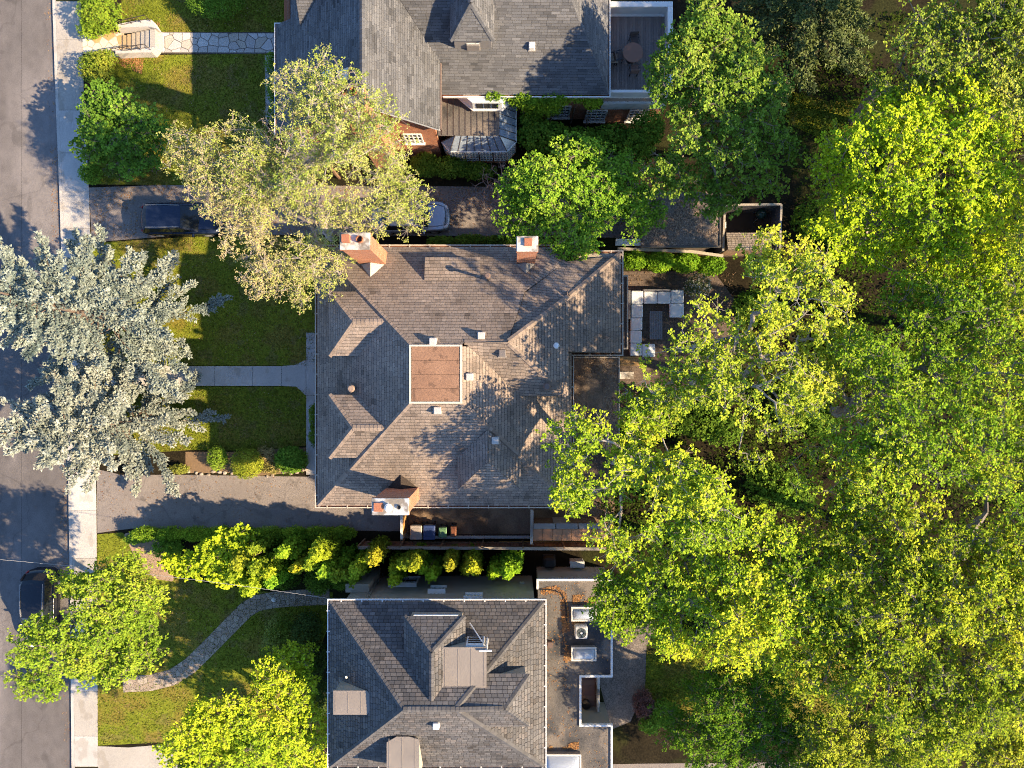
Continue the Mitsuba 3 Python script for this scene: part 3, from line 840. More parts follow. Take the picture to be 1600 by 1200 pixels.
chm = chimney(C, .24, 1.16, 6.12, 6.76, 5.0, 9.84, 'slim red brick chimney with one clay flue', flues=((.74, 6.5, -.17, .22, CLAY),))
scene['chimney_steel'] = rough(mikit.proc(lambda p, n, uv: mix((0.30, 0.26, 0.21), (0.62, 0.62, 0.60), smoothstep(.35, .6, fbm(p.x * 3, p.y * 3, 8.0, 3)))), 0.4, metallic=0.3)
chs = chimney(C, -6.37, -4.76, -5.95, -5.27, 0.3, 9.96, 'wide brown brick chimney capped with sheet metal and two vents', crown='chimney_steel', cr=.06,
              flues=((-6.1, -5.62, -.2, .2, CLAY), (-5.62, -5.62, .15, .28, WHITE), (-5.16, -5.62, .1, .2, GREYM)))
part(chs, 'vent_hood', cyl(-5.62, -5.62, 10.27, 10.33, .19, 14, .10), WHITE)
def cricket(ch, x0, x1, y, yt, zb, zt, mat):
    """little pitched saddle behind a chimney: ridge from the chimney's back up to the roof"""
    xm = (x0 + x1) / 2
    part(ch, 'saddle', ([[x0, y, zb], [x1, y, zb], [xm, y, zt], [xm, yt, zt + .02]], [[0, 2, 3], [1, 3, 2], [0, 1, 2]]), mat)
LEAD = flat((0.42, 0.41, 0.38), 0.6, 0.2)
cricket(chn, -7.74, -6.44, 6.08, 5.36, 6.40, 7.02, LEAD)
cricket(chm, .24, 1.16, 6.10, 5.55, 6.42, 6.90, flat((0.30, 0.28, 0.25), 0.7))
cricket(chs, -6.37, -4.76, -5.25, -4.55, 6.40, 7.02, flat((0.035, 0.025, 0.02), 0.9))

def box_vent(house, px, py, plane, mat=None, w=.33):
    p = onplane(px, py, *plane)
    k = part(house, 'roof_vent', bx(p[0] - w / 2, p[0] + w / 2, p[1] - w / 2, p[1] + w / 2, p[2] - .25, p[2] + .30, ch=.03), mat or flat((0.50, 0.46, 0.42), 0.5))
    part(k, 'flange', bx(p[0] - w * .6, p[0] + w * .6, p[1] - w * .6, p[1] + w * .6, p[2] - .22, p[2] - .02), flat((0.3, 0.27, 0.24), 0.6))
    return k
plN, plS, plE = (ze, 0, -tN, 0, 7.13), (ze, 0, tS, 0, -6.33), (ze, -tE, 0, 3.1, 0)
for px, py, pl in ((677, 534, plN), (752, 525, plN), (734, 589, plE), (684, 641, plS), (774, 688, plE)):
    box_vent(C, px, py, pl)
box_vent(C, 785, 552, (7.72, 0, .83, 0, -.565), flat((0.16, 0.14, 0.13), 0.6))
def pipe_vent(house, px, py, plane, h, r=.06, mat=None, cap=True, name='vent_pipe'):
    p = onplane(px, py, *plane)
    m = MB().tube([[p[0], p[1], p[2] - .1], [p[0], p[1], p[2] + h]], r, 10)
    k = part(house, name, m.mesh(), mat or flat((0.10, 0.085, 0.075), 0.5))
    if cap:
        part(k, 'cowl', cyl(p[0], p[1], p[2] + h + .005, p[2] + h + .12, r * 2.1, 12, r * 1.4), mat or flat((0.17, 0.12, 0.10), 0.5))
    return k
pipe_vent(C, 763, 437, plN, 1.25, .075)
pipe_vent(C, 552, 607, (ze, tW, 0, -10.13, 0), .45, .09, flat((0.30, 0.22, 0.17), 0.5))
pipe_vent(C, 854, 604, (7.72, 0, .83, 0, -.565), .45, .09)
pipe_vent(C, 868, 541, (ze + .16, -tE2, 0, 5.67, 0), .6, .07, WHITE)

# the low flat roof and the balcony at the back
lf = part(C, 'flat_roof', bx(3.22, 5.95, -6.0, 1.45, 2.7, 2.95), flat((0.075, 0.06, 0.05), 0.9), label='low flat brown roof at the back of the house')
for i in range(3):
    part(lf, 'membrane_strip', bx(3.24 + i * .9, 3.24 + (i + 1) * .9 - .01, -5.95, 1.43, 2.951, 2.966 + .003 * (i % 2)), 'brown_membrane')
part(lf, 'edge_trim', MB().box(5.95, 6.02, -6.0, 1.52, 2.85, 3.02).box(3.2, 5.94, 1.45, 1.52, 2.85, 3.02).mesh(), TANG)
part(C, 'rear_wall', MB().box(3.0, 5.8, -5.9, -5.7, 0, 2.69).box(5.6, 5.8, -5.69, 1.4, 0, 2.69).mesh(), 'brick')
litter('brown leaves drifted over the low flat roof', [sbox(3.3, -5.9, 5.9, 1.4)], 1500, 36, [(0.26, 0.17, 0.1), (0.34, 0.24, 0.16), (0.18, 0.12, 0.08)], .05, 2.972)
bal = part(C, 'ledge_roof', bx(5.7, 6.35, 2.0, 5.95, 3.1, 3.3), 'patio_pavers', label='narrow ledge roof with pale trim on the east wall')
part(bal, 'trim', MB().box(6.35, 6.42, 1.93, 6.02, 3.15, 3.38).box(5.7, 6.34, 1.93, 2.0, 3.15, 3.38).box(5.7, 6.34, 5.95, 6.02, 3.15, 3.38).mesh(), TANG)
part(C, 'ledge_wall', bx(5.5, 6.2, 2.1, 5.85, 0, 3.09), 'brick')

# ------------------------------------------------------------------ the lower house: grey shingles, stucco walls
B = thing('stucco_house', 'lower house with grey shingled hip roof, white gutters and stucco walls', 'house')
zb, zr = 6.2, 9.5
bN, bS, bW, bE = -11.15, -19.6, -9.34, 1.64
r1, r2 = V(-5.06, -15.15, zr), V(-2.62, -15.15, zr)
nw, ne, se, sw = V(bW, bN, zb), V(bE, bN, zb), V(bE, bS, zb), V(bW, bS, zb)
BT = np.array([0.118, 0.113, 0.113])
tones_b = [(0.190, 0.160, 0.142), (0.085, 0.084, 0.090), (0.17, 0.157, 0.147), (0.12, 0.10, 0.086)]
kw = dict(expo=.185, wmin=.24, wmax=.31, var=.17, gap=.022, lift=.016, tones=tones_b)
add_roof(B, 'roof', [[nw, ne, r2, r1], [ne, se, r2], [se, sw, r1, r2], [sw, nw, r1]], BT, 41, caps=[(nw, r1), (ne, r2), (se, r2), (sw, r1), (r1, r2)],
         label='grey shingled hip roof with dormers', **kw)
pN, pS, pW, pE = (zb, 0, -(zr - zb) / 4.0, 0, bN), (zb, 0, (zr - zb) / 4.45, 0, bS), (zb, (zr - zb) / 4.28, 0, bW, 0), (zb, -(zr - zb) / 4.26, 0, bE, 0)
def sub_roof(house, name, faces, tint, seed, caps=None, label=None, **k):
    d = thing_part(house, name, label)
    und, sh, col = shingle_faces(faces, tint, seed, **k)
    put(d, und, flat((0.06, 0.055, 0.05), 0.95))
    part(d, 'shingles', sh, 'shingle_coat', kind='stuff', color=col)
    if caps:
        m, c = ridge_caps(caps, np.asarray(tint) * .9, seed + 1, w=.12)
        part(d, 'ridge_caps', m, 'shingle_coat', kind='stuff', color=c)
    return d
ap, ju = V(-3.77, -12.6, 9.27), V(-3.77, -14.93, 9.30)
dw, de, dy, dz = -5.25, -2.28, -11.32, 7.92
yw = -13.2
d = sub_roof(B, 'dormer', [[V(dw, dy, dz), V(de, dy, dz), ap], [V(dw, dy, dz), ap, ju, V(dw, yw, dz)], [V(de, dy, dz), V(de, yw, dz), ju, ap]], BT, 43,
             caps=[(V(dw, dy, dz), ap), (V(de, dy, dz), ap), (ap, ju)], label='hipped dormer facing the middle house', **kw)
part(d, 'wall', MB().box(dw + .2, de - .2, dy - .35, dy - .25, 6.2, dz - .03).box(dw + .2, dw + .3, yw, dy - .35, 6.3, dz - .03).box(de - .3, de - .2, yw, dy - .35, 6.3, dz - .03).mesh(), 'stucco')
part(d, 'fascia', bx(dw + .45, de - .35, dy - .02, dy + .05, dz - .16, dz - .01), WHITE)
part(d, 'window', bx(-4.6, -2.9, dy - .24, dy - .18, 7.05, dz - .2), WHITE)
part(d, 'pane', bx(-4.5, -3.0, dy - .175, dy - .165, 7.12, dz - .27), 'window_glass')
# east gable-dormer sharing the main ridge
e1 = V(-.30, -15.17, 9.36)
ex, ez, eyn, eys = .86, 8.42, -13.92, -16.45
d = sub_roof(B, 'dormer', [[r2 + V(0, -.01, -.13), e1, V(ex, eyn, ez), V(-1.55, eyn, ez)], [e1, V(ex, eys, ez), V(ex, eyn, ez)], [r2 + V(0, -.01, -.13), V(-1.55, eys, ez), V(ex, eys, ez), e1]], BT, 47,
             caps=[(r2, e1), (e1, V(ex, eyn, ez)), (e1, V(ex, eys, ez))], label='hipped dormer on the east slope', **kw)
part(d, 'wall', MB().box(-1.6, ex - .22, eyn - .3, eyn - .2, 6.5, ez - .03).box(ex - .32, ex - .22, eys + .2, eyn - .31, 6.5, ez - .03).mesh(), 'stucco')
# flat topped boxes in tan sheet metal
def flat_box(x0, x1, y0_, y1_, z0, z1, label, curve=False):
    n = 10
    if curve == 'E':
        pts = [(x0, y0_), (x1 - .25, y0_), (x1 - .03, y0_ + .25), (x1, (y0_ + y1_) / 2), (x1 - .03, y1_ - .25), (x1 - .25, y1_), (x0, y1_)]
    elif curve == 'N':
        pts = [(x0, y0_), (x1, y0_), (x1, y1_ - .12), ((x0 + x1) / 2 + .3, y1_), ((x0 + x1) / 2 - .3, y1_), (x0, y1_ - .25)]
    else:
        pts = [(x0, y0_), (x1, y0_), (x1, y1_), (x0, y1_)]
    k = part(B, 'flat_dormer', prism(pts, z0, z1), 'stucco', label=label)
    m = MB()
    q = Polygon(pts).buffer(.06, join_style=2)
    m.prism(q, z1 + .002, z1 + .05)
    part(k, 'metal_top', m.mesh(), 'tan_metal')
    s = MB()
    for x in np.arange(x0 + .05, x1, .62):
        s.box(x - .012, x + .012, y0_ + .02, y1_ - .02, z1 + .051, z1 + .066)
    part(k, 'standing_seam', s.mesh(), 'tan_metal')
    return k
fd = flat_box(-3.23, -1.27, -14.35, -12.55, 6.9, 8.80, 'flat roofed tan metal box on the north slope')
lv = part(fd, 'louvre', bx(-2.2, -1.35, -12.54, -12.44, 7.5, 8.70), WHITE)
part(fd, 'louvre_slats', MB().box(-2.12, -1.43, -12.435, -12.41, 7.62, 7.72).box(-2.12, -1.43, -12.435, -12.41, 7.86, 7.96).box(-2.12, -1.43, -12.435, -12.41, 8.10, 8.20).box(-2.12, -1.43, -12.435, -12.41, 8.34, 8.44).mesh(), BLACKP)
part(B, 'flue_pipe', MB().tube([[-1.22, -12.62, 7.2], [-1.22, -12.62, 8.9]], .06, 8).tube([[-1.55, -12.62, 8.95], [-.95, -12.62, 8.95]], .05, 8).tube([[-1.24, -12.6, 8.6], [-2.1, -11.9, 7.2]], .035, 6).mesh(), WHITE)
flat_box(-8.62, -6.82, -16.0, -14.95, 6.5, 8.02, 'flat tan metal dormer on the shaded west slope', 'E')
flat_box(-6.0, -4.55, -19.4, -17.12, 6.2, 8.15, 'tan metal dormer with rounded top on the south slope', 'N')
part(B, 'vent_pipe', MB().tube([[-8.35, -14.9, 6.6], [-8.1, -14.3, 7.9]], .05, 8).mesh(), WHITE)
box_vent(B, 682, 1131, pS, WHITE, .3)
# walls
poly = Polygon([(-8.9, -19.2), (1.2, -19.2), (1.2, -11.52), (-8.9, -11.52)])
part(B, 'wall', prism(poly.difference(poly.buffer(-.3, join_style=2)), 0, zb - .14), 'stucco', label='beige stucco wall facing the cedars')
part(B, 'soffit', prism([(-9.3, -19.56), (1.6, -19.56), (1.6, -11.19), (-9.3, -11.19)], zb - .13, zb - .06), flat((0.5, 0.48, 0.44), 0.8))
for x0, x1, z0, z1, rows in ((-6.95, -5.5, .6, 2.25, 2), (-4.55, -3.75, 2.5, 3.5, 1), (-2.5, -1.65, 3.85, 4.75, 1)):
    window_on_wall(B, x0, x1, z0, z1, -11.52, 1, cols=2, rows=rows, hood=True)
for x0, x1 in ((-7.6, -6.4), (-3.4, -2.2)):
    window_on_wall(B, x0, x1, 1.2, 2.6, -19.2, -1)
    window_on_wall(B, x0, x1, 4.0, 5.3, -19.2, -1)
part(B, 'wall_vent', bx(.45, .72, -11.51, -11.44, 1.55, 1.72), OFFWHITE)
part(B, 'side_bay', bx(-9.2, -7.9, -11.51, -11.05, 0, 3.4), 'stucco')
gutter(B, [(bW, bN), (bE, bN), (bE, bS), (bW, bS)], zb, closed=True, mat=WHITE, litter=(0.20, 0.10, 0.065))
part(B, 'downspout', MB().tube([[-7.75, -11.42, 0], [-7.75, -11.42, 5.4], [-7.75, -11.2, 6.05]], .05, 8).mesh(), GREYM)
# the flat extension
zf, K = 2.9, 1.01427
ext = Polygon([(x * K, y * K) for x, y in [(1.45, -10.83), (5.45, -10.83), (5.45, -16.05), (3.72, -16.05), (3.72, -18.85), (5.45, -18.85), (5.45, -22.5), (1.45, -22.5)]])
xt = part(B, 'extension', prism(ext, 0, zf - .06), 'stucco')
part(B, 'extension_roof', prism(ext.buffer(.02, join_style=2), zf - .055, zf), 'roof_membrane', label='flat dark membrane roof strewn with leaf mould')
trim = ext.buffer(.10, join_style=2).difference(ext.buffer(-.015, join_style=2)).difference(sbox(0, -25, 1.5, -11.45))
tm = MB()
for g in getattr(trim, 'geoms', [trim]):
    tm.prism(g, zf - .12, zf + .10)
part(B, 'roof_edge', tm.mesh(), WHITE)
litter('rust coloured leaf mould in drifts on the flat extension roof', [LineString([W(x, y, zf)[:2] for x, y in ((850, 924), (868, 921), (880, 930), (883, 960), (884, 985), (888, 1005), (886, 1030))]).buffer(.20), px_poly([(895, 930), (930, 930), (930, 943), (895, 943)], zf), px_poly([(855, 1158), (904, 1160), (904, 1170), (855, 1170)], zf), px_poly([(893, 965), (915, 962), (912, 978), (893, 976)], zf)],
       2600, 37, ORANGE + [(0.30, 0.17, 0.09)], .05, zf + .01)
part(B, 'drain_pipe', tube([W(x, y, zf + .05) + [0, 0, 0] for x, y in ((838, 921), (858, 921), (876, 926), (883, 938), (885, 970))], .03, 6), BLACKP)
litter('thin scatter of brown leaves over the flat extension roof', [ext.buffer(-.15)], 700, 39, ORANGE + [(0.2, 0.14, 0.1)], .04, zf + .004)
def skylight(x0, x1, y0_, y1_, z, label):
    x0, x1, y0_, y1_ = x0 * K, x1 * K, y0_ * K, y1_ * K
    k = part(B, 'skylight', bx(x0, x1, y0_, y1_, z, z + .35), flat((.22, .2, .19), .7), label=label)
    n, m = 14, 8
    u, v = np.meshgrid(np.linspace(0, 1, n), np.linspace(0, 1, m), indexing='ij')
    zz = z + .34 + .30 * np.clip(np.sin(np.pi * u) ** .4 * np.sin(np.pi * v) ** .5, 0, 1)
    P = np.stack([x0 + .05 + (x1 - x0 - .1) * u, y0_ + .05 + (y1_ - y0_ - .1) * v, zz], -1).reshape(-1, 3)
    i, j = np.meshgrid(np.arange(n - 1), np.arange(m - 1), indexing='ij')
    a = (i * m + j).ravel()
    f = np.vstack([np.c_[a, a + m, a + m + 1], np.c_[a, a + m + 1, a + 1]])
    part(k, 'dome', (P, f), 'skylight_dome', smooth=True)
    part(k, 'frame', MB().box(x0 - .03, x1 + .03, y0_ - .03, y0_ + .06, z + .351, z + .41).box(x0 - .03, x1 + .03, y1_ - .06, y1_ + .03, z + .351, z + .41).box(x0 - .03, x0 + .06, y0_ + .061, y1_ - .061, z + .351, z + .41).box(x1 - .06, x1 + .03, y0_ + .061, y1_ - .061, z + .351, z + .41).mesh(), OFFWHITE)
skylight(3.27, 4.58, -12.93, -12.2, zf, 'domed skylight nearer the cedars, half under leaves')
skylight(3.27, 4.58, -15.1, -14.4, zf, 'domed skylight south of the air conditioner')
skylight(1.75, 3.75, -22.0, -20.25, zf, 'large pale domed skylight at the bottom of the flat roof')
part(B, 'roof_drain', MB().box(1.98, 2.25, -14.65, -14.35, zf + .002, zf + .3).mesh(), flat((0.12, 0.08, 0.07), 0.6))
ter = part(B, 'terrace', bx(3.79, 4.95, -19.1, -16.3, .0, .62), CLAY)
rr = rng(50)
for i in range(9):
    part(ter, 'tile_row', bx(3.80, 4.9, -19.05 + i * .305, -19.05 + i * .305 + .295, .621, .635 + .004 * (i % 2)), flat(((0.21, 0.12, 0.09), (0.25, 0.15, 0.11), (0.19, 0.105, 0.085))[i % 3], 0.85))
part(B, 'terrace_parapet', bx(4.98, 5.12, -19.1, -16.3, 0, 1.3), 'mortar_crown')

# ------------------------------------------------------------------ the upper house: brick, long grey slopes
U = thing('brick_house', 'upper brick house with long grey shingled slopes, glass conservatory and roof terrace', 'house')
UT = np.array([0.126, 0.127, 0.133])
tones_u = [(0.088, 0.090, 0.098), (0.162, 0.159, 0.160), (0.125, 0.119, 0.117)]
ku = dict(expo=.135, wmin=.22, wmax=.6, var=.20, gap=.012, lift=.012, tones=tones_u, course=.016)
xr_, zr_ = -7.19, 8.45
add_roof(U, 'roof', [
    [V(-12.6, 13.35, 4.6), V(xr_, 13.35, zr_), V(xr_, 27, zr_), V(-11.64, 27, 5.31), V(-11.64, 19.2, 5.31), V(-12.6, 19.2, 4.6)],
    [V(-3.79, 13.35, 5.4), V(-3.79, 16.93, 5.4), V(xr_, 21.3, zr_), V(xr_, 13.35, zr_)],
    [V(xr_, 21.3, zr_), V(-3.79, 27, 5.4), V(xr_, 27, zr_)],
    [V(-3.79, 15.56, 4.4), V(5.17, 15.56, 4.4), V(1.25, 22, 9.1), V(xr_, 22, 9.1), V(xr_, 21.3, zr_), V(-3.79, 16.93, 5.4)],
    [V(5.17, 15.56, 4.4), V(5.17, 28, 4.4), V(1.25, 22, 9.1)],
    [V(1.25, 22, 9.1), V(5.17, 28, 4.4), V(-7.19, 28, 4.6), V(xr_, 22, 9.1)],
], UT, 61, caps=[(V(xr_, 13.4, zr_), V(xr_, 22, zr_ + .05)), (V(5.17, 15.56, 4.4), V(1.25, 22, 9.1))], label='long grey shingled roof slopes', **ku)
# dormer over the wing
ap, fy, fz = V(-2.0, 18.4, 8.3), 17.2, 6.95
fw, fe, jn = -3.1, -.9, V(-2.0, 20.9, 8.35)
d = sub_roof(U, 'dormer', [[V(fw, fy, fz), V(fe, fy, fz), ap], [V(fw, fy, fz), ap, jn, V(fw, 19.2, fz)], [V(fe, fy, fz), V(fe, 19.2, fz), jn, ap]], UT, 63,
             caps=[(V(fw, fy, fz), ap), (V(fe, fy, fz), ap), (ap, jn)], label='hipped dormer over the east wing', **ku)
part(d, 'wall', MB().box(fw + .15, fe - .15, fy + .2, fy + .3, 5.4, fz - .03).box(fw + .15, fw + .25, fy + .3, 19, 5.5, fz - .03).box(fe - .25, fe - .15, fy + .3, 19, 5.5, fz - .03).mesh(), flat((0.2, 0.19, 0.19), .8))
# cross gable on the west slope
g0, gy, gz, gr = 18.5, 22.0, 8.1, -10.97
xw = lambda z: -12.6 + (z - 4.6) / .7116
sub_roof(U, 'gable', [[V(gr, g0, 5.80), V(xw(gz), gy, gz), V(gr, gy, gz)], [V(gr, 25.5, 5.8), V(gr, gy, gz), V(xw(gz), gy, gz)]], UT * 1.05, 65, label='small cross gable on the west slope', **ku)
part(U, 'gable_wall', ([[gr + .2, g0 + .2, 5.7], [gr + .2, 25.3, 5.7], [gr + .2, gy, gz - .1], [gr + .3, g0 + .2, 5.7], [gr + .3, 25.3, 5.7], [gr + .3, gy, gz - .1]], [[0, 2, 1], [3, 4, 5]]), 'brick')
# walls and gable end
zS = 5.4
pgn = MB()
gab = [(-12.2, 0), (-4.2, 0), (-4.2, 5.3), (xr_, 8.3), (-12.2, 4.7)]
for y in (13.62, 13.9):
    pgn.add([[x, y, z] for x, z in gab], [[0, 1, 2], [0, 2, 3], [0, 3, 4]] if y > 13.7 else [[0, 2, 1], [0, 3, 2], [0, 4, 3]])
part(U, 'wall', pgn.mesh(), 'brick', label='red brick gable wall')
part(U, 'side_wall', MB().box(-12.2, -11.9, 13.91, 27, 0, 4.6).box(-4.5, -4.2, 13.91, 27, 0, 5.3).box(-4.19, 4.7, 15.92, 16.2, 0, 4.3).box(4.72, 5.0, 15.92, 27, 0, 4.3).mesh(), 'brick')
part(U, 'bargeboard', MB().add([[-3.79, 13.33, 5.38], [xr_, 13.33, 8.58], [xr_, 13.33, 8.36], [-3.79, 13.33, 5.16], [-3.79, 13.60, 5.16], [xr_, 13.60, 8.36]], [[0, 1, 2], [0, 2, 3], [3, 2, 5], [3, 5, 4]]).mesh(), flat((0.62, 0.64, 0.66), .5))
def grid_window(x0, x1, z0, z1, y, cols=4, rows=3):
    return window_on_wall(U, x0, x1, z0, z1, y, -1, cols, rows)
grid_window(-5.95, -4.95, 2.6, 4.0, 13.62, 4, 3)
grid_window(2.15, 3.4, .35, 2.05, 15.92, 4, 4)
grid_window(4.55 - .25, 5.75 - .25, .35, 2.0, 15.70, 4, 4)
grid_window(6.75, 7.9, .35, 2.0, 15.70, 4, 4)
# oriel above the conservatory
ori = [(-3.0, 15.91), (-2.15, 15.2), (-.55, 15.2), (.2, 15.91)]
ok = part(U, 'oriel', prism(ori, 3.35, 4.25), flat((0.62, 0.64, 0.66), .6), label='white oriel window above the conservatory')
for i in range(3):
    for j in range(2):
        part(ok, 'pane', bx(-1.95 + i * .42, -1.95 + i * .42 + .36, 15.175, 15.195, 3.5 + j * .33, 3.5 + j * .33 + .28), 'dark_glass')
part(ok, 'sill', prism(Polygon(ori).buffer(.08, join_style=2), 3.25, 3.34), WHITE)
gutter(U, [(5.17, 27), (5.17, 15.56), (-3.72, 15.56)][::-1][::-1], 4.4, mat=WHITE, clips=False)
gutter(U, [(-12.6, 13.35), (-12.6, 19.2), (-11.64, 19.2), (-11.64, 27)][::1], 4.6, mat=WHITE, clips=False)
gutter(U, [(-3.79, 16.8), (-3.79, 13.35)], 5.4, mat=flat((0.22, 0.16, 0.13), .6), clips=False, width=.09)
# skylights on the dark west slope, chimney, porch
pWu = (4.6, .7116, 0, -12.6, 0)
for x in (513, 536):
    p = onplane(x, 120, *pWu)
    a, b = math.atan(.74), .34
    fr = MB()
    c0, c1 = p + V(-b, -.3, -b * .74), p + V(b, .3, b * .74)
    fr.add([[c0[0], c0[1], c0[2] + .03], [c1[0], c0[1], c1[2] + .03], [c1[0], c1[1], c1[2] + .03], [c0[0], c1[1], c0[2] + .03], [c0[0], c0[1], c0[2] + .14], [c1[0], c0[1], c1[2] + .14], [c1[0], c1[1], c1[2] + .14], [c0[0], c1[1], c0[2] + .14]],
           [[4, 5, 6], [4, 6, 7], [0, 1, 5], [0, 5, 4], [1, 2, 6], [1, 6, 5], [2, 3, 7], [2, 7, 6], [3, 0, 4], [3, 4, 7]])
    sk = part(U, 'skylight', fr.mesh(), GREYM)
    part(sk, 'pane', MB().quad(V(c0[0] + .06, c0[1] + .06, c0[2] + .06 * .74 + .150), V(c1[0] - .06, c0[1] + .06, c1[2] - .06 * .74 + .150), V(c1[0] - .06, c1[1] - .06, c1[2] - .06 * .74 + .150), V(c0[0] + .06, c1[1] - .06, c0[2] + .06 * .74 + .150)).mesh(), flat((0.42, 0.48, 0.50), .15))
chu = chimney(U, -8.0, -6.75, 12.75, 13.58, 0, 10.3, 'orange brick chimney at the gable end, half hidden by branches', flues=((-7.6, 13.2, .16, .3, CLAY), (-7.15, 13.2, .16, .3, CLAY)))
porch = sub_roof(U, 'porch_roof', [[V(-12.3, 13.3, 3.6), V(-12.3, 12.2, 3.0), V(-10.2, 12.2, 3.0), V(-10.2, 13.3, 3.6)]], UT * .9, 69, label='low porch roof beside the bare shrub', **ku)
part(U, 'porch_post', MB().box(-12.2, -12.08, 12.3, 12.42, 0, 2.98).box(-10.42, -10.3, 12.3, 12.42, 0, 2.98).mesh(), 'weathered_wood')
p = onplane(740, 78, 4.4, 0, .73, 0, 15.56)
part(U, 'box_vent', bx(p[0] - .35, p[0] + .35, p[1] - .05, p[1] + .45, p[2] - .3, p[2] + .55, ch=.03), flat((0.2, 0.18, 0.17), .8))
part(U, 'vent_window', bx(p[0] - .33, p[0] + .33, p[1] + .02, p[1] + .45, p[2] + .552, p[2] + .60), WHITE)
box_vent(U, 831, 74, (4.4, 0, .73, 0, 15.56), WHITE, .32)

# the conservatory
cons = thing_part(U, 'conservatory', 'glass conservatory with white framed bay in front')
zf_, ze_ = 3.05, 2.2
top = [V(-3.17, 13.84, zf_), V(-.71, 13.84, zf_)]
eav = [V(-4.0, 13.80, ze_), V(-3.53, 13.25, ze_), V(-.29, 13.25, ze_), V(.22, 13.80, ze_)]
scene[cons] = mikit.ply(prism([(-4.15, 13.84), (-.71, 13.84), (-.71, 15.5), (-.71, 15.9), (-4.15, 15.9)], zf_ - .06, zf_ - .004), 'roof_membrane')
sm = MB()
for x in np.arange(-3.9, -.8, .33):
    sm.box(x - .012, x + .012, 13.86, 15.9, zf_ - .003, zf_ + .035)
part(cons, 'roof_seams', sm.mesh(), flat((0.13, 0.11, 0.10), .6))
scene['conservatory_glass'] = {'type': 'twosided', 'bsdf': {'type': 'principled', 'base_color': {'type': 'rgb', 'value': [0.26, 0.31, 0.38]}, 'roughness': 0.12, 'specular': 0.8}}  # pale blue base stands in for sky reflected by the panes
def pane(a, b, c, d, inset=.03):
    m = (a + b + c + d) / 4
    part(cons, 'pane', MB().quad(*[q + (m - q) * inset for q in (a, b, c, d)]).mesh(), 'conservatory_glass')
n = 7
for i in range(n):
    l0, l1 = i / n, (i + 1) / n
    pane(eav[1] + (eav[2] - eav[1]) * l0, eav[1] + (eav[2] - eav[1]) * l1, top[0] + (top[1] - top[0]) * l1, top[0] + (top[1] - top[0]) * l0)
pane(eav[0], eav[1], top[0], top[0] + V(-.02, 0.02, 0))
pane(eav[2], eav[3], top[1], top[1] + V(.02, .02, 0))
for i in range(5):
    ya, yb = 13.84 + i * .41, 13.84 + (i + 1) * .41
    pane(V(.22, ya, ze_), V(.22, yb, ze_), V(-.71, yb, zf_), V(-.71, ya, zf_))
bars = MB()
for i in range(n + 1):
    a, b = eav[1] + (eav[2] - eav[1]) * i / n, top[0] + (top[1] - top[0]) * i / n
    bars.tube([a + V(0, 0, .02), b + V(0, 0, .02)], .022, 4)
for a, b in ((eav[0], top[0]), (eav[3], top[1])):
    bars.tube([a + V(0, 0, .02), b + V(0, 0, .02)], .03, 4)
for i in range(6):
    y = 13.84 + i * .41
    bars.tube([V(.22, y, ze_ + .02), V(-.71, y, zf_ + .02)], .022, 4)
part(cons, 'glazing_bars', bars.mesh(), flat((0.10, 0.085, 0.075), .5))
em = MB()
for a, b in zip(eav[:-1], eav[1:]):
    em.tube([a + V(0, 0, -.04), b + V(0, 0, -.04)], .055, 6)
em.tube([eav[3] + V(0, 0, -.04), V(.22, 15.9, ze_ - .04)], .055, 6)
part(cons, 'eaves_beam', em.mesh(), WHITE)
def bay_window(a, b, cols, rows, nm='bay_window'):
    d = (b - a)
    L = np.linalg.norm(d[:2])
    d = d / L
    nrm = np.array([d[1], -d[0], 0])
    mb, gl = MB(), MB()
    def bar(s0, s1, z0, z1, t0, t1):
        q = [a + d * s + nrm * t for s in (s0, s1) for t in (t0, t1)]
        mb.add([[*(p[:2]), z] for p in q for z in (z0, z1)], BOXF)
    bar(0, L, .45, .55, -.03, .05), bar(0, L, ze_ - .14, ze_ - .06, -.03, .05)
    for i in range(cols + 1):
        s = i * L / cols
        bar(max(0, s - .03), min(L, s + .03), .551, ze_ - .141, -.03, .05)
    for i in range(1, rows):
        z = .5 + (ze_ - .6) * i / rows
        bar(.03, L - .03, z - .018, z + .018, -.02, .04)
    part(cons, nm, mb.mesh(), WHITE)
    q = [a - nrm * .0, b - nrm * .0]
    part(cons, 'pane', ([[*q[0][:2], .5], [*q[1][:2], .5], [*q[1][:2], ze_ - .1], [*q[0][:2], ze_ - .1]], [[0, 1, 2], [0, 2, 3]]), 'dark_glass')
for i in range(4):
    a = eav[1] + (eav[2] - eav[1]) * (i / 4 + .012) + V(0, .05, 0)
    b = eav[1] + (eav[2] - eav[1]) * ((i + 1) / 4 - .012) + V(0, .05, 0)
    bay_window(a, b, 4, 5)
bay_window(eav[0] + V(.04, .02, 0), eav[1] + V(0, .05, 0), 2, 5)
bay_window(eav[2] + V(0, .05, 0), eav[3] + V(-.04, .02, 0), 2, 5)
part(cons, 'plinth', prism(Polygon([(e[0], e[1]) for e in eav] + [(.22, 15.9), (-4.0, 15.9)]).buffer(-.04), 0, .44), 'brick')
part(cons, 'post', MB().box(.16, .26, 13.9, 15.85, .45, .9).mesh(), 'weathered_wood')

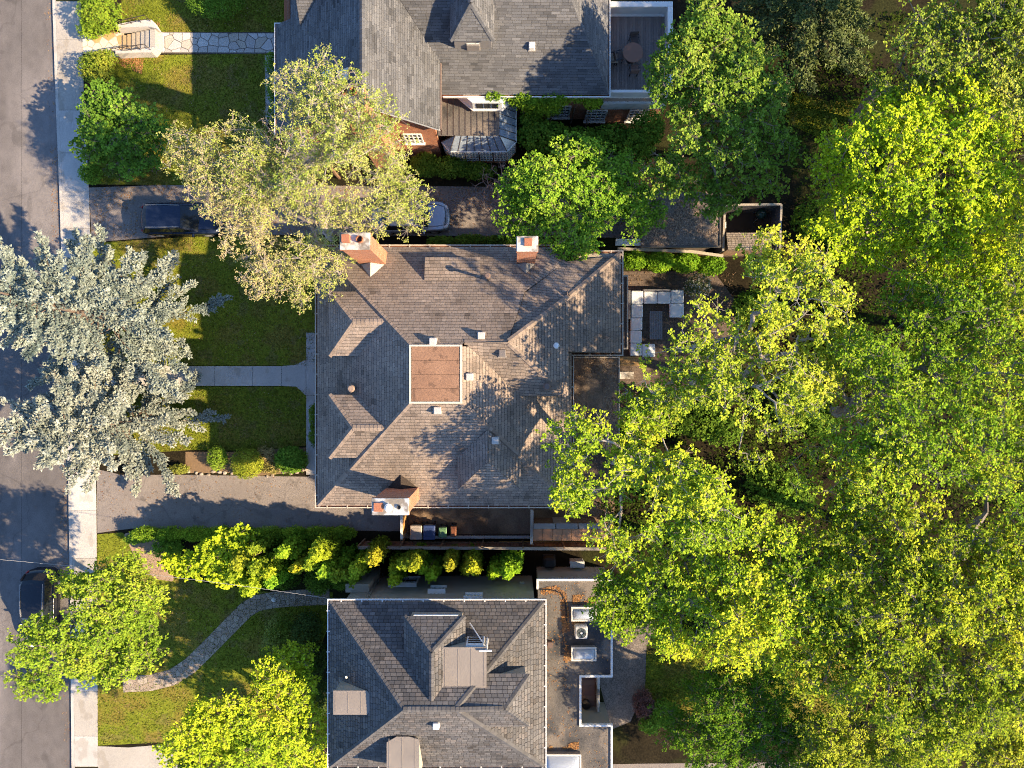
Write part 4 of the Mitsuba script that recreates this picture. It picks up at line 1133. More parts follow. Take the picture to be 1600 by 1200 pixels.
# the roof terrace
ter = thing_part(U, 'terrace', 'roof terrace with grey boards and white parapet')
tz = 3.2
put(ter, bx(5.02, 8.6, 15.72, 20.7, 0, tz - .05), 'brick')
x = 5.22
i = 0
while x < 8.4:
    part(ter, 'deck_board', bx(x, x + .135, 16.05, 20.45, tz - .045, tz + .002 * (i % 3)), flat(((0.215, 0.172, 0.150), (0.245, 0.198, 0.172), (0.195, 0.158, 0.140))[(i * 7) % 3], .85))
    x += .147
    i += 1
part(ter, 'parapet', MB().box(5.2, 8.6, 20.46, 20.58, tz - .04, tz + .95).box(8.48, 8.6, 15.9, 20.45, tz - .04, tz + .95).mesh(), flat((0.60, 0.60, 0.57), .6))
part(ter, 'parapet_cap', MB().box(5.2, 8.7, 20.40, 20.68, tz + .951, tz + 1.03).box(8.42, 8.7, 15.9, 20.39, tz + .951, tz + 1.03).mesh(), WHITE)
part(ter, 'front_rail', MB().box(5.3, 8.41, 15.84, 15.98, tz + .75, tz + .84).box(5.3, 8.41, 15.88, 15.94, tz - .04, tz + .10).mesh(), WHITE)
part(ter, 'front_panel', bx(5.3, 8.41, 15.895, 15.925, tz + .101, tz + .749), flat((0.55, 0.58, 0.58), .5))
part(ter, 'base_trim', MB().box(5.2, 8.45, 20.38, 20.455, tz + .005, tz + .12).mesh(), WHITE)
part(ter, 'fascia', bx(5.02, 8.6, 15.60, 15.715, tz - .9, tz - .06), flat((0.52, 0.55, 0.56), .6))
# ------------------------------------------------------------------ cars
def car(label, x, y, heading, paint, L=4.55, Wd=1.84, Hh=1.5, suv=True, rough_=0.25):
    """body lofted from cross sections; heading = direction the bonnet points, in radians"""
    key = thing('parked_car', label, 'car', 'parked cars')
    ca, sa = math.cos(heading), math.sin(heading)
    def place(mesh):
        v, f = mesh
        v = np.array(v, float)
        return np.c_[x + v[:, 0] * ca - v[:, 1] * sa, y + v[:, 0] * sa + v[:, 1] * ca, v[:, 2]], f
    h = Wd / 2
    # station: x, half width at waist, height of waist, crown height at the middle
    st = [(-.500, .70, .62, .64), (-.485, .86, .78, .82), (-.45, .94, .88, .93), (-.36, .985, .93, .97), (-.15, 1.0, .94, .97), (.1, 1.0, .93, .97), (.22, .985, .91, .98), (.32, .965, .86, .93), (.42, .92, .78, .84), (.475, .82, .66, .72), (.5, .66, .55, .58)]
    rings = []
    for t, w, zw, zc in st:
        X, w = t * L, w * h
        top = [(w * math.cos(a), zw + (zc - zw) * math.sin(a) ** .8) for a in np.linspace(0, math.pi, 9)]
        low = [(-w * 1.0, zw * .72), (-w * .97, .30), (-w * .80, .20), (w * .80, .20), (w * .97, .30), (w * 1.0, zw * .72)]
        rings.append([[X, yy, zz] for yy, zz in top + low])
    R = np.array(rings)
    sg_ = np.clip((np.abs(R[:, :, 0]) / L - .36) / .14, 0, 1) * np.sign(R[:, :, 0])
    R[:, :, 0] += sg_ * (.16 * (1 - (np.abs(R[:, :, 1]) / h) ** 2) - .10)
    n, m = R.shape[:2]
    i, j = np.meshgrid(np.arange(n - 1), np.arange(m), indexing='ij')
    a, b, c, d = i * m + j, i * m + (j + 1) % m, (i + 1) * m + (j + 1) % m, (i + 1) * m + j
    f = np.vstack([np.stack([a, c, b], -1).reshape(-1, 3), np.stack([a, d, c], -1).reshape(-1, 3)])
    v = R.reshape(-1, 3)
    v = np.vstack([v, R[0].mean(0), R[-1].mean(0)])
    j = np.arange(m)
    f = np.vstack([f, np.c_[j, (j + 1) % m, np.full(m, n * m)], np.c_[(j + 1) % m + (n - 1) * m, j + (n - 1) * m, np.full(m, n * m + 1)]])
    mat = 'car_' + key
    scene[mat] = {'type': 'twosided', 'bsdf': {'type': 'principled', 'base_color': {'type': 'rgb', 'value': list(paint)}, 'roughness': rough_, 'metallic': 0.35, 'specular': 0.6, 'clearcoat': 1.0, 'clearcoat_gloss': 0.95}}
    part(key, 'body', place((v, f)), mat, smooth=35)
    # glasshouse
    xr0 = -.455 if suv else -.36
    gh = [(xr0, .72, .90), (xr0 + .06, .70, Hh - .10), (xr0 + .13, .78, Hh - .01), (-.05, .78, Hh + .01), (.06, .76, Hh - .03), (.235, .80, .95)]
    gl = []
    for t, w, z in gh:
        ww = w * h
        gl.append([[t * L, -h * .93, .90], [t * L, -ww, z - .04 if z > 1.1 else z], [t * L, -ww * .86, z + .012], [t * L, 0, z + .035], [t * L, ww * .86, z + .012], [t * L, ww, z - .04 if z > 1.1 else z], [t * L, h * .93, .90]])
    G = np.array(gl)
    bow = np.array([-1, -.8, -.4, .0, .5, 1.0])[:, None]
    G[:, :, 0] += bow * .17 * (1 - (np.abs(G[:, :, 1]) / h) ** 2) - bow * .08
    n, m = G.shape[:2]
    i, j = np.meshgrid(np.arange(n - 1), np.arange(m - 1), indexing='ij')
    a = (i * m + j).ravel()
    f = np.vstack([np.c_[a, a + m + 1, a + 1], np.c_[a, a + m, a + m + 1]])
    part(key, 'glasshouse', place((G.reshape(-1, 3), f)), 'dark_glass', smooth=30)
    # roof panel on top of it, pillars
    rp = G[1:5, 1:6].copy()
    rp[:, :, 2] += .012
    rp[0, :, 0] += .02 * L
    n2, m2 = rp.shape[:2]
    i, j = np.meshgrid(np.arange(n2 - 1), np.arange(m2 - 1), indexing='ij')
    a = (i * m2 + j).ravel()
    f = np.vstack([np.c_[a, a + m2 + 1, a + 1], np.c_[a, a + m2, a + m2 + 1]])
    part(key, 'roof', place((rp.reshape(-1, 3), f)), mat, smooth=40)
    for s in (-1, 1):
        pil = MB()
        pil.tube([[.235 * L, s * h * .84, .96], [.06 * L, s * h * .74, Hh - .05]], .045, 6)
        part(key, 'pillar', place(pil.mesh()), mat)
        pil = MB()
        pil.tube([[-.08 * L, s * h * .92, .93], [-.08 * L, s * h * .78, Hh - .04]], .04, 6)
        part(key, 'pillar', place(pil.mesh()), mat)
        pil = MB()
        pil.tube([[xr0 * L + .02, s * h * .84, .92], [(xr0 + .06) * L, s * h * .76, Hh - .1]], .06, 6)
        part(key, 'pillar', place(pil.mesh()), mat)
    if suv:
        for s in (-1, 1):
            rails = MB()
            rails.tube([[(xr0 + .09) * L, s * h * .70, Hh + .02], [-.1 * L, s * h * .70, Hh + .06], [.05 * L, s * h * .68, Hh + .02]], .02, 5)
            part(key, 'roof_rail', place(rails.mesh()), GREYM)
    # bonnet and hatch shut lines
    ln = MB()
    for s in (-1, 1):
        ln.tube([[.235 * L, s * h * .72, .99], [.36 * L, s * h * .70, .935], [.45 * L, s * h * .58, .80]], .012, 4)
    ln.tube([[.455 * L, -h * .58, .795], [.468 * L, 0, .79], [.455 * L, h * .58, .795]], .014, 4)
    part(key, 'shut_lines', place(ln.mesh()), BLACKP)
    for s in (-1, 1):
        part(key, 'headlight', place(tube([[.44 * L, s * h * .74, .72], [.475 * L, s * h * .60, .68], [.49 * L, s * h * .48, .65]], [.05, .07, .05], 8)), flat((.75, .76, .78), .15))
        part(key, 'tail_light', place(tube([[-.462 * L, s * h * .82, .82], [-.485 * L, s * h * .70, .82]], .06, 8)), flat((.35, .02, .02), .3))
        part(key, 'mirror', place(MB().box(.17 * L, .17 * L + .12, s * h * 1.0 - .02 if s > 0 else -h * 1.0 - .20, s * h * 1.0 + .20 if s > 0 else -h * 1.0 + .02, .94, 1.08, ch=.03).mesh()), mat)
        for t in (-.30, .31):
            w = part(key, 'wheel', place(tube([[t * L, s * (h - .24), .33], [t * L, s * (h - .02), .33]], .33, 18)), flat((.02, .02, .02), .9))
            part(w, 'rim', place(tube([[t * L, s * (h - .03), .33], [t * L, s * (h - .005), .33]], .22, 14)), GREYM)
    part(key, 'grille', place(bx(.488 * L, .503 * L, -h * .45, h * .45, .42, .60, ch=.02)), BLACKP)
    part(key, 'wiper', place(MB().tube([[.238 * L, -.05, .985], [.19 * L, .5, 1.09]], .012, 4).mesh()), BLACKP)
    return key
c1 = W(288, 347)
car('dark blue car parked nearest the street in the north driveway, partly under pale branches', c1[0] + .15, c1[1], 0.0, (0.010, 0.018, 0.045), L=4.7, Wd=1.85, suv=True)
c2 = W(640, 343)
car('silver car parked farther up the north driveway, bonnet towards the gardens', c2[0] + .15, c2[1], 0.02, (0.33, 0.36, 0.42), L=4.5, Wd=1.82, suv=False)
c3 = W(76, 945)
car('black car parked at the kerb under the street maple', c3[0], c3[1] + .0, -math.pi / 2, (0.010, 0.012, 0.018), L=4.6, Wd=1.85, suv=True)

# ------------------------------------------------------------------ steps with railings
st = thing('stone_steps', 'flight of stone steps between pale cheek walls on the flagstone walk', 'steps')
xs = [193, 201, 209, 217, 225, 233, 241]
rs = rng(4)
for i, xx in enumerate(xs):
    a = W(xx, 0)[0]
    part(st, 'tread', bx(a, a + .34, W(0, 82 - i * .3)[1], W(0, 56 - i * .6)[1], -.02, .10 + .07 * i, ch=.012), flat(((0.42, 0.30, 0.17), (0.40, 0.33, 0.25), (0.36, 0.33, 0.29), (0.40, 0.37, 0.33))[min(3, i // 2)], .9))
for ya, yb, yc, yd in ((52, 47, 50, 40), (87, 92, 83, 90)):
    part(st, 'cheek_wall', prism([W(190, ya)[:2], W(190, yb)[:2], W(228, yd)[:2], W(246, yd)[:2], W(254, yc + (3 if yc < 60 else -3))[:2], W(240, yc)[:2]], -.02, .66), flat((0.52, 0.48, 0.44), .9))
part(st, 'landing_slab', prism([W(246, 52)[:2], W(256, 52)[:2], W(256, 82)[:2], W(246, 82)[:2]], 0, .10), stone_m[0])
IRON = flat((0.05, 0.035, 0.028), .6)
for name_, yy0, yy1 in (('iron handrail on the uphill side of the stone steps', 49, 42), ('iron handrail on the lawn side of the stone steps', 88, 86)):
    hk = thing('handrail', name_, 'handrail', 'iron handrails of the stone steps')
    m = MB()
    a, b = W(186, yy0), W(244, yy1)
    n = 4
    pts = [a + (b - a) * i / n + V(0, 0, .95 + .4 * i / n) for i in range(n + 1)]
    m.tube(pts, .025, 6)
    m.tube([p - V(0, 0, .4) for p in pts], .018, 6)
    part(hk, 'rail', m.mesh(), IRON)
    for i in range(n + 1):
        part(hk, 'post', tube([pts[i] - V(0, 0, .95 + .4 * i / n - .1), pts[i]], .02, 6), IRON)

# ------------------------------------------------------------------ bins beside the south fence
def bin_(label, px, py, w, d, h, body, lid, rot=0.0):
    k = thing('wheelie_bin', label, 'bin', 'bins in the side passage')
    p = W(px, py)
    def pl(mesh):
        v, f = mesh
        v = np.array(v, float)
        ca, sa = math.cos(rot), math.sin(rot)
        return np.c_[p[0] + v[:, 0] * ca - v[:, 1] * sa, p[1] + v[:, 0] * sa + v[:, 1] * ca, v[:, 2]], f
    b = .8
    hull = trimesh.Trimesh([[sx * w / 2 * s, sy * d / 2 * s, z] for z, s in ((.06, b), (h, 1.0)) for sx in (-1, 1) for sy in (-1, 1)]).convex_hull
    part(k, 'body', pl((hull.vertices, hull.faces)), flat(body, .55))
    lv, lf_ = chamfer_box(w * 1.06, d * 1.08, .10, .04)
    lv = lv + [0, 0, h + .055]
    part(k, 'lid', pl((lv, lf_)), flat(lid, .45))
    part(k, 'lid_ridge', pl(MB().box(-w * .36, w * .36, -d * .30, d * .30, h + .106, h + .125, ch=.008).mesh()), flat(tuple(np.array(lid) * .85), .45))
    part(k, 'handle', pl(MB().tube([[-w * .38, d * .60, h + .02], [w * .38, d * .60, h + .02]], .02, 6).mesh()), BLACKP)
    for s in (-1, 1):
        part(k, 'wheel', pl(tube([[s * w * .36 - .03, d * .46, .10], [s * w * .36 + .03, d * .46, .10]], .10, 12)), BLACKP)
    return k
bin_('grey bin with littered lid, nearest the gate', 654, 826, .66, .78, 1.05, (0.12, 0.12, 0.12), (0.36, 0.31, 0.27))
bin_('dark blue bin between the grey bin and the green bin', 674, 826, .66, .80, 1.05, (0.015, 0.03, 0.09), (0.03, 0.055, 0.16))
bin_('small green bin beside the blue bin', 694, 827, .46, .56, .85, (0.06, 0.16, 0.07), (0.14, 0.27, 0.13))
bin_('narrow rust brown bin at the end of the row', 710, 826, .34, .58, .75, (0.20, 0.07, 0.03), (0.27, 0.10, 0.045))

# ------------------------------------------------------------------ fences
def board_fence(label, a, b, h, bw, mat, cap=None, seed=1, name='wooden_fence', post_every=2.4, mats=None):
    k = thing(name, label, 'fence')
    a, b = np.asarray(a, float)[:2], np.asarray(b, float)[:2]
    L = np.linalg.norm(b - a)
    d = (b - a) / L
    an = math.atan2(d[1], d[0])
    r = rng(seed)
    n = int(L / bw)
    for i in range(n):
        c = a + d * (i + .5) * L / n
        part(k, 'board', MB().box(c[0] - bw / 2 + .006, c[0] + bw / 2 - .006, c[1] - .012, c[1] + .012, .05, h - r.uniform(.0, .03), rot=an).mesh(), mats[r.integers(0, len(mats))] if mats else mat)
    nrm = np.array([-d[1], d[0]])
    m = (a + b) / 2
    part(k, 'rail', MB().box(m[0] - L / 2, m[0] + L / 2, m[1] + .02, m[1] + .06, .35, .44, rot=an, about=m).box(m[0] - L / 2, m[0] + L / 2, m[1] + .02, m[1] + .06, h - .4, h - .31, rot=an, about=m).mesh(), mat)
    for s in np.arange(0, L + .01, L / max(1, round(L / post_every))):
        c = a + d * s + nrm * .09
        part(k, 'post', MB().box(c[0] - .05, c[0] + .05, c[1] - .05, c[1] + .05, 0, h + .06, rot=an).mesh(), mat)
    if cap:
        part(k, 'cap_rail', MB().box(m[0] - L / 2, m[0] + L / 2, m[1] - .07, m[1] + .10, h + .002, h + .045, rot=an, about=m).mesh(), cap)
    return k
WOODS = [flat(c, .9) for c in ((0.19, 0.10, 0.064), (0.24, 0.13, 0.08), (0.15, 0.084, 0.058), (0.21, 0.125, 0.082))]
board_fence('brown board fence between the bins and the cedars, with pale cap rail', W(560, 856, 1.8), W(946, 858, 1.8), 1.8, .165, 'weathered_wood', 'grey_wood', 71, mats=WOODS)
low = thing('retaining_wall', 'low dark wall with a thin pale coping beside the bins', 'wall')
a, b = W(640, 839, .5), W(832, 839, .5)
part(low, 'wall', bx(a[0], b[0], a[1] - .09, a[1] + .06, 0, .46), flat((0.07, 0.06, 0.055), .9))
part(low, 'coping', bx(a[0], b[0], a[1] - .10, a[1] + .07, .461, .50), flat((0.45, 0.42, 0.38), .8))
gt = thing('wooden_gate', 'orange board gate with a white top rail across the south driveway', 'gate')
ga, gb = W(627, 800, 1.7), W(627, 840, 1.7)
for i in range(9):
    y = gb[1] + (ga[1] - gb[1]) * i / 9
    part(gt, 'board', bx(ga[0] + .03, ga[0] + .07, y + .004, y + (ga[1] - gb[1]) / 9 - .004, .08, 1.68), flat(((0.46, 0.23, 0.07), (0.38, 0.18, 0.06), (0.50, 0.27, 0.09))[i % 3], .8))
part(gt, 'top_rail', bx(ga[0] - .06, ga[0] + .09, gb[1] - .05, ga[1] + .05, 1.70, 1.75), flat((0.62, 0.60, 0.55), .7))
for y in (ga[1] + .09, gb[1] - .09):
    part(gt, 'post', bx(ga[0] - .04, ga[0] + .06, y - .04, y + .04, 0, 1.78), 'grey_wood')
part(gt, 'latch', bx(ga[0] + .075, ga[0] + .10, ga[1] - .35, ga[1] - .2, 1.05, 1.09), GREYM)
board_fence('short fence with pale top running from the house to the brown fence', W(831, 796, 1.7), W(830, 850, 1.7), 1.7, .165, 'weathered_wood', flat((0.50, 0.45, 0.38), .8), 73, mats=WOODS)

sh = thing('garden_shed', 'long low lean-to shed with a rust brown roof beside the fence', 'shed')
a, b = W(833, 818, 2.2), W(938, 845, 2.2)
ym = W(0, 826, 2.35)[1]
x0, x1, yn, ysd = a[0], b[0], a[1], b[1]
def boards_roof(parent, name, p00, p10, p01, n, mats, seed, t=.03):
    """roof boards side by side from p00 along p10; each runs from the eave to the ridge p01"""
    r = rng(seed)
    p00, p10, p01 = (np.asarray(q, float) for q in (p00, p10, p01))
    e, u = (p10 - p00) / n, p01 - p00
    nn = np.cross(e, u)
    nn /= np.linalg.norm(nn)
    if nn[2] < 0: nn = -nn
    for i in range(n):
        A_, B_ = p00 + e * (i + .02), p00 + e * (i + .98)
        q = [A_, B_, B_ + u, A_ + u]
        tt = t + r.uniform(0, .008)
        v = [p for p in q] + [p + nn * tt for p in q]
        part(parent, name, (v, [[4, 5, 6], [4, 6, 7], [0, 1, 5], [0, 5, 4], [1, 2, 6], [1, 6, 5], [2, 3, 7], [2, 7, 6], [3, 0, 4], [3, 4, 7]]), mats[r.integers(0, len(mats))])
RUST = [flat(c, .85) for c in ((0.30, 0.15, 0.085), (0.26, 0.125, 0.07), (0.33, 0.175, 0.10))]
boards_roof(sh, 'roof_sheet', V(x0, ysd, 2.08), V(x1, ysd, 2.08), V(x0, ym, 2.42), 7, RUST, 75)
boards_roof(sh, 'roof_sheet', V(x0, yn, 2.25), V(x1, yn, 2.25), V(x0, ym + .01, 2.44), 3, [flat((0.33, 0.33, 0.32), .6), flat((0.28, 0.28, 0.28), .6)], 76)
part(sh, 'wall', prism(sbox(x0 + .1, ysd + .1, x1 - .1, yn - .08).difference(sbox(x0 + .16, ysd + .16, x1 - .16, yn - .14)), 0, 2.06), 'weathered_wood')
part(sh, 'door', bx(x0 + 1.2, x0 + 2.1, yn - .075, yn - .04, .05, 1.95), 'grey_wood')

# back fence of the upper garden, garage and pen
cf = [(1030, 391), (1080, 393), (1130, 400)]
kf = thing('garden_fence', 'pale topped board fence behind the hedge', 'fence')
rf = rng(77)
ls = LineString([W(x, y, 1.6)[:2] for x, y in [(965, 389)] + cf])
n = int(ls.length / .16)
for i in range(n):
    p, q = ls.interpolate(i * ls.length / n), ls.interpolate((i + 1) * ls.length / n)
    part(kf, 'board', MB().box((p.x + q.x) / 2 - .074, (p.x + q.x) / 2 + .074, (p.y + q.y) / 2 - .012, (p.y + q.y) / 2 + .012, 0, 1.58, rot=math.atan2(q.y - p.y, q.x - p.x)).mesh(), WOODS[rf.integers(0, 4)])
part(kf, 'cap_rail', prism(ls.buffer(.085, cap_style=2), 1.60, 1.64), flat((0.42, 0.36, 0.27), .85))
gar = thing('garage', 'flat roofed garage whose brown roof is covered in leaf litter', 'garage')
a, b = W(1002, 300, 2.8), W(1124, 384, 2.8)
part(gar, 'wall', prism(sbox(a[0] + .15, b[1] + .15, b[0] - .15, a[1] - .1), 0, 2.6), flat((0.14, 0.11, 0.09), .9))
part(gar, 'roof', bx(a[0], b[0], b[1], a[1], 2.602, 2.8), 'gravel')
part(gar, 'roof_edge', MB().box(b[0] + .002, b[0] + .08, b[1], a[1], 2.6, 2.86).box(a[0], b[0] + .08, b[1] - .085, b[1] - .003, 2.6, 2.86).mesh(), flat((0.09, 0.08, 0.075), .7))
litter('brown and tan leaf litter on the garage roof', [sbox(a[0], b[1], b[0], a[1])], 3600, 38, [(0.26, 0.19, 0.14), (0.34, 0.25, 0.19), (0.18, 0.13, 0.1), (0.4, 0.31, 0.24)], .055, 2.805)
mt = thing('metal_panel', 'pale metal panel leaning along the garage edge', 'panel')
a = W(962, 377, 1.9); b = W(1010, 383, 1.9)
put(mt, MB().add([[x, y, z + dz] for x in (a[0], b[0]) for y, z in ((b[1], 1.75), (a[1] + .12, 2.0)) for dz in (-.03, 0)], BOXF).mesh(), flat((0.55, 0.56, 0.56), .4, .5))
pen = thing('dog_pen', 'dark fenced enclosure with pale top rails in the back garden', 'enclosure')
p0, p1, p2_, p3 = W(1133, 320, 1.8), W(1221, 319, 1.8), W(1219, 392, 1.8), W(1130, 392, 1.8)
for a, b in ((p0, p1), (p1, p2_), (p3, p0)):
    d = (b - a)[:2]
    L = np.linalg.norm(d)
    n = int(L / .4)
    for i in range(n):
        c = a[:2] + d * (i + .5) / n
        part(pen, 'panel', MB().box(c[0] - L / n / 2 + .006, c[0] + L / n / 2 - .006, c[1] - .02, c[1] + .02, 0, 1.75, rot=math.atan2(d[1], d[0])).mesh(), flat((0.085, 0.078, 0.08), .85))
    m = (a + b)[:2] / 2
    part(pen, 'top_rail', MB().box(m[0] - L / 2, m[0] + L / 2, m[1] - .06, m[1] + .06, 1.752, 1.80, rot=math.atan2(d[1], d[0]), about=m).mesh(), 'grey_wood')
part(pen, 'floor', sheet([p0[:2], p1[:2], p2_[:2], p3[:2]], .012), flat((0.07, 0.05, 0.045), .95))
part(pen, 'latch_plate', bx(p0[0] + .06, p0[0] + .12, W(0, 352, 1.5)[1] - .18, W(0, 352, 1.5)[1] + .18, 1.2, 1.6), WHITE)
hs = thing('small_shed', 'small shed with a tan shingled roof in the corner of the enclosure', 'shed')
a, b = W(1136, 363, 2.0), W(1204, 392, 2.0)
und, shm, col = shingle_faces([[V(a[0], a[1], 1.85), V(b[0], a[1], 1.85), V(b[0], b[1], 2.2), V(a[0], b[1], 2.2)]], np.array([.30, .245, .195]), 81, expo=.12, wmin=.16, wmax=.24, var=.2)
rk = part(hs, 'roof', und, DARK)
part(rk, 'shingles', shm, 'shingle_coat', kind='stuff', color=col)
part(hs, 'wall', bx(a[0] + .1, b[0] - .1, b[1] + .1, a[1] - .1, 0, 1.82), 'weathered_wood')
part(hs, 'door', bx(a[0] + .9, a[0] + 1.6, a[1] - .095, a[1] - .06, .05, 1.7), 'grey_wood')
kt = thing('kettle_grill', 'dark green round barbecue standing in the enclosure', 'barbecue')
g = W(1190, 334, .9)
part(kt, 'bowl', (lambda m: (m.vertices * [.3, .3, .28] + [g[0], g[1], .85], m.faces))(trimesh.creation.icosphere(subdivisions=3)), flat((0.01, 0.04, 0.035), .3), smooth=True)
for i in range(3):
    t = i * 2.1
    part(kt, 'leg', tube([[g[0] + .15 * math.cos(t), g[1] + .15 * math.sin(t), .7], [g[0] + .35 * math.cos(t), g[1] + .35 * math.sin(t), .02]], .018, 6), GREYM)
part(kt, 'handle', tube([[g[0] - .08, g[1], 1.13], [g[0] - .05, g[1], 1.19], [g[0] + .05, g[1], 1.19], [g[0] + .08, g[1], 1.13]], .015, 6), GREYM)

# ------------------------------------------------------------------ outdoor seating behind the middle house
so = thing('outdoor_sofa', 'white sectional sofa in a C around a low grey table on the patio', 'sofa')
CUSH = flat((0.66, 0.68, 0.69), .85)
zs_ = .45
def cushion(x0, y0, x1, y1):
    a, b = W(x0, y0, zs_), W(x1, y1, zs_)
    part(so, 'cushion', bx(a[0] + .012, b[0] - .012, b[1] + .012, a[1] - .012, .28, zs_ + .02, ch=.05), CUSH)
for q in ((1005.5, 455, 1027, 474.5), (1027, 455, 1048, 474.5), (1048, 452.5, 1069, 473.5), (1046, 473.5, 1069, 496),
          (986, 454, 1005, 475), (986, 475, 1005, 496), (985, 496, 1004, 516), (984, 516, 1003, 536), (984, 536, 1003, 556), (1003, 537, 1024, 558)):
    cushion(*q)
a, b, c_ = W(986, 453, .3), W(1069, 474, .3), W(1003, 556, .3)
part(so, 'base', MB().box(a[0] + .04, b[0] - .04, b[1] + .05, a[1] - .03, .08, .279).box(a[0] + .0, c_[0] - .04, c_[1] + .05, b[1] + .049, .08, .279).mesh(), flat((0.16, 0.15, 0.14), .7))
part(so, 'backrest', MB().box(W(1005, 0, .7)[0], W(1048, 0, .7)[0], W(0, 454.4, .7)[1], W(0, 451.6, .7)[1], .1, .70, ch=.02).mesh(), flat((0.12, 0.12, 0.13), .7))
part(so, 'backrest', MB().box(W(981.5, 0, .7)[0], W(985.2, 0, .7)[0], W(0, 498, .7)[1], W(0, 453, .7)[1], .1, .70, ch=.02).mesh(), flat((0.12, 0.12, 0.13), .7))
ct = thing('coffee_table', 'low dark slatted table inside the white sofa', 'table')
a, b = W(1015, 486, .4), W(1035, 530, .4)
for i in range(7):
    xa = a[0] + (b[0] - a[0]) * i / 7
    part(ct, 'slat', bx(xa + .01, xa + (b[0] - a[0]) / 7 - .006, b[1], a[1], .37, .40), flat((0.15, 0.16, 0.18), .6))
for xx in (a[0] + .06, b[0] - .06):
    for yy_ in (a[1] - .06, b[1] + .06):
        part(ct, 'leg', bx(xx - .025, xx + .025, yy_ - .025, yy_ + .025, 0, .369), BLACKP)
wb = thing('wooden_bench', 'sunlit tan timber bench beyond the corner of the flat roof', 'bench')
a, b = W(966, 557, .4), W(1000, 572, .4)
for i in range(4):
    ya = b[1] + (a[1] - b[1]) * i / 4
    part(wb, 'slat', bx(a[0], b[0], ya + .008, ya + (a[1] - b[1]) / 4 - .008, .38, .42), flat((0.36, 0.22, 0.09), .8))
for xx in (a[0] + .1, b[0] - .1):
    part(wb, 'leg', bx(xx - .04, xx + .04, b[1] + .05, a[1] - .05, 0, .379), WOODS[1])
stp = thing('stepping_stone', 'grey stone slab by the corner of the flat roof', 'slab')
put(stp, prism(px_poly([(967, 581), (990, 581), (990, 592), (967, 592)]), 0.0, .09), 'mortar_crown')

# terrace furniture on the upper house
tb = thing('terrace_table', 'brown table with a pale plant on it on the roof terrace', 'table')
t0 = W(989, 82, tz + .7)
part(tb, 'top', cyl(t0[0], t0[1], tz + .68, tz + .72, .55, 20), flat((0.20, 0.10, 0.065), .6))
part(tb, 'pedestal', cyl(t0[0], t0[1], tz + .005, tz + .679, .06, 10), BLACKP)
part(tb, 'foot', cyl(t0[0], t0[1], tz + .005, tz + .04, .3, 14), BLACKP)
def chair(label, x, y, rot, col):
    k = thing('terrace_chair', label, 'chair', 'chairs on the roof terrace')
    def pl(mesh):
        v, f = mesh
        v = np.array(v, float)
        ca, sa = math.cos(rot), math.sin(rot)
        return np.c_[x + v[:, 0] * ca - v[:, 1] * sa, y + v[:, 0] * sa + v[:, 1] * ca, v[:, 2] + tz + .005], f
    part(k, 'seat', pl(bx(-.24, .24, -.24, .24, .42, .47, ch=.02)), flat(col, .8))
    part(k, 'backrest', pl(bx(-.27, -.22, -.24, .24, .48, .92, ch=.02)), flat(col, .8))
    for sx in (-.2, .2):
        for sy in (-.2, .2):
            part(k, 'leg', pl(bx(sx - .02, sx + .02, sy - .02, sy + .02, 0, .419)), BLACKP)
        part(k, 'armrest', pl(bx(-.22, .2, sx * 1.2 - .025, sx * 1.2 + .025, .62, .65)), BLACKP)
chair('dark chair at the west side of the terrace table', t0[0] - .75, t0[1] - .1, 0.2, (0.10, 0.075, 0.065))
chair('dark chair at the north side of the terrace table', t0[0] + .1, t0[1] + .8, -1.5, (0.085, 0.065, 0.06))
chair('sunlit brown chair at the south side of the terrace table', t0[0] + .1, t0[1] - .8, 1.6, (0.17, 0.10, 0.075))
chair('pale chair pushed against the roof edge on the terrace', W(957, 97, tz)[0], W(0, 97, tz)[1], 0.0, (0.42, 0.34, 0.25))
# air conditioner on the flat extension roof
ac = thing('air_conditioner', 'square grey air conditioner with a round fan grille on the flat roof', 'air conditioner')
a = W(908.5, 989, zf + .7)
part(ac, 'case', bx(a[0] - .34, a[0] + .34, a[1] - .34, a[1] + .34, zf + .06, zf + .70, ch=.05), flat((0.52, 0.51, 0.49), .5))
part(ac, 'fan_well', cyl(a[0], a[1], zf + .701, zf + .712, .27, 24), flat((0.02, 0.035, 0.03), .6))
gm = MB()
for r_ in (.08, .15, .21, .27):
    t = np.linspace(0, 2 * np.pi, 25)
    gm.tube(np.c_[a[0] + r_ * np.cos(t), a[1] + r_ * np.sin(t), np.full(25, zf + .735)], .006, 4, caps=False)
part(ac, 'grille', gm.mesh(), GREYM)
for i in range(4):
    t = i * math.pi / 2 + .4
    c, s = math.cos(t), math.sin(t)
    part(ac, 'fan_blade', ([[a[0] + .04 * c, a[1] + .04 * s, zf + .718], [a[0] + .24 * c - .06 * s, a[1] + .24 * s + .06 * c, zf + .722], [a[0] + .24 * c + .06 * s, a[1] + .24 * s - .06 * c, zf + .716]], [[0, 2, 1]]), flat((0.08, 0.12, 0.11), .5))
part(ac, 'hub', cyl(a[0], a[1], zf + .72, zf + .745, .06, 10), WHITE)
part(ac, 'foot', MB().box(a[0] - .3, a[0] - .2, a[1] - .3, a[1] + .3, zf + .004, zf + .059).box(a[0] + .2, a[0] + .3, a[1] - .3, a[1] + .3, zf + .004, zf + .059).mesh(), DARK)
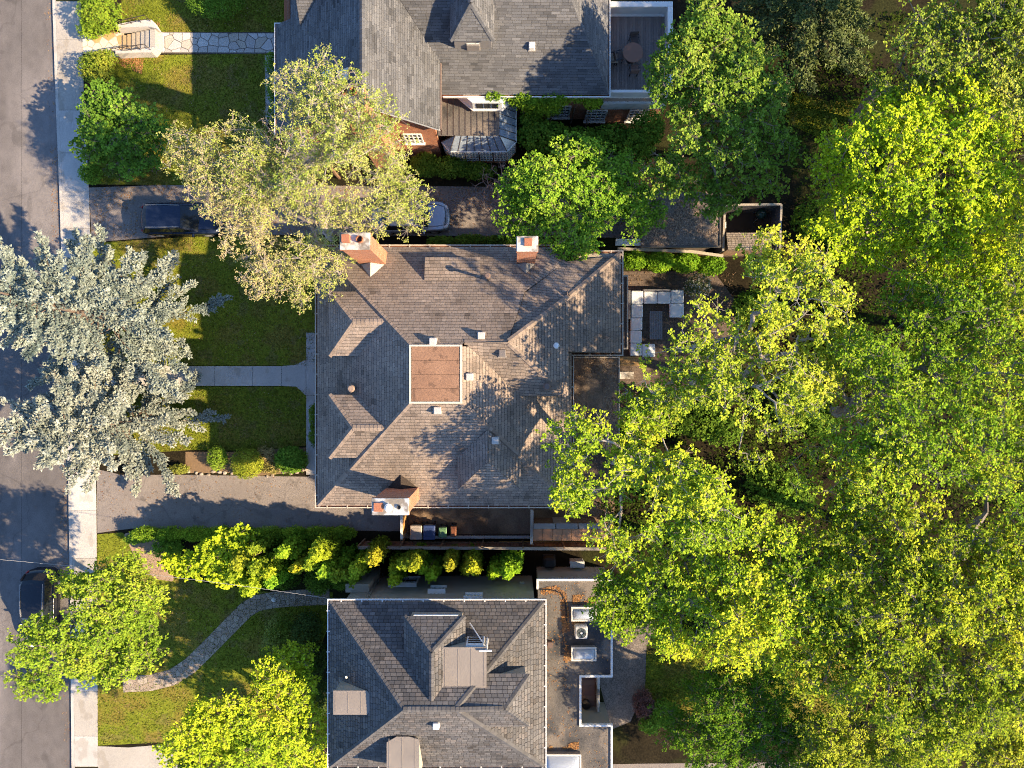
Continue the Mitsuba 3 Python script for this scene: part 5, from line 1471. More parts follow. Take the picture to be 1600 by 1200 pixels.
# odds and ends south of the fence
pt = thing('plant_pot', 'black round pot on the sunken terrace of the lower house', 'pot')
a = W(916, 1101, 1.0)
part(pt, 'pot', tube([[a[0], a[1], .64], [a[0], a[1], 1.05]], [.2, .27], 16), BLACKP)
part(pt, 'soil', cyl(a[0], a[1], 1.051, 1.06, .23, 16), flat((.02, .015, .012), .95))
cv = thing('covered_barbecue', 'black covered barbecue against the stucco wall', 'barbecue')
a = W(859, 880, .9)
part(cv, 'cover', bx(a[0] - .36, a[0] + .36, a[1] - .3, a[1] + .3, .05, 1.0, ch=.12), flat((.018, .018, .02), .7))
part(cv, 'hem', bx(a[0] - .38, a[0] + .38, a[1] - .32, a[1] + .32, .002, .12, ch=.02), flat((.03, .03, .032), .8))
ub = thing('utility_box', 'pale grey utility box beside the stucco wall', 'box')
a = W(902, 882, .9)
part(ub, 'case', bx(a[0] - .4, a[0] + .4, a[1] - .16, a[1] + .16, 0, .9, ch=.03), flat((.42, .43, .42), .5))
part(ub, 'lid', bx(a[0] - .42, a[0] + .42, a[1] - .18, a[1] + .18, .901, .94), flat((.5, .51, .5), .5))
gl = thing('garden_light', 'small white topped garden light on a post beside the curved path', 'light')
a = W(428, 937, .6)
part(gl, 'post', cyl(a[0], a[1], 0, .55, .03, 8), GREYM)
part(gl, 'cap', cyl(a[0], a[1], .62, .70, .14, 14, .05), WHITE)
part(gl, 'lens', cyl(a[0], a[1], .551, .619, .07, 12), flat((.5, .5, .48), .3))
# overhead service cable from the street to the lower house
cb = thing('overhead_cable', 'thin pale service cable sagging from the street to the lower house', 'cable')
a, b = W(-40, 871, 6.6), V(-9.1, -11.35, 5.3)
t = np.linspace(0, 1, 24)
P = a[None] * (1 - t[:, None]) + b[None] * t[:, None]
P[:, 2] -= 4 * .55 * t * (1 - t)
part(cb, 'wire', tube(P, .011, 5), flat((.36, .35, .34), .6))
part(cb, 'bracket', tube([b, [-8.7, -11.35, 5.25]], .03, 6), GREYM)
# ------------------------------------------------------------------ plants
HEX = [(0, 0, 0), (.40, .22, .05), (.38, .64, .03), (0, 1, -.12), (-.38, .64, .03), (-.40, .22, .05)]
HEXF = [[0, 1, 2], [0, 2, 3], [0, 3, 4], [0, 4, 5]]
LOBED = [(0, .42, -.03), (0, 0, 0), (.48, .10, .03), (.30, .36, 0), (.56, .66, .05), (.17, .66, 0), (0, 1.05, -.08), (-.17, .66, 0), (-.56, .66, .05), (-.30, .36, 0), (-.48, .10, .03)]
LOBEDF = [[0, i, i + 1 if i < 10 else 1] for i in range(1, 11)]
RHOMB = [(0, 0, 0), (.30, .45, .04), (0, 1, 0), (-.30, .45, .04)]
RHOMBF = [[0, 1, 2], [0, 2, 3]]
OVAL = [(0, 0, 0), (.40, .48, .05), (0, 1, -.06), (-.40, .48, .05)]
BLADE = [(0, 0, 0), (.13, .35, .02), (0, 1, -.03), (-.13, .35, .02)]

def norm(v):
    return v / (np.linalg.norm(v, axis=-1, keepdims=True) + 1e-9)

def leaves(c, fwd, nor, size, shape=HEX, faces=HEXF):
    nor = norm(nor)
    fwd = norm(fwd - nor * (fwd * nor).sum(-1, keepdims=True))
    s = np.cross(fwd, nor)
    sh = np.asarray(shape)
    v = c[:, None] + size[:, None, None] * (sh[None, :, :1] * s[:, None] + sh[None, :, 1:2] * fwd[:, None] + sh[None, :, 2:] * nor[:, None])
    f = (np.asarray(faces)[None] + (np.arange(len(c)) * len(sh))[:, None, None]).reshape(-1, 3)
    return v.reshape(-1, 3), f, len(sh)

def in_lobes(r, lobes, n, shell=.35, gap=0.0, gapscale=.55, seed=0, top=0.0):
    """points spread through the lobes (cx, cy, cz, rx, ry, rz), denser towards their skins, with gaps where a noise is low"""
    L = np.asarray(lobes, float)
    w = (L[:, 3] * L[:, 4] * L[:, 5]) ** (2 / 3)
    out = []
    have = 0
    while have < n:
        k = r.choice(len(L), n * 2, p=w / w.sum())
        d = norm(r.normal(0, 1, (len(k), 3)))
        d[:, 2] = np.where(r.random(len(k)) < top, np.abs(d[:, 2]), d[:, 2])
        rad = r.random(len(k)) ** shell
        p = L[k, :3] + d * rad[:, None] * L[k, 3:]
        if gap > 0:
            p = p[meshkit.fbm(p * gapscale, 3, seed) > gap]
        out.append(p)
        have += len(p)
    return np.vstack(out)[:n]

def grow(base, fork, targets, r, sag=.15, trunk_r=None, tip_r=.012, power=.48, greed=.3):
    """a branch system from the base through the fork to every target; returns node positions, parents and radii"""
    base, fork = np.asarray(base, float), np.asarray(fork, float)
    n0 = 6
    t = np.linspace(0, 1, n0)
    wob = np.cumsum(r.normal(0, .06, (n0, 3)), 0) * [1, 1, .2]
    wob -= wob[0]
    pos = list(base + (fork - base) * t[:, None] + wob)
    par = [-1] + list(range(n0 - 1))
    plen = [np.linalg.norm(p - base) for p in pos]
    order = np.argsort(np.linalg.norm(targets - fork, axis=1))
    tips = []
    P = np.zeros((len(targets) * 4 + n0 + 4, 3))
    PL = np.zeros(len(P))
    P[:n0], PL[:n0] = pos, plen
    m = n0
    par = list(par)
    for i in order:
        g = targets[i]
        cand = np.arange(2, m)
        d = np.linalg.norm(P[2:m] - g, axis=1)
        rise = np.maximum(0, P[2:m, 2] - g[2])
        j = cand[np.argmin(d + greed * PL[2:m] + .5 * rise)]
        a = P[j]
        L = np.linalg.norm(g - a)
        k = 1 if L < .5 else (2 if L < 1.4 else 3)
        prev = j
        for s in range(1, k + 1):
            u = s / k
            q = a + (g - a) * u
            if s < k:
                q = q + np.array([0, 0, sag * L * 4 * u * (1 - u) * .5]) + r.normal(0, .06 * L, 3)
            P[m], PL[m] = q, PL[prev] + np.linalg.norm(q - P[prev])
            par.append(prev)
            prev = m
            m += 1
        tips.append(prev)
    P = P[:m]
    cnt = np.zeros(m)
    cnt[tips] = 1
    for i in range(m - 1, 0, -1):
        cnt[par[i]] += cnt[i]
    rad = tip_r * np.maximum(cnt, 1) ** power
    if trunk_r:
        rad *= 1 + (trunk_r / rad[0] - 1) * np.clip(np.log(np.maximum(cnt, 1)) / math.log(max(cnt[0], 2)), 0, 1) ** 2
    return P, np.array(par), rad, np.array(tips), cnt

def branch_meshes(P, par, rad, cnt, r, bark, thin_from=.05):
    i = np.arange(1, len(P))
    j = par[1:]
    big = rad[j] > thin_from
    out = []
    for mask, sides in ((big, 7), (~big, 4)):
        if mask.any():
            v, f = segs(P[j[mask]], P[i[mask]], rad[j[mask]] if sides == 7 else np.minimum(rad[j[mask]], rad[i[mask]] * 1.6), rad[i[mask]], sides)
            c = np.asarray(bark) * r.uniform(.7, 1.3, (mask.sum(), 1))
            out.append((v, f, np.repeat(c, sides * 2, 0)))
        else:
            out.append(None)
    return out

def tree(name, label, base, fork, lobes, seed, tips=260, ros=9, per=6, leaf=.15, tint=(.17, .22, .02), warm=(.27, .27, .03), dark=(.09, .15, .015), bark=(.20, .16, .125),
         spread=(.62, .62, .32), gap=.42, shell=.35, shape=HEX, faces=HEXF, group=None, trunk_r=.2, twig_r=.006, tilt=.55, sag=.15, tip_r=.012, cat='tree', top=.35, gapscale=.55, twigs=True, extra=None, leafvar=.22, flatten=.8):
    r = rng(seed)
    group = group or {'sparse_tree': 'open crowned trees of the back gardens', 'maple_tree': 'maples around the upper gardens'}.get(name)
    key = thing(name, label, cat, group)
    lobes = [(*W(l[0], l[1], l[2]), l[3], l[4], l[5] * flatten) for l in lobes]
    tg = in_lobes(r, lobes, tips, shell, gap, gapscale, seed, top)
    b = W(*base) if len(base) == 2 else np.asarray(base, float)
    fk = W(*fork)
    P, par, rad, tp, cnt = grow(b, fk, tg, r, sag=sag, trunk_r=trunk_r, tip_r=tip_r)
    bm = branch_meshes(P, par, rad, cnt, r, bark)
    if bm[0]:
        part(key, 'trunk', bm[0][:2], 'bark', color=bm[0][2])
    # twigs with rosettes of leaves at their ends
    tpos = P[tp]
    n = len(tpos)
    off = r.normal(0, 1, (n, ros, 3))
    off = off / (np.linalg.norm(off, axis=-1, keepdims=True) + 1e-9) * (r.random((n, ros, 1)) ** .45) * np.array(spread)
    rp = tpos[:, None] + off
    root = tpos[:, None] + off * .08
    a, e = np.broadcast_to(root, rp.shape).reshape(-1, 3), rp.reshape(-1, 3)
    tw = slice(None, None, 2)
    tv, tf = segs(a[tw], e[tw], twig_r * 1.5, twig_r * .7, 3)
    tc = np.repeat(np.asarray(bark) * r.uniform(.8, 1.3, (len(a[tw]), 1)), 6, 0)
    mb = MB()
    if bm[1]:
        mb.add(bm[1][0], bm[1][1], bm[1][2])
    if twigs:
        mb.add(tv, tf, tc)
    if mb.n:
        part(key, 'branches', mb.mesh(), 'bark', color=mb.color())
    # leaves
    m = len(e)
    az = r.uniform(0, 2 * np.pi, (m, 1)) + np.arange(per)[None] * (2 * np.pi / per) + r.normal(0, .35, (m, per))
    fwd = np.stack([np.cos(az), np.sin(az), r.normal(-.15, .3, (m, per))], -1)
    nor = np.stack([np.cos(az) * .25, np.sin(az) * .25, np.full((m, per), 1.0)], -1) + SUN * .6 + r.normal(0, tilt, (m, per, 3))
    c = e[:, None] + fwd * .015 + r.normal(0, .03, (m, per, 3))
    size = leaf * r.uniform(.6, 1.25, (m, per))
    v, f, k = leaves(c.reshape(-1, 3), fwd.reshape(-1, 3), nor.reshape(-1, 3), size.ravel(), shape, faces)
    # leaf colour: young bright leaves, older green ones, by spray and by leaf
    spray = (.55 * meshkit.fbm(e * .8, 2, seed + 3) + .45 * meshkit.fbm(e * .3, 2, seed + 7))[:, None]
    w1 = np.clip((spray - .48) * 4 + r.normal(0, .3, (m, per)), 0, 1)[..., None]
    w2 = np.clip((.47 - spray) * 4 + r.normal(0, .3, (m, per)), 0, 1)[..., None]
    col = np.asarray(tint) * (1 - w1) + np.asarray(warm) * w1
    col = col * (1 - w2) + np.asarray(dark) * w2
    col = col * (1 + leafvar * r.normal(0, 1, (m, per, 1))).clip(.45, 1.7)
    col = col * 1.9
    if extra is not None:
        col = extra(e, col, r)
    part(key, 'crown', (v, f), 'leaf', kind='stuff', color=np.repeat(col.reshape(-1, 3), k, 0))
    return key

def bush(name, label, lobes, seed, n=1200, leaf=.11, tint=(.10, .17, .02), warm=(.17, .23, .03), dark=(.05, .09, .015), cat='shrub', group=None, shape=OVAL, faces=RHOMBF, upright=.5, tilt=.6, shell=.28, per=5, stems=5, gap=0.0, top=.4, world=False, extra=None, flowers=None):
    """a shrub: lobes in photo pixels with heights, sprays of leaves over stems"""
    r = rng(seed)
    key = thing(name, label, cat, group)
    L = np.array([(*W(l[0], l[1], l[2]), *l[3:]) if not world else l for l in lobes], float)
    p = in_lobes(r, L, n, shell, gap, 1.2, seed, top)
    p = p[p[:, 2] > .03]
    m = len(p)
    ci = np.argmin(((p[:, None] - L[None, :, :3]) ** 2 / L[None, :, 3:] ** 2).sum(-1), 1)
    out = norm((p - L[ci, :3]) / L[ci, 3:])
    az = r.uniform(0, 2 * np.pi, (m, 1)) + np.arange(per)[None] * (2 * np.pi / per) + r.normal(0, .4, (m, per))
    fwd = np.stack([np.cos(az), np.sin(az), r.normal(.1, .3, (m, per))], -1) + out[:, None] * .6 + np.array([0, 0, upright])
    nor = out[:, None] * .8 + np.array([0, 0, .7]) + r.normal(0, tilt, (m, per, 3))
    size = leaf * r.uniform(.6, 1.3, (m, per))
    v, f, k = leaves((p[:, None] + r.normal(0, .04, (m, per, 3))).reshape(-1, 3), fwd.reshape(-1, 3), nor.reshape(-1, 3), size.ravel(), shape, faces)
    sp = meshkit.fbm(p * 1.6, 2, seed)[:, None]
    w1 = np.clip((sp - .45) * 3 + r.normal(0, .35, (m, per)), 0, 1)[..., None]
    w2 = np.clip((.42 - sp) * 3 + r.normal(0, .3, (m, per)), 0, 1)[..., None]
    col = np.asarray(tint) * (1 - w1) + np.asarray(warm) * w1
    col = col * (1 - w2) + np.asarray(dark) * w2
    col = col * (1 + .2 * r.normal(0, 1, (m, per, 1))).clip(.5, 1.6)
    col = col * 1.75
    if extra is not None:
        col = extra(p, col, r)
    part(key, 'foliage', (v, f), 'leaf', kind='stuff', color=np.repeat(col.reshape(-1, 3), k, 0))
    st_ = MB()
    for l in L:
        for i in range(stems):
            q = l[:3] + norm(r.normal(0, 1, 3)) * l[3:] * .75
            b = np.array([l[0] + r.normal(0, .12), l[1] + r.normal(0, .12), 0.0])
            mid = (b + q) / 2 + r.normal(0, .08, 3)
            st_.tube([b, mid, q], [.03, .02, .008], 4, col=np.array([.16, .12, .09]) * r.uniform(.7, 1.3), caps=False)
    part(key, 'stems', st_.mesh(), 'bark', color=st_.color())
    if flowers is not None:
        fc, nf, fs = flowers
        i = r.choice(m, min(nf, m), replace=False)
        v, f, k = leaves(p[i] + out[i] * .08, norm(r.normal(0, 1, (len(i), 3))), out[i] + [0, 0, .8], fs * r.uniform(.6, 1.3, len(i)), HEX, HEXF)
        part(key, 'flowers', (v, f), 'leaf', kind='stuff', color=np.repeat(np.asarray(fc) * r.uniform(.8, 1.1, (len(i), 1)), k, 0))
    return key

def spruce(name, label, base, height, radius, seed, tint=(.19, .235, .205), tip=(.37, .395, .32), dark=(.07, .105, .10), levels=15, per=6, lean=(0, 0), z0=1.1, shoot=.17, thick=.062, group=None, droop=.25, dens=66, plume=.24, side=.34):
    """a conifer of plumes: whorled boughs, each a fox tail of short shoots with smaller tails branching off it"""
    r = rng(seed)
    key = thing(name, label, 'tree', 'blue spruces at the street' if name == 'blue_spruce' else None)
    b = W(*base)
    top = b + [lean[0], lean[1], height]
    zt = np.linspace(0, 1, 9)
    part(key, 'trunk', tube(b + (top - b) * zt[:, None], .22 * (1 - zt) + .02, 8), 'bark_spruce')
    br = MB()
    A_, E_, Wt = [], [], []
    def tail(pts, rad, w0, w1):
        """shoots all round one polyline"""
        L = np.linalg.norm(np.diff(pts, axis=0), axis=1)
        n = max(4, int(L.sum() * dens))
        s = np.sort(r.random(n)) ** .9
        cum = np.r_[0, np.cumsum(L)] / L.sum()
        q = np.clip(np.searchsorted(cum, s) - 1, 0, len(L) - 1)
        f = norm(np.diff(pts, axis=0))[q]
        p = pts[q] + (pts[q + 1] - pts[q]) * ((s - cum[q]) / (cum[q + 1] - cum[q] + 1e-9))[:, None]
        o = norm(np.cross(f, r.normal(0, 1, (n, 3))))
        o[:, 2] *= .6
        k = rad * (1 - .55 * s)[:, None] * r.uniform(.15, 1, (n, 1))
        A_.append(p + o * k)
        E_.append(norm(f * r.uniform(.4, 1.1, (n, 1)) + o * .9 + [0, 0, .18] + r.normal(0, .2, (n, 3))))
        Wt.append(w0 + (w1 - w0) * s)
    for lv in range(levels):
        u = (lv + r.random() * .7) / levels
        z = z0 + (height - z0) * u ** .92
        Lb = radius * (1 - u) ** .72
        k = per if u < .8 else 4
        az0 = r.uniform(0, 2 * np.pi)
        for i in range(k):
            az = az0 + i * 2 * np.pi / k + r.normal(0, .2)
            L = Lb * r.choice([.55, .8, 1.0, 1.2], p=[.2, .3, .35, .15]) * r.uniform(.9, 1.1) + .2
            d = np.array([math.cos(az), math.sin(az)])
            n = max(4, int(L / .4))
            s = np.linspace(0, 1, n + 1)
            rise = (.6 * u + .02) * L * s - droop * L * s ** 1.5 * (1 - u) + .12 * L * s ** 4
            sd = np.array([-d[1], d[0]])
            bend = r.normal(0, .10) * L * s ** 2
            c = b[:2] + (top - b)[:2] * (z / height)
            pts = np.c_[c + d * (s * L)[:, None] + sd * bend[:, None], z + rise]
            br.tube(pts, .008 + .028 * (1 - s) * (1 - u * .6), 4, col=np.array([.17, .12, .09]) * r.uniform(.7, 1.2), caps=False)
            tail(pts[max(0, n // 6):], plume, .15, 1.0)
            m = int(L * 2.6)
            for j in range(m):
                tt = r.uniform(.18, .92)
                x = tt * n
                q = min(int(x), n - 1)
                p = pts[q] + (pts[q + 1] - pts[q]) * (x - q)
                f = norm(pts[q + 1] - pts[q])
                sg = 1 if j % 2 else -1
                ln = min(1.25, side * (1 - tt) * L + .28) * r.uniform(.6, 1.1)
                e = norm(f * r.uniform(.7, 1.1) + np.array([sd[0], sd[1], 0]) * sg * r.uniform(.35, .75) + np.array([0, 0, r.normal(0, .12)]))
                tail(np.stack([p, p + e * ln * .5, p + e * ln + [0, 0, .05 * ln]]), plume * .72, .25 + .3 * tt, 1.0)
    part(key, 'branches', br.mesh(), 'bark', color=br.color())
    A_, E_, w = np.vstack(A_), np.vstack(E_), np.concatenate(Wt)
    n = len(A_)
    ln = shoot * r.uniform(.6, 1.2, n)
    th = thick * r.uniform(.7, 1.3, n)
    ref = norm(np.cross(E_, r.normal(0, 1, (n, 3))))
    o2 = np.cross(E_, ref)
    base_ = A_ + E_ * (ln * .25)[:, None]
    v = np.stack([base_ + ref * th[:, None], base_ + (-.5 * ref + .866 * o2) * th[:, None], base_ + (-.5 * ref - .866 * o2) * th[:, None], A_ + E_ * ln[:, None]], 1).reshape(-1, 3)
    f0 = np.array([[3, 0, 1], [3, 1, 2], [3, 2, 0]])
    f = (f0[None] + (np.arange(n) * 4)[:, None, None]).reshape(-1, 3)
    sp = meshkit.fbm(A_ * .9, 2, seed)[:, None]
    wt = np.clip(w[:, None] * .8 + (sp - .5) * 1.2 + r.normal(0, .2, (n, 1)) - .25, 0, 1)
    col = (np.asarray(tint) * (1 - wt) + np.asarray(tip) * wt)
    dk = np.clip((.38 - sp) * 4, 0, 1)
    col = (col * (1 - dk) + np.asarray(dark) * dk) * r.uniform(.75, 1.25, (n, 1))
    part(key, 'crown', (v, f), 'needle', kind='stuff', color=np.repeat(col, 4, 0))
    return key
scene['bark_spruce'] = rough((.15, .11, .085), .95)

# the two blue spruces at the street
spruce('blue_spruce', 'northern of the two silvery blue spruces leaning out over the street', (250, 520), 14.0, 5.5, 201, lean=(-.6, .9))
spruce('blue_spruce', 'southern of the two silvery blue spruces, beside the south driveway', (248, 652), 12.4, 4.1, 202, lean=(-.4, -.1), tint=(.215, .245, .205), tip=(.41, .42, .345))
spruce('dark_conifer', 'dark drooping conifer at the top edge behind the roof terrace', (1222, 70), 13.0, 4.6, 203, tint=(.055, .085, .028), tip=(.18, .22, .055), dark=(.025, .045, .016), levels=15, per=7, shoot=.20, thick=.065, droop=.5, dens=52, plume=.32)

# sparse pale tree over the north driveway
def pale(e, col, r):
    left = np.clip((-8.5 - e[:, 0]) / 6, 0, 1)
    low = np.clip((10.5 - e[:, 1]) / 5, 0, 1)
    w = np.clip(-.06 + .28 * left + .45 * low * left + .16 * low + r.normal(0, .28, len(e)), 0, .85)[:, None, None]
    return col * (1 - w) + np.array([.56, .42, .27]) * w * r.uniform(.7, 1.2, (len(e), 1, 1))
tree('locust_tree', 'large sparse pale green tree with grey twigs over the north driveway', (516, 371), (497, 300, 5.0), [
    (530, 185, 11, 2.7, 2.3, 1.5), (490, 135, 10.8, 1.9, 1.5, 1.0), (372, 250, 9.2, 2.4, 2.2, 1.3), (330, 290, 8.8, 1.9, 1.7, 1.1), (455, 270, 9.6, 2.8, 2.4, 1.6), (585, 300, 8.8, 2.0, 1.9, 1.2),
    (440, 410, 8.6, 2.2, 1.7, 1.2), (470, 440, 8.2, 1.6, 1.3, 1.0), (385, 350, 8.8, 2.2, 1.6, 1.1), (570, 230, 10, 2.0, 1.8, 1.2), (540, 350, 9, 1.9, 1.2, 1.1), (300, 240, 8.6, 1.2, 1.3, .9), (615, 300, 8.4, 1.3, 1.2, .9), (505, 400, 8.4, 1.4, 1.3, .9), (420, 300, 9.2, 2.2, 1.8, 1.2), (640, 325, 8.2, 1.1, 1.2, .9)],
    211, tips=660, ros=17, per=6, leaf=.092, tint=(.19, .225, .045), warm=(.27, .27, .085), dark=(.115, .165, .022), bark=(.38, .32, .28), spread=(.6, .6, .42), gap=.34, twig_r=.007, tip_r=.011, trunk_r=.26, extra=pale, shape=RHOMB, faces=RHOMBF, tilt=.7, leafvar=.3)

MAPLE = dict(leaf=.17, ros=10, per=6, tips=240)
tree('maple_tree', 'vivid green tree beside the north chimney of the middle house', (893, 345), (890, 325, 3.2), [
    (880, 305, 6.0, 2.6, 1.9, 1.3), (830, 290, 5.6, 1.7, 1.4, 1.0), (955, 335, 5.6, 1.8, 1.6, 1.2), (890, 375, 5.8, 2.0, 1.0, 1.0), (900, 255, 5.4, 2.0, 1.3, 1.0), (815, 340, 5.2, 1.2, 1.4, 1.0), (990, 335, 5.0, 1.3, 1.2, 1.0), (970, 275, 5.2, 1.5, 1.1, 1.0)],
    212, tips=310, ros=15, per=6, leaf=.13, tint=(.115, .21, .018), warm=(.19, .27, .03), dark=(.055, .115, .012), gap=.36, trunk_r=.16, shape=OVAL, faces=RHOMBF)
tree('maple_tree', 'tall mid green tree beside the roof terrace of the upper house', (1058, 255), (1080, 210, 4.5), [
    (1120, 95, 9.0, 2.5, 2.2, 1.6), (1135, 200, 8.6, 3.0, 2.2, 1.7), (1195, 250, 7.6, 1.7, 1.7, 1.3), (1065, 270, 7.2, 2.0, 1.6, 1.3), (1065, 120, 8.4, 1.6, 2.0, 1.3), (1100, 40, 9.0, 1.8, 1.2, 1.2), (1180, 130, 8.8, 1.6, 2.0, 1.4), (1120, 310, 6.6, 1.6, .9, 1.0)],
    213, tips=420, ros=11, per=6, leaf=.15, tint=(.10, .165, .02), warm=(.18, .23, .035), dark=(.05, .095, .014), gap=.36, trunk_r=.2, shape=OVAL, faces=RHOMBF)
tree('maple_tree', 'brightest yellow green maple at the upper right', (1335, 398), (1352, 348, 6.5), [
    (1435, 245, 12.4, 3.4, 2.6, 1.8), (1350, 355, 11.2, 2.2, 1.7, 1.3), (1510, 190, 12.6, 2.4, 1.9, 1.4), (1450, 390, 11.4, 2.6, 1.9, 1.4), (1560, 320, 12, 2.2, 2.2, 1.5), (1330, 260, 10.6, 1.6, 1.5, 1.1), (1500, 300, 12.4, 2.6, 2.2, 1.6), (1400, 180, 11.4, 1.9, 1.1, 1.1), (1560, 430, 11, 1.7, 1.7, 1.2)],
    214, tips=600, ros=17, per=6, leaf=.125, tint=(.23, .31, .015), warm=(.37, .395, .02), dark=(.10, .17, .012), gap=.37, trunk_r=.28, tilt=.5, shape=OVAL, faces=RHOMBF)
SP = dict(tint=(.175, .255, .018), warm=(.315, .345, .03), dark=(.075, .125, .014), bark=(.20, .17, .14))
tree('sparse_tree', 'open branched tree in the far upper right corner', (1330, 190), (1380, 140, 7), [
    (1520, 60, 13, 3.2, 2.2, 1.6), (1440, 110, 12, 2.0, 1.7, 1.2), (1595, 130, 13, 2.2, 2.2, 1.5), (1560, 10, 13, 2.4, 1.6, 1.3), (1400, 190, 10.5, 1.6, 1.2, 1.0), (1640, 60, 13, 2.6, 2.4, 1.6), (1440, 20, 12.4, 1.8, 1.2, 1.1)],
    215, tips=380, ros=13, per=6, leaf=.118, gap=.42, trunk_r=.24, shape=OVAL, faces=RHOMBF, **{**SP, **dict(tint=(.16,.21,.025), warm=(.27,.28,.045), dark=(.065,.10,.015))})
tree('sparse_tree', 'small open tree in front of the shaded back lawn', (1265, 262), (1290, 258, 5), [
    (1335, 225, 8.6, 1.4, 1.1, .9), (1300, 280, 8.2, 1.3, 1.3, .9), (1330, 310, 8, 1.0, 1.0, .8)],
    216, tips=80, ros=13, per=6, leaf=.118, gap=.42, trunk_r=.11, shape=OVAL, faces=RHOMBF, **SP)
tree('sparse_tree', 'tall open maple overhanging the white sofa', (1105, 545), (1125, 535, 7), [
    (1240, 455, 13.6, 2.4, 1.9, 1.5), (1145, 520, 13.6, 2.2, 1.8, 1.4), (1075, 585, 12.8, 2.0, 1.6, 1.3), (1190, 610, 13, 2.7, 2.0, 1.7), (1285, 540, 12.4, 1.4, 1.5, 1.2), (1030, 640, 11, 1.7, 1.5, 1.2), (1120, 690, 12.4, 2.4, 1.7, 1.5), (1280, 640, 12.8, 2.0, 1.8, 1.5), (1000, 540, 9.4, .9, .9, .6), (1215, 400, 11.6, 1.4, 1.0, 1.0), (1190, 520, 7, 2.0, 1.6, 1.0), (1240, 600, 6.5, 1.8, 1.5, 1.0)],  # lowest lobes hang hidden under the crown, placed to shade the sofa
    217, tips=330, ros=13, per=6, leaf=.125, gap=.46, trunk_r=.3, shape=OVAL, faces=RHOMBF, **{**SP, **dict(bark=(.36, .31, .265), tint=(.19,.245,.022), warm=(.34,.345,.035), dark=(.08,.125,.014))})
tree('sparse_tree', 'open tree reaching over the east eaves of the middle house', (960, 712), (965, 722, 6), [
    (920, 690, 12, 1.9, 1.2, 1.0), (935, 760, 12.4, 2.0, 1.5, 1.2), (880, 735, 11.6, 1.0, .8, .7), (1030, 770, 13, 2.4, 1.9, 1.5), (1000, 690, 11.4, 1.7, 1.5, 1.1), (1100, 800, 13.4, 2.0, 1.7, 1.4), (970, 840, 11.6, 1.9, 1.2, 1.0), (885, 780, 11, .9, .8, .7)],
    218, tips=230, ros=13, per=6, leaf=.125, gap=.47, trunk_r=.22, shape=OVAL, faces=RHOMBF, **{**SP, **dict(bark=(.36, .31, .265), tint=(.17,.245,.017), warm=(.32,.345,.027), dark=(.065,.115,.011))})
tree('sparse_tree', 'high crowned tree in the middle of the right hand canopy', (1300, 640), (1330, 640, 8), [
    (1390, 560, 13.2, 2.4, 2.0, 1.6), (1500, 510, 13, 2.5, 2.0, 1.6), (1570, 620, 14, 2.5, 2.4, 1.8), (1450, 680, 14.2, 2.8, 2.3, 1.8), (1360, 720, 13.4, 2.2, 2.2, 1.6), (1580, 740, 14, 2.2, 2.0, 1.6), (1290, 740, 12.6, 2.0, 1.6, 1.3), (1310, 790, 12.6, 1.6, 1.4, 1.2), (1440, 470, 12, 1.6, 1.2, 1.0), (1400, 590, 8, 2.4, 2.0, 1.3), (1330, 560, 6, 1.8, 1.8, 1.2), (1490, 560, 8, 2.2, 2.0, 1.3)],  # low lobes under this crown keep the sun off the sofa and patio
    219, tips=700, ros=13, per=6, leaf=.118, gap=.38, trunk_r=.32, shape=OVAL, faces=RHOMBF, **{**SP, **dict(tint=(.125,.205,.014), warm=(.27,.31,.025), dark=(.045,.085,.009))})
tree('sparse_tree', 'lower canopy tree shading the gravel court', (1065, 850), (1080, 860, 7), [
    (985, 940, 10.6, 1.8, 1.6, 1.2), (1075, 905, 11.8, 2.4, 1.8, 1.5), (1170, 870, 12.6, 2.5, 2.0, 1.6), (1190, 980, 12.8, 2.6, 2.0, 1.6), (1085, 990, 11, 1.9, 1.3, 1.1), (1255, 930, 13, 2.2, 2.0, 1.6)],
    220, tips=480, ros=15, per=6, leaf=.122, gap=.36, trunk_r=.28, tint=(.18, .255, .016), warm=(.35, .365, .026), dark=(.065, .11, .011), bark=(.20, .17, .14), shape=OVAL, faces=RHOMBF)
tree('sparse_tree', 'bright crowned tree in the lower right corner', (1310, 890), (1350, 900, 8), [
    (1370, 950, 13.8, 2.6, 2.2, 1.7), (1500, 930, 14, 2.8, 2.2, 1.8), (1400, 1060, 14, 2.6, 2.0, 1.7), (1540, 1050, 14, 2.6, 2.2, 1.8), (1300, 1040, 13, 2.0, 1.7, 1.4), (1470, 1130, 13.6, 2.4, 1.4, 1.3), (1580, 870, 14, 2.0, 2.0, 1.5), (1420, 840, 13.6, 2.2, 1.8, 1.5), (1310, 840, 12.6, 1.8, 1.6, 1.3)],
    221, tips=640, ros=15, per=6, leaf=.122, gap=.36, trunk_r=.34, tint=(.175, .225, .016), warm=(.345, .345, .028), dark=(.06, .095, .010), bark=(.20, .17, .14), shape=OVAL, faces=RHOMBF)
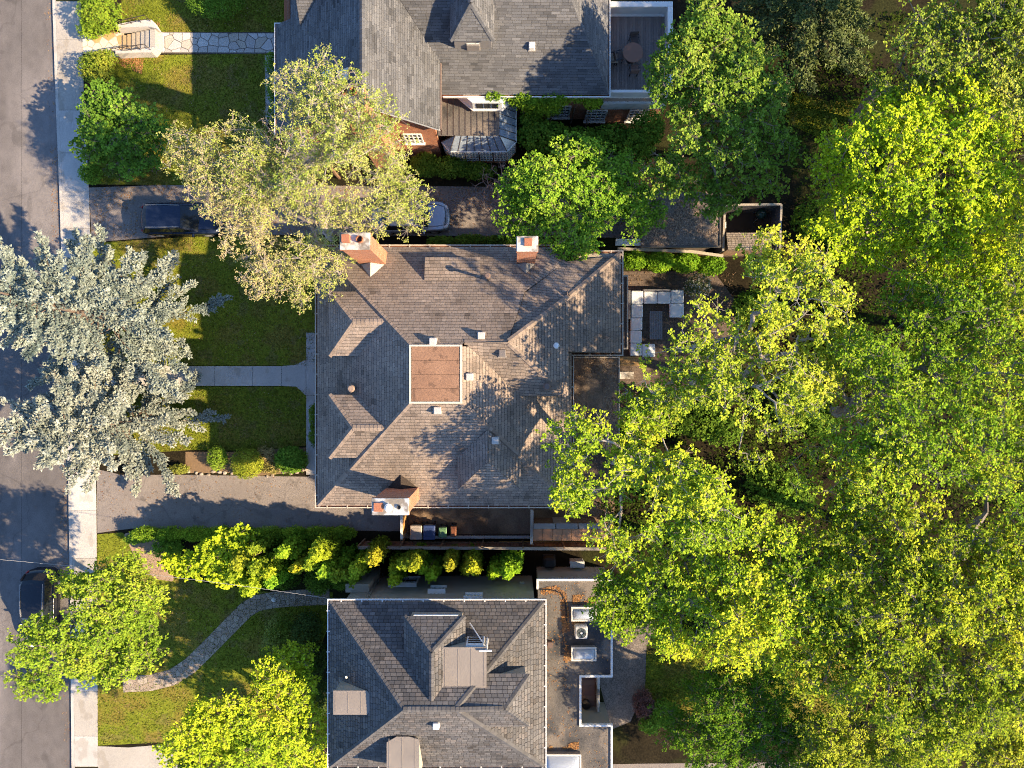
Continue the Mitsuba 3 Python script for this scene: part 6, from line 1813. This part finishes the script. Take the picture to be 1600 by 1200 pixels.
tree('fine_leaved_tree', 'fine leaved deep green tree at the bottom behind the lower house', (1195, 1125), (1190, 1120, 3), [
    (1150, 1110, 7, 2.3, 1.6, 1.4), (1120, 1180, 6.6, 2.2, 1.8, 1.4), (1240, 1160, 7, 2.4, 1.8, 1.5), (1200, 1080, 6.6, 1.7, 1.2, 1.1), (1060, 1130, 4.5, 1.2, 1.4, 1.0), (1100, 1070, 4.2, 1.3, .9, .9), (1160, 1040, 4.0, 1.4, .8, .8), (1130, 1140, 4.5, 2.0, 1.6, 1.0), (1210, 1245, 5.5, 2.4, 1.8, 1.5), (1310, 1260, 7, 2.4, 1.8, 1.5), (1350, 1220, 6, 2.2, 1.6, 1.3), (1190, 1135, 3.4, 1.7, 1.4, .9)],  # lobes below the frame are out of view, placed to shade the small back lawn
    222, tips=540, ros=16, per=7, leaf=.125, tint=(.06, .125, .010), warm=(.105, .175, .014), dark=(.03, .065, .008), gap=.28, trunk_r=.18, shape=RHOMB, faces=RHOMBF)
tree('feathery_tree', 'feathery yellow green tree along the bottom right edge', (1290, 1060), (1320, 1090, 4), [
    (1320, 1150, 9, 2.0, 1.5, 1.3), (1430, 1170, 9.4, 2.3, 1.5, 1.3), (1540, 1160, 9, 2.3, 1.7, 1.3), (1300, 1210, 8.6, 1.9, 1.2, 1.2), (1590, 1200, 9, 1.6, 1.4, 1.2)],
    223, tips=330, ros=15, per=7, leaf=.125, tint=(.17, .215, .018), warm=(.24, .255, .025), dark=(.075, .13, .012), gap=.36, trunk_r=.18, shape=RHOMB, faces=RHOMBF)
tree('street_maple', 'yellow green maple beside the pavement at the lower left', (205, 930), (190, 940, 3.2), [
    (150, 960, 7.2, 2.4, 2.0, 1.4), (70, 1010, 7.4, 1.6, 1.5, 1.1), (195, 945, 6.4, 1.9, 1.8, 1.3), (115, 915, 6.4, 1.4, .9, .9), (150, 1030, 6.8, 2.1, 1.2, 1.1), (60, 1060, 6.6, 1.2, .8, .8), (210, 1010, 5.8, 1.4, 1.3, 1.0), (190, 890, 5.6, 1.4, .9, .9)],
    224, tips=330, ros=15, per=6, leaf=.12, tint=(.14, .205, .018), warm=(.24, .27, .03), dark=(.065, .115, .012), gap=.40, trunk_r=.16, shape=OVAL, faces=RHOMBF)
tree('bright_maple', 'dense brilliant yellow green tree at the bottom beside the lower house', (430, 1080), (425, 1090, 2.2), [
    (440, 1075, 5.0, 1.9, 1.7, 1.3), (345, 1125, 6.2, 1.8, 1.5, 1.2), (400, 1165, 6.0, 2.4, 1.7, 1.4), (475, 1140, 4.8, 1.3, 1.5, 1.1), (290, 1175, 7.4, 1.3, 1.1, 1.0), (330, 1240, 7.6, 2.0, 1.5, 1.2), (250, 1260, 7.5, 1.6, 1.3, 1.1), (450, 1030, 4.2, 1.3, .9, .9), (480, 1190, 4.6, 1.4, .9, 1.0)],  # lobes below the frame are out of view, placed to dapple the road
    225, tips=420, ros=16, per=6, leaf=.125, tint=(.185, .255, .016), warm=(.32, .35, .022), dark=(.09, .15, .012), gap=.33, trunk_r=.16, tilt=.5, shape=OVAL, faces=RHOMBF)
# bare shrubs
def bare(label, base, tops, seed, n=70, bark=(.32, .27, .25)):
    r = rng(seed)
    key = thing('bare_shrub', label, 'shrub')
    L = [(*W(a, b, c), d, d, d * .6) for a, b, c, d in tops]
    tg = in_lobes(r, L, n, .5)
    P, par, rad, tp, cnt = grow(W(*base), W(base[0], base[1], .5), tg, r, tip_r=.012, power=.42, sag=.1)
    v, f = segs(P[par[1:]], P[1:], rad[par[1:]], rad[1:], 4)
    part(key, 'branches', (v, f), 'bark', color=np.repeat(np.asarray(bark) * r.uniform(.8, 1.25, (len(P) - 1, 1)), 8, 0))
    t = P[tp]
    e = (t[:, None] + norm(r.normal(0, 1, (len(t), 4, 3))) * r.uniform(.15, .45, (len(t), 4, 1))).reshape(-1, 3)
    v, f = segs(np.repeat(t, 4, 0), e, .008, .004, 3)
    part(key, 'twigs', (v, f), 'bark', kind='stuff', color=np.repeat(np.asarray(bark) * r.uniform(.8, 1.25, (len(e), 1)), 6, 0))
bare('leafless grey shrub by the porch of the upper house', (458, 246), [(430, 190, 4.2, 1.0), (445, 215, 3.5, 1.0), (420, 230, 3.2, .9)], 231, 110)
bare('leafless brown shrub between the silver car and the green tree', (772, 300), [(770, 290, 2.4, 1.2), (790, 270, 2.6, .9), (770, 335, 2.4, 1.0)], 232, 90, (.27, .2, .175))
bare('dead branched shrub behind the conservatory planting', (1010, 268), [(1010, 260, 2.6, 1.1), (980, 285, 2.4, 1.0)], 233, 60, (.27, .22, .19))

# shrubs of the upper garden
G1 = dict(tint=(.085, .16, .018), warm=(.13, .21, .025), dark=(.04, .085, .012))
bush('shrub', 'yellow green shrub in the top left corner beside the pavement', [(157, 22, 1.0, 1.35, 1.15, .9), (140, 48, .6, .7, .5, .55)], 241, 900, .10, tint=(.15, .22, .02), warm=(.23, .28, .03), dark=(.07, .12, .012))
bush('shrub', 'dark rounded clipped shrub cut by the top edge', [(337, 2, 1.1, 1.75, 1.05, .95)], 242, 1500, .07, per=5, **G1)
bush('shrub', 'small round shrub below the steps, half in shade', [(150, 108, .9, 1.0, .95, .8), (165, 92, .7, .7, .5, .5)], 243, 900, .09, tint=(.13, .18, .02), warm=(.21, .22, .03), dark=(.06, .10, .012))
tree('small_tree', 'leafy mid green small tree beside the upper lawn', (200, 195), (195, 200, 1.2), [
    (180, 190, 3.2, 1.8, 1.6, 1.1), (225, 210, 3.2, 1.2, 1.5, 1.0), (165, 165, 2.8, 1.3, 1.1, .9), (210, 250, 2.6, 1.3, .9, .8), (150, 225, 2.4, .9, 1.2, .8)],
    244, tips=180, ros=11, per=6, leaf=.13, tint=(.095, .175, .02), warm=(.15, .225, .035), dark=(.05, .10, .015), gap=.3, trunk_r=.1)
bush('shrub', 'low round shrub at the corner of the pavement and the north driveway', [(142, 272, .7, .65, .6, .6)], 245, 420, .09, **G1)
bush('flowering_shrub', 'dark shrub with purple pink blossom by the pale tree', [(190, 268, .7, 1.0, .5, .55), (240, 255, .8, .5, .5, .5)], 246, 500, .09, tint=(.07, .11, .02), warm=(.10, .14, .03), dark=(.035, .06, .012), flowers=((.35, .16, .22), 160, .07))
bush('shrub', 'low hedge running along the front wall of the upper house', [(424, 100, .6, .35, .7, .5), (426, 140, .6, .35, .8, .5), (427, 180, .6, .35, .7, .5)], 247, 800, .07, **G1)
# planting south of the upper house
GD = dict(tint=(.065, .12, .014), warm=(.11, .17, .02), dark=(.03, .06, .01))
bush('shrub', 'dark shrub row below the conservatory windows', [(700, 262, .9, 1.3, .6, .8), (745, 268, .7, 1.2, .5, .6), (665, 258, .9, .9, .7, .8)], 248, 1500, .11, **GD)
bush('shrub', 'dense green planting under the terrace wall of the upper house', [(850, 215, 1.6, 1.7, .9, 1.3), (900, 225, 1.5, 1.6, .9, 1.2), (955, 220, 1.5, 1.5, .9, 1.2), (830, 190, 1.4, .7, .8, 1.2)], 249, 2400, .13, **G1)
bush('shrub', 'broad green shrub between the planting and the tall green tree', [(985, 235, 1.9, 1.3, 1.1, 1.4), (1010, 205, 2.0, 1.0, 1.0, 1.5), (940, 255, 1.3, 1.2, .7, 1.0)], 250, 1600, .13, **GD)
def iv(p, col, r):
    return col
bush('ivy', 'ivy hanging along the eaves above the conservatory', [(775, 152, 4.1, .75, .3, .5), (820, 158, 3.9, .9, .32, .7), (865, 158, 3.8, .9, .3, .8), (905, 152, 3.9, .7, .25, .5), (925, 160, 3.5, .6, .3, .7), (845, 172, 2.6, 1.2, .3, 1.0), (755, 158, 3.6, .5, .25, .4)], 251, 1700, .11, tint=(.10, .18, .015), warm=(.18, .26, .02), dark=(.045, .09, .01), cat='ivy', stems=2)
bush('shrub', 'dark hedge strip between the silver car and the middle house', [(690, 378, .55, .9, .32, .45), (735, 376, .6, 1.1, .36, .5), (780, 377, .55, 1.0, .34, .45)], 252, 1300, .09, **GD)
bush('hedge', 'bright green hedge behind the patio along the pale fence', [(990, 406, 1.0, .9, .55, .9), (1030, 409, 1.0, .9, .6, .9), (1070, 410, .9, .9, .6, .8), (1110, 415, .8, .9, .6, .7)], 253, 2200, .11, tint=(.105, .20, .014), warm=(.18, .27, .02), dark=(.045, .10, .01), cat='hedge')
bush('flowering_shrub', 'shrub dotted with white blossom beside the patio', [(1090, 448, .8, .8, .75, .7)], 254, 520, .07, tint=(.06, .08, .035), warm=(.10, .11, .05), dark=(.03, .045, .02), flowers=((.55, .52, .47), 260, .075))
# front garden of the middle house
bush('shrub', 'clipped golden green ball shrub in the flower bed', [(386, 724, .62, .95, .92, .72)], 255, 1300, .07, tint=(.17, .20, .02), warm=(.25, .26, .03), dark=(.08, .11, .012), gap=0)
bush('shrub', 'green leafy shrub in the bed nearest the house', [(455, 718, .62, .95, .78, .62)], 256, 900, .12, **G1)
bush('shrub', 'small bright shrub at the foot of the southern spruce', [(340, 716, .5, .6, .75, .5)], 257, 560, .07, tint=(.12, .19, .02), warm=(.18, .25, .03), dark=(.06, .1, .012))
bush('shrub', 'low shrub at the spruce end of the flower bed', [(280, 733, .35, .6, .28, .3)], 258, 260, .07, tint=(.15, .17, .03), warm=(.2, .2, .04), dark=(.07, .1, .012))
bush('shrub', 'low mixed flowering plants between the ball shrub and the leafy shrub', [(416, 710, .26, .6, .5, .26), (424, 730, .24, .7, .42, .24)], 259, 640, .07, tint=(.16, .15, .04), warm=(.3, .22, .1), dark=(.07, .09, .02), flowers=((.5, .35, .2), 90, .05))
bush('hedge', 'narrow dark hedge against the front wall of the middle house', [(490, y, .45, .22, .75, .42) for y in (650, 680)], 260, 420, .08, cat='hedge', **GD)
# the hedge south of the driveway
bush('hedge', 'clipped dark hedge along the south driveway', [(x, 833, .75, .9, .42, .72) for x in range(230, 560, 38)], 261, 4200, .08, cat='hedge', tint=(.11, .19, .016), warm=(.18, .26, .022), dark=(.05, .095, .011))
bush('shrub', 'leafy shrub at the pavement end of the south hedge', [(222, 836, .6, .8, .4, .5), (262, 856, .7, .9, .7, .6), (210, 842, .4, .6, .3, .35)], 262, 900, .10, **G1)
def bright(label, lobes, seed, tips=90):
    return tree('small_maple', label, (lobes[0][0] + 25, lobes[0][1] - 12), (lobes[0][0] + 15, lobes[0][1] - 6, 1.0), lobes, seed, tips=tips, ros=10, per=6, leaf=.15, tint=(.22, .28, .015), warm=(.34, .36, .02), dark=(.10, .16, .012), gap=.30, trunk_r=.07, tilt=.35, cat='tree')
bright('small brilliant yellow green maple in the south hedge', [(345, 868, 3.0, 1.5, 1.1, .7), (365, 845, 2.7, 1.1, .7, .6), (300, 880, 2.5, 1.5, .6, .5), (360, 892, 2.6, 1.0, .6, .5)], 263, 130)

# columnar cedars, each a thing; yellow green tips, colour brightened upward as if sunlit
def cedar(label, px, py, h, rad, seed, lean=(0, 0)):
    r = rng(seed)
    key = thing('cedar', label, 'cedar', 'columnar cedars in the row south of the driveway')
    b = W(px, py, 0)
    lobes = []
    heads = 2 + r.integers(0, 2)
    for q in range(heads):
        o = r.normal(0, rad * .6, 2)
        hh = h * (1 if q == 0 else r.uniform(.7, .95))
        for u in (.25, .5, .72, .9):
            w = rad * (1 - u * .55) * (1 if q == 0 else .75)
            w = w * 1.25
            lobes.append((b[0] + o[0] + lean[0] * u, b[1] + o[1] + lean[1] * u, hh * u, w, w, hh * .17))
    L = np.array(lobes)
    n = int(1000 * (h / 4))
    p = in_lobes(r, L, n, .22, 0, 1, seed, .45)
    p = p[p[:, 2] > .05]
    m = len(p)
    ci = np.argmin(((p[:, None] - L[None, :, :3]) ** 2 / L[None, :, 3:] ** 2).sum(-1), 1)
    out = norm((p - L[ci, :3]) / L[ci, 3:])
    per = 4
    fwd = out[:, None] * .7 + np.array([0, 0, .9]) + r.normal(0, .3, (m, per, 3))
    nor = out[:, None] + np.array([0, 0, .35]) + r.normal(0, .5, (m, per, 3))
    v, f, k = leaves((p[:, None] + r.normal(0, .05, (m, per, 3))).reshape(-1, 3), fwd.reshape(-1, 3), nor.reshape(-1, 3), (.17 * r.uniform(.6, 1.2, (m, per))).ravel(), OVAL, RHOMBF)
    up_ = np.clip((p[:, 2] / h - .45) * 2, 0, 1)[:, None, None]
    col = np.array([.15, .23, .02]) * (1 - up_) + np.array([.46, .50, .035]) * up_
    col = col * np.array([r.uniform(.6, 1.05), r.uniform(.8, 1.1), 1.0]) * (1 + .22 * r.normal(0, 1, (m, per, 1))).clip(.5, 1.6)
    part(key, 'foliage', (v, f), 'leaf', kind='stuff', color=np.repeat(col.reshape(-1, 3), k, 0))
    part(key, 'trunk', tube([b, [b[0] + lean[0] * .9, b[1] + lean[1] * .9, h * .9]], [.06, .015], 6), 'bark_spruce')
spots = [(424, 850, 3.4, .62, 'first cedar of the row, nearest the brilliant maple'), (441, 870, 3.2, .62, 'second cedar from the street, set nearer the lawn'), (462, 848, 3.3, .55, 'third cedar from the street, close to the driveway'),
         (466, 872, 3.1, .58, 'fourth cedar from the street, on the lawn side'), (500, 862, 3.2, .40, 'slim cedar standing alone in the shade of the row'), (528, 848, 3.6, .56, 'cedar near the west end of the brown fence'),
         (546, 862, 3.7, .58, 'cedar just south of the end of the brown fence'), (574, 872, 3.5, .58, 'cedar beside the corner of the stucco house'), (627, 872, 3.5, .46, 'bright cedar south of the orange gate'),
         (648, 858, 3.7, .40, 'tall cedar close behind the brown fence by the bins'), (662, 866, 3.8, .46, 'twin topped cedar above the largest stucco window'), (706, 862, 3.7, .42, 'cedar with a bare lower trunk behind the narrow bin'),
         (745, 868, 3.6, .46, 'pale brownish cedar in front of the stucco wall'), (770, 874, 3.0, .34, 'thin half bare cedar beside the last bright cedar'), (800, 868, 3.8, .48, 'last bright cedar of the row, nearest the flat roofed extension'),
         (402, 866, 3.2, .55, 'low cedar pressed against the brilliant maple'), (443, 849, 3.4, .5, 'cedar between the first and third of the driveway side'), (484, 850, 3.3, .52, 'cedar on the driveway side before the slim one'), (512, 846, 3.5, .5, 'cedar just before the west end of the brown fence'),
         (560, 872, 3.3, .5, 'low cedar in the gap before the stucco corner'), (594, 862, 3.6, .52, 'cedar beside the fence, between the corner and the gate'), (684, 868, 3.3, .42, 'cedar above the gap between the two left stucco windows'), (728, 872, 3.1, .4, 'thin cedar in front of the middle stucco window')]
for i, (px, py, h, rd, lb) in enumerate(spots):
    rr_ = rng(300 + i)
    cedar(lb, px, py - 3, h + (.95 if px < 600 else .5), rd, 300 + i, lean=tuple(rr_.normal(0, .15, 2)))
bush('shrub', 'dark shrub in the corner beside the stucco house and the path', [(500, 905, .9, .9, .9, .8), (535, 900, .9, .8, .8, .8), (440, 905, .5, 1.2, .6, .45)], 264, 1700, .09, **GD)
bush('shrub', 'rounded shrub with pale leaf edges beside the curved path', [(440, 985, 1.3, 1.0, 1.1, 1.1), (430, 1010, 1.0, .9, .9, .9)], 265, 1200, .085, tint=(.10, .14, .02), warm=(.2, .21, .06), dark=(.045, .075, .012))
bush('shrub', 'dark shaded shrub against the west wall of the lower house', [(480, 985, 1.3, .9, 1.1, 1.1), (495, 1030, 1.2, .6, 1.0, 1.0), (500, 1090, 1.2, .5, 1.2, 1.0)], 266, 1600, .09, tint=(.045, .075, .02), warm=(.07, .10, .025), dark=(.025, .045, .012))
bush('shrub', 'bright green round shrub between the dark shrub and the brilliant tree', [(470, 1035, 1.6, 1.0, .8, 1.0)], 267, 700, .10, tint=(.085, .18, .014), warm=(.13, .24, .02), dark=(.04, .095, .01))
# back gardens
bush('shrub', 'dark reddish shrub at the edge of the gravel court', [(1005, 1100, .7, .65, .9, .65)], 268, 420, .09, tint=(.10, .05, .045), warm=(.14, .07, .055), dark=(.05, .03, .025))
bush('shrub', 'green shrub beside the reddish shrub at the foot of the gravel court', [(1040, 1115, .9, .9, .8, .8), (1015, 1130, .7, .7, .6, .6)], 269, 800, .11, **G1)
for i, (px, py, s, lb) in enumerate([(1275, 345, 1.0, 'low understorey shrub beside the enclosure wall'), (1330, 540, 1.0, 'understorey shrub in the dark gap below the brightest maple'), (1100, 655, 1.1, 'understorey shrub in the deep shade east of the patio'), (1210, 760, 1.2, 'understorey shrub under the middle of the canopy'), (1250, 640, 1.1, 'understorey shrub below the high crowned tree'), (1020, 640, 1.0, 'understorey shrub by the corner of the patio'), (1180, 480, .9, 'understorey shrub beside the white blossom')]):
    bush('understorey_shrub', lb, [(px, py, .8 * s, 1.5 * s, 1.2 * s, .8 * s), (px + 30, py + 15, .7 * s, 1.1 * s, 1.0 * s, .7 * s)], 280 + i, 900, .13, **GD)
# canopy past the right edge, mostly out of view, placed for its shade
tree('sparse_tree', 'tree whose crown is cut by the middle of the right edge, its unseen outer part placed to shade the back lawn', (1480, 520), (1520, 520, 8), [
    (1680, 420, 14, 3.0, 2.6, 1.9), (1620, 500, 13.4, 2.0, 1.8, 1.5), (1720, 250, 14, 3.0, 2.8, 1.9), (1650, 330, 13, 1.8, 1.6, 1.3), (1800, 330, 10, 3.0, 3.0, 2.6), (1830, 180, 9, 3.0, 3.4, 2.6), (1900, 280, 11, 3, 3, 3)],  # outermost lobes are out of view, placed to shade the back lawn
    290, tips=460, ros=13, per=6, leaf=.118, gap=.36, trunk_r=.3, shape=OVAL, faces=RHOMBF, **{**SP, **dict(tint=(.155,.205,.016), warm=(.31,.315,.03), dark=(.055,.09,.010))})
tree('sparse_tree', 'tree whose crown is cut by the lower right edge, mostly out of view and placed for its shade', (1450, 860), (1500, 870, 8), [
    (1700, 820, 14, 3.0, 2.6, 1.9), (1640, 930, 14, 2.2, 2.2, 1.6), (1680, 1080, 14, 2.8, 2.6, 1.8), (1650, 690, 14, 2.2, 1.8, 1.5), (1560, 700, 8.5, 2.4, 2.2, 1.4)],
    291, tips=300, ros=13, per=6, leaf=.118, gap=.36, trunk_r=.3, shape=OVAL, faces=RHOMBF, **{**SP, **dict(tint=(.17,.225,.018), warm=(.33,.335,.03), dark=(.06,.10,.010))})
# ground cover under the big trees, coloured dark for the deep shaded gaps
r = rng(500)
gcp = px_poly([(1180, 60), (1240, 300), (1240, 420), (1160, 470), (1150, 610), (1010, 650), (905, 720), (960, 850), (1040, 900), (1040, 990), (1320, 1005), (1330, 1200), (1760, 1200), (1760, 20), (1400, 20)]).difference(px_poly([(1120, 310), (1235, 310), (1235, 400), (1120, 400)]))
x0, y0, x1, y1 = gcp.bounds
p = np.c_[r.uniform(x0, x1, 90000), r.uniform(y0, y1, 90000), np.zeros(90000)]
p = p[shapely.contains_xy(gcp, p[:, 0], p[:, 1])]
den = meshkit.fbm(p * .45, 3, 9)
p = p[den > r.uniform(.22, .55, len(p))][:20000]
n = len(p)
p[:, 2] = r.uniform(.05, .55, n)
per = 3
az = r.uniform(0, 2 * np.pi, (n, per))
fwd = np.stack([np.cos(az), np.sin(az), r.normal(.3, .3, (n, per))], -1)
nor = np.array([0, 0, 1.0]) + r.normal(0, .5, (n, per, 3))
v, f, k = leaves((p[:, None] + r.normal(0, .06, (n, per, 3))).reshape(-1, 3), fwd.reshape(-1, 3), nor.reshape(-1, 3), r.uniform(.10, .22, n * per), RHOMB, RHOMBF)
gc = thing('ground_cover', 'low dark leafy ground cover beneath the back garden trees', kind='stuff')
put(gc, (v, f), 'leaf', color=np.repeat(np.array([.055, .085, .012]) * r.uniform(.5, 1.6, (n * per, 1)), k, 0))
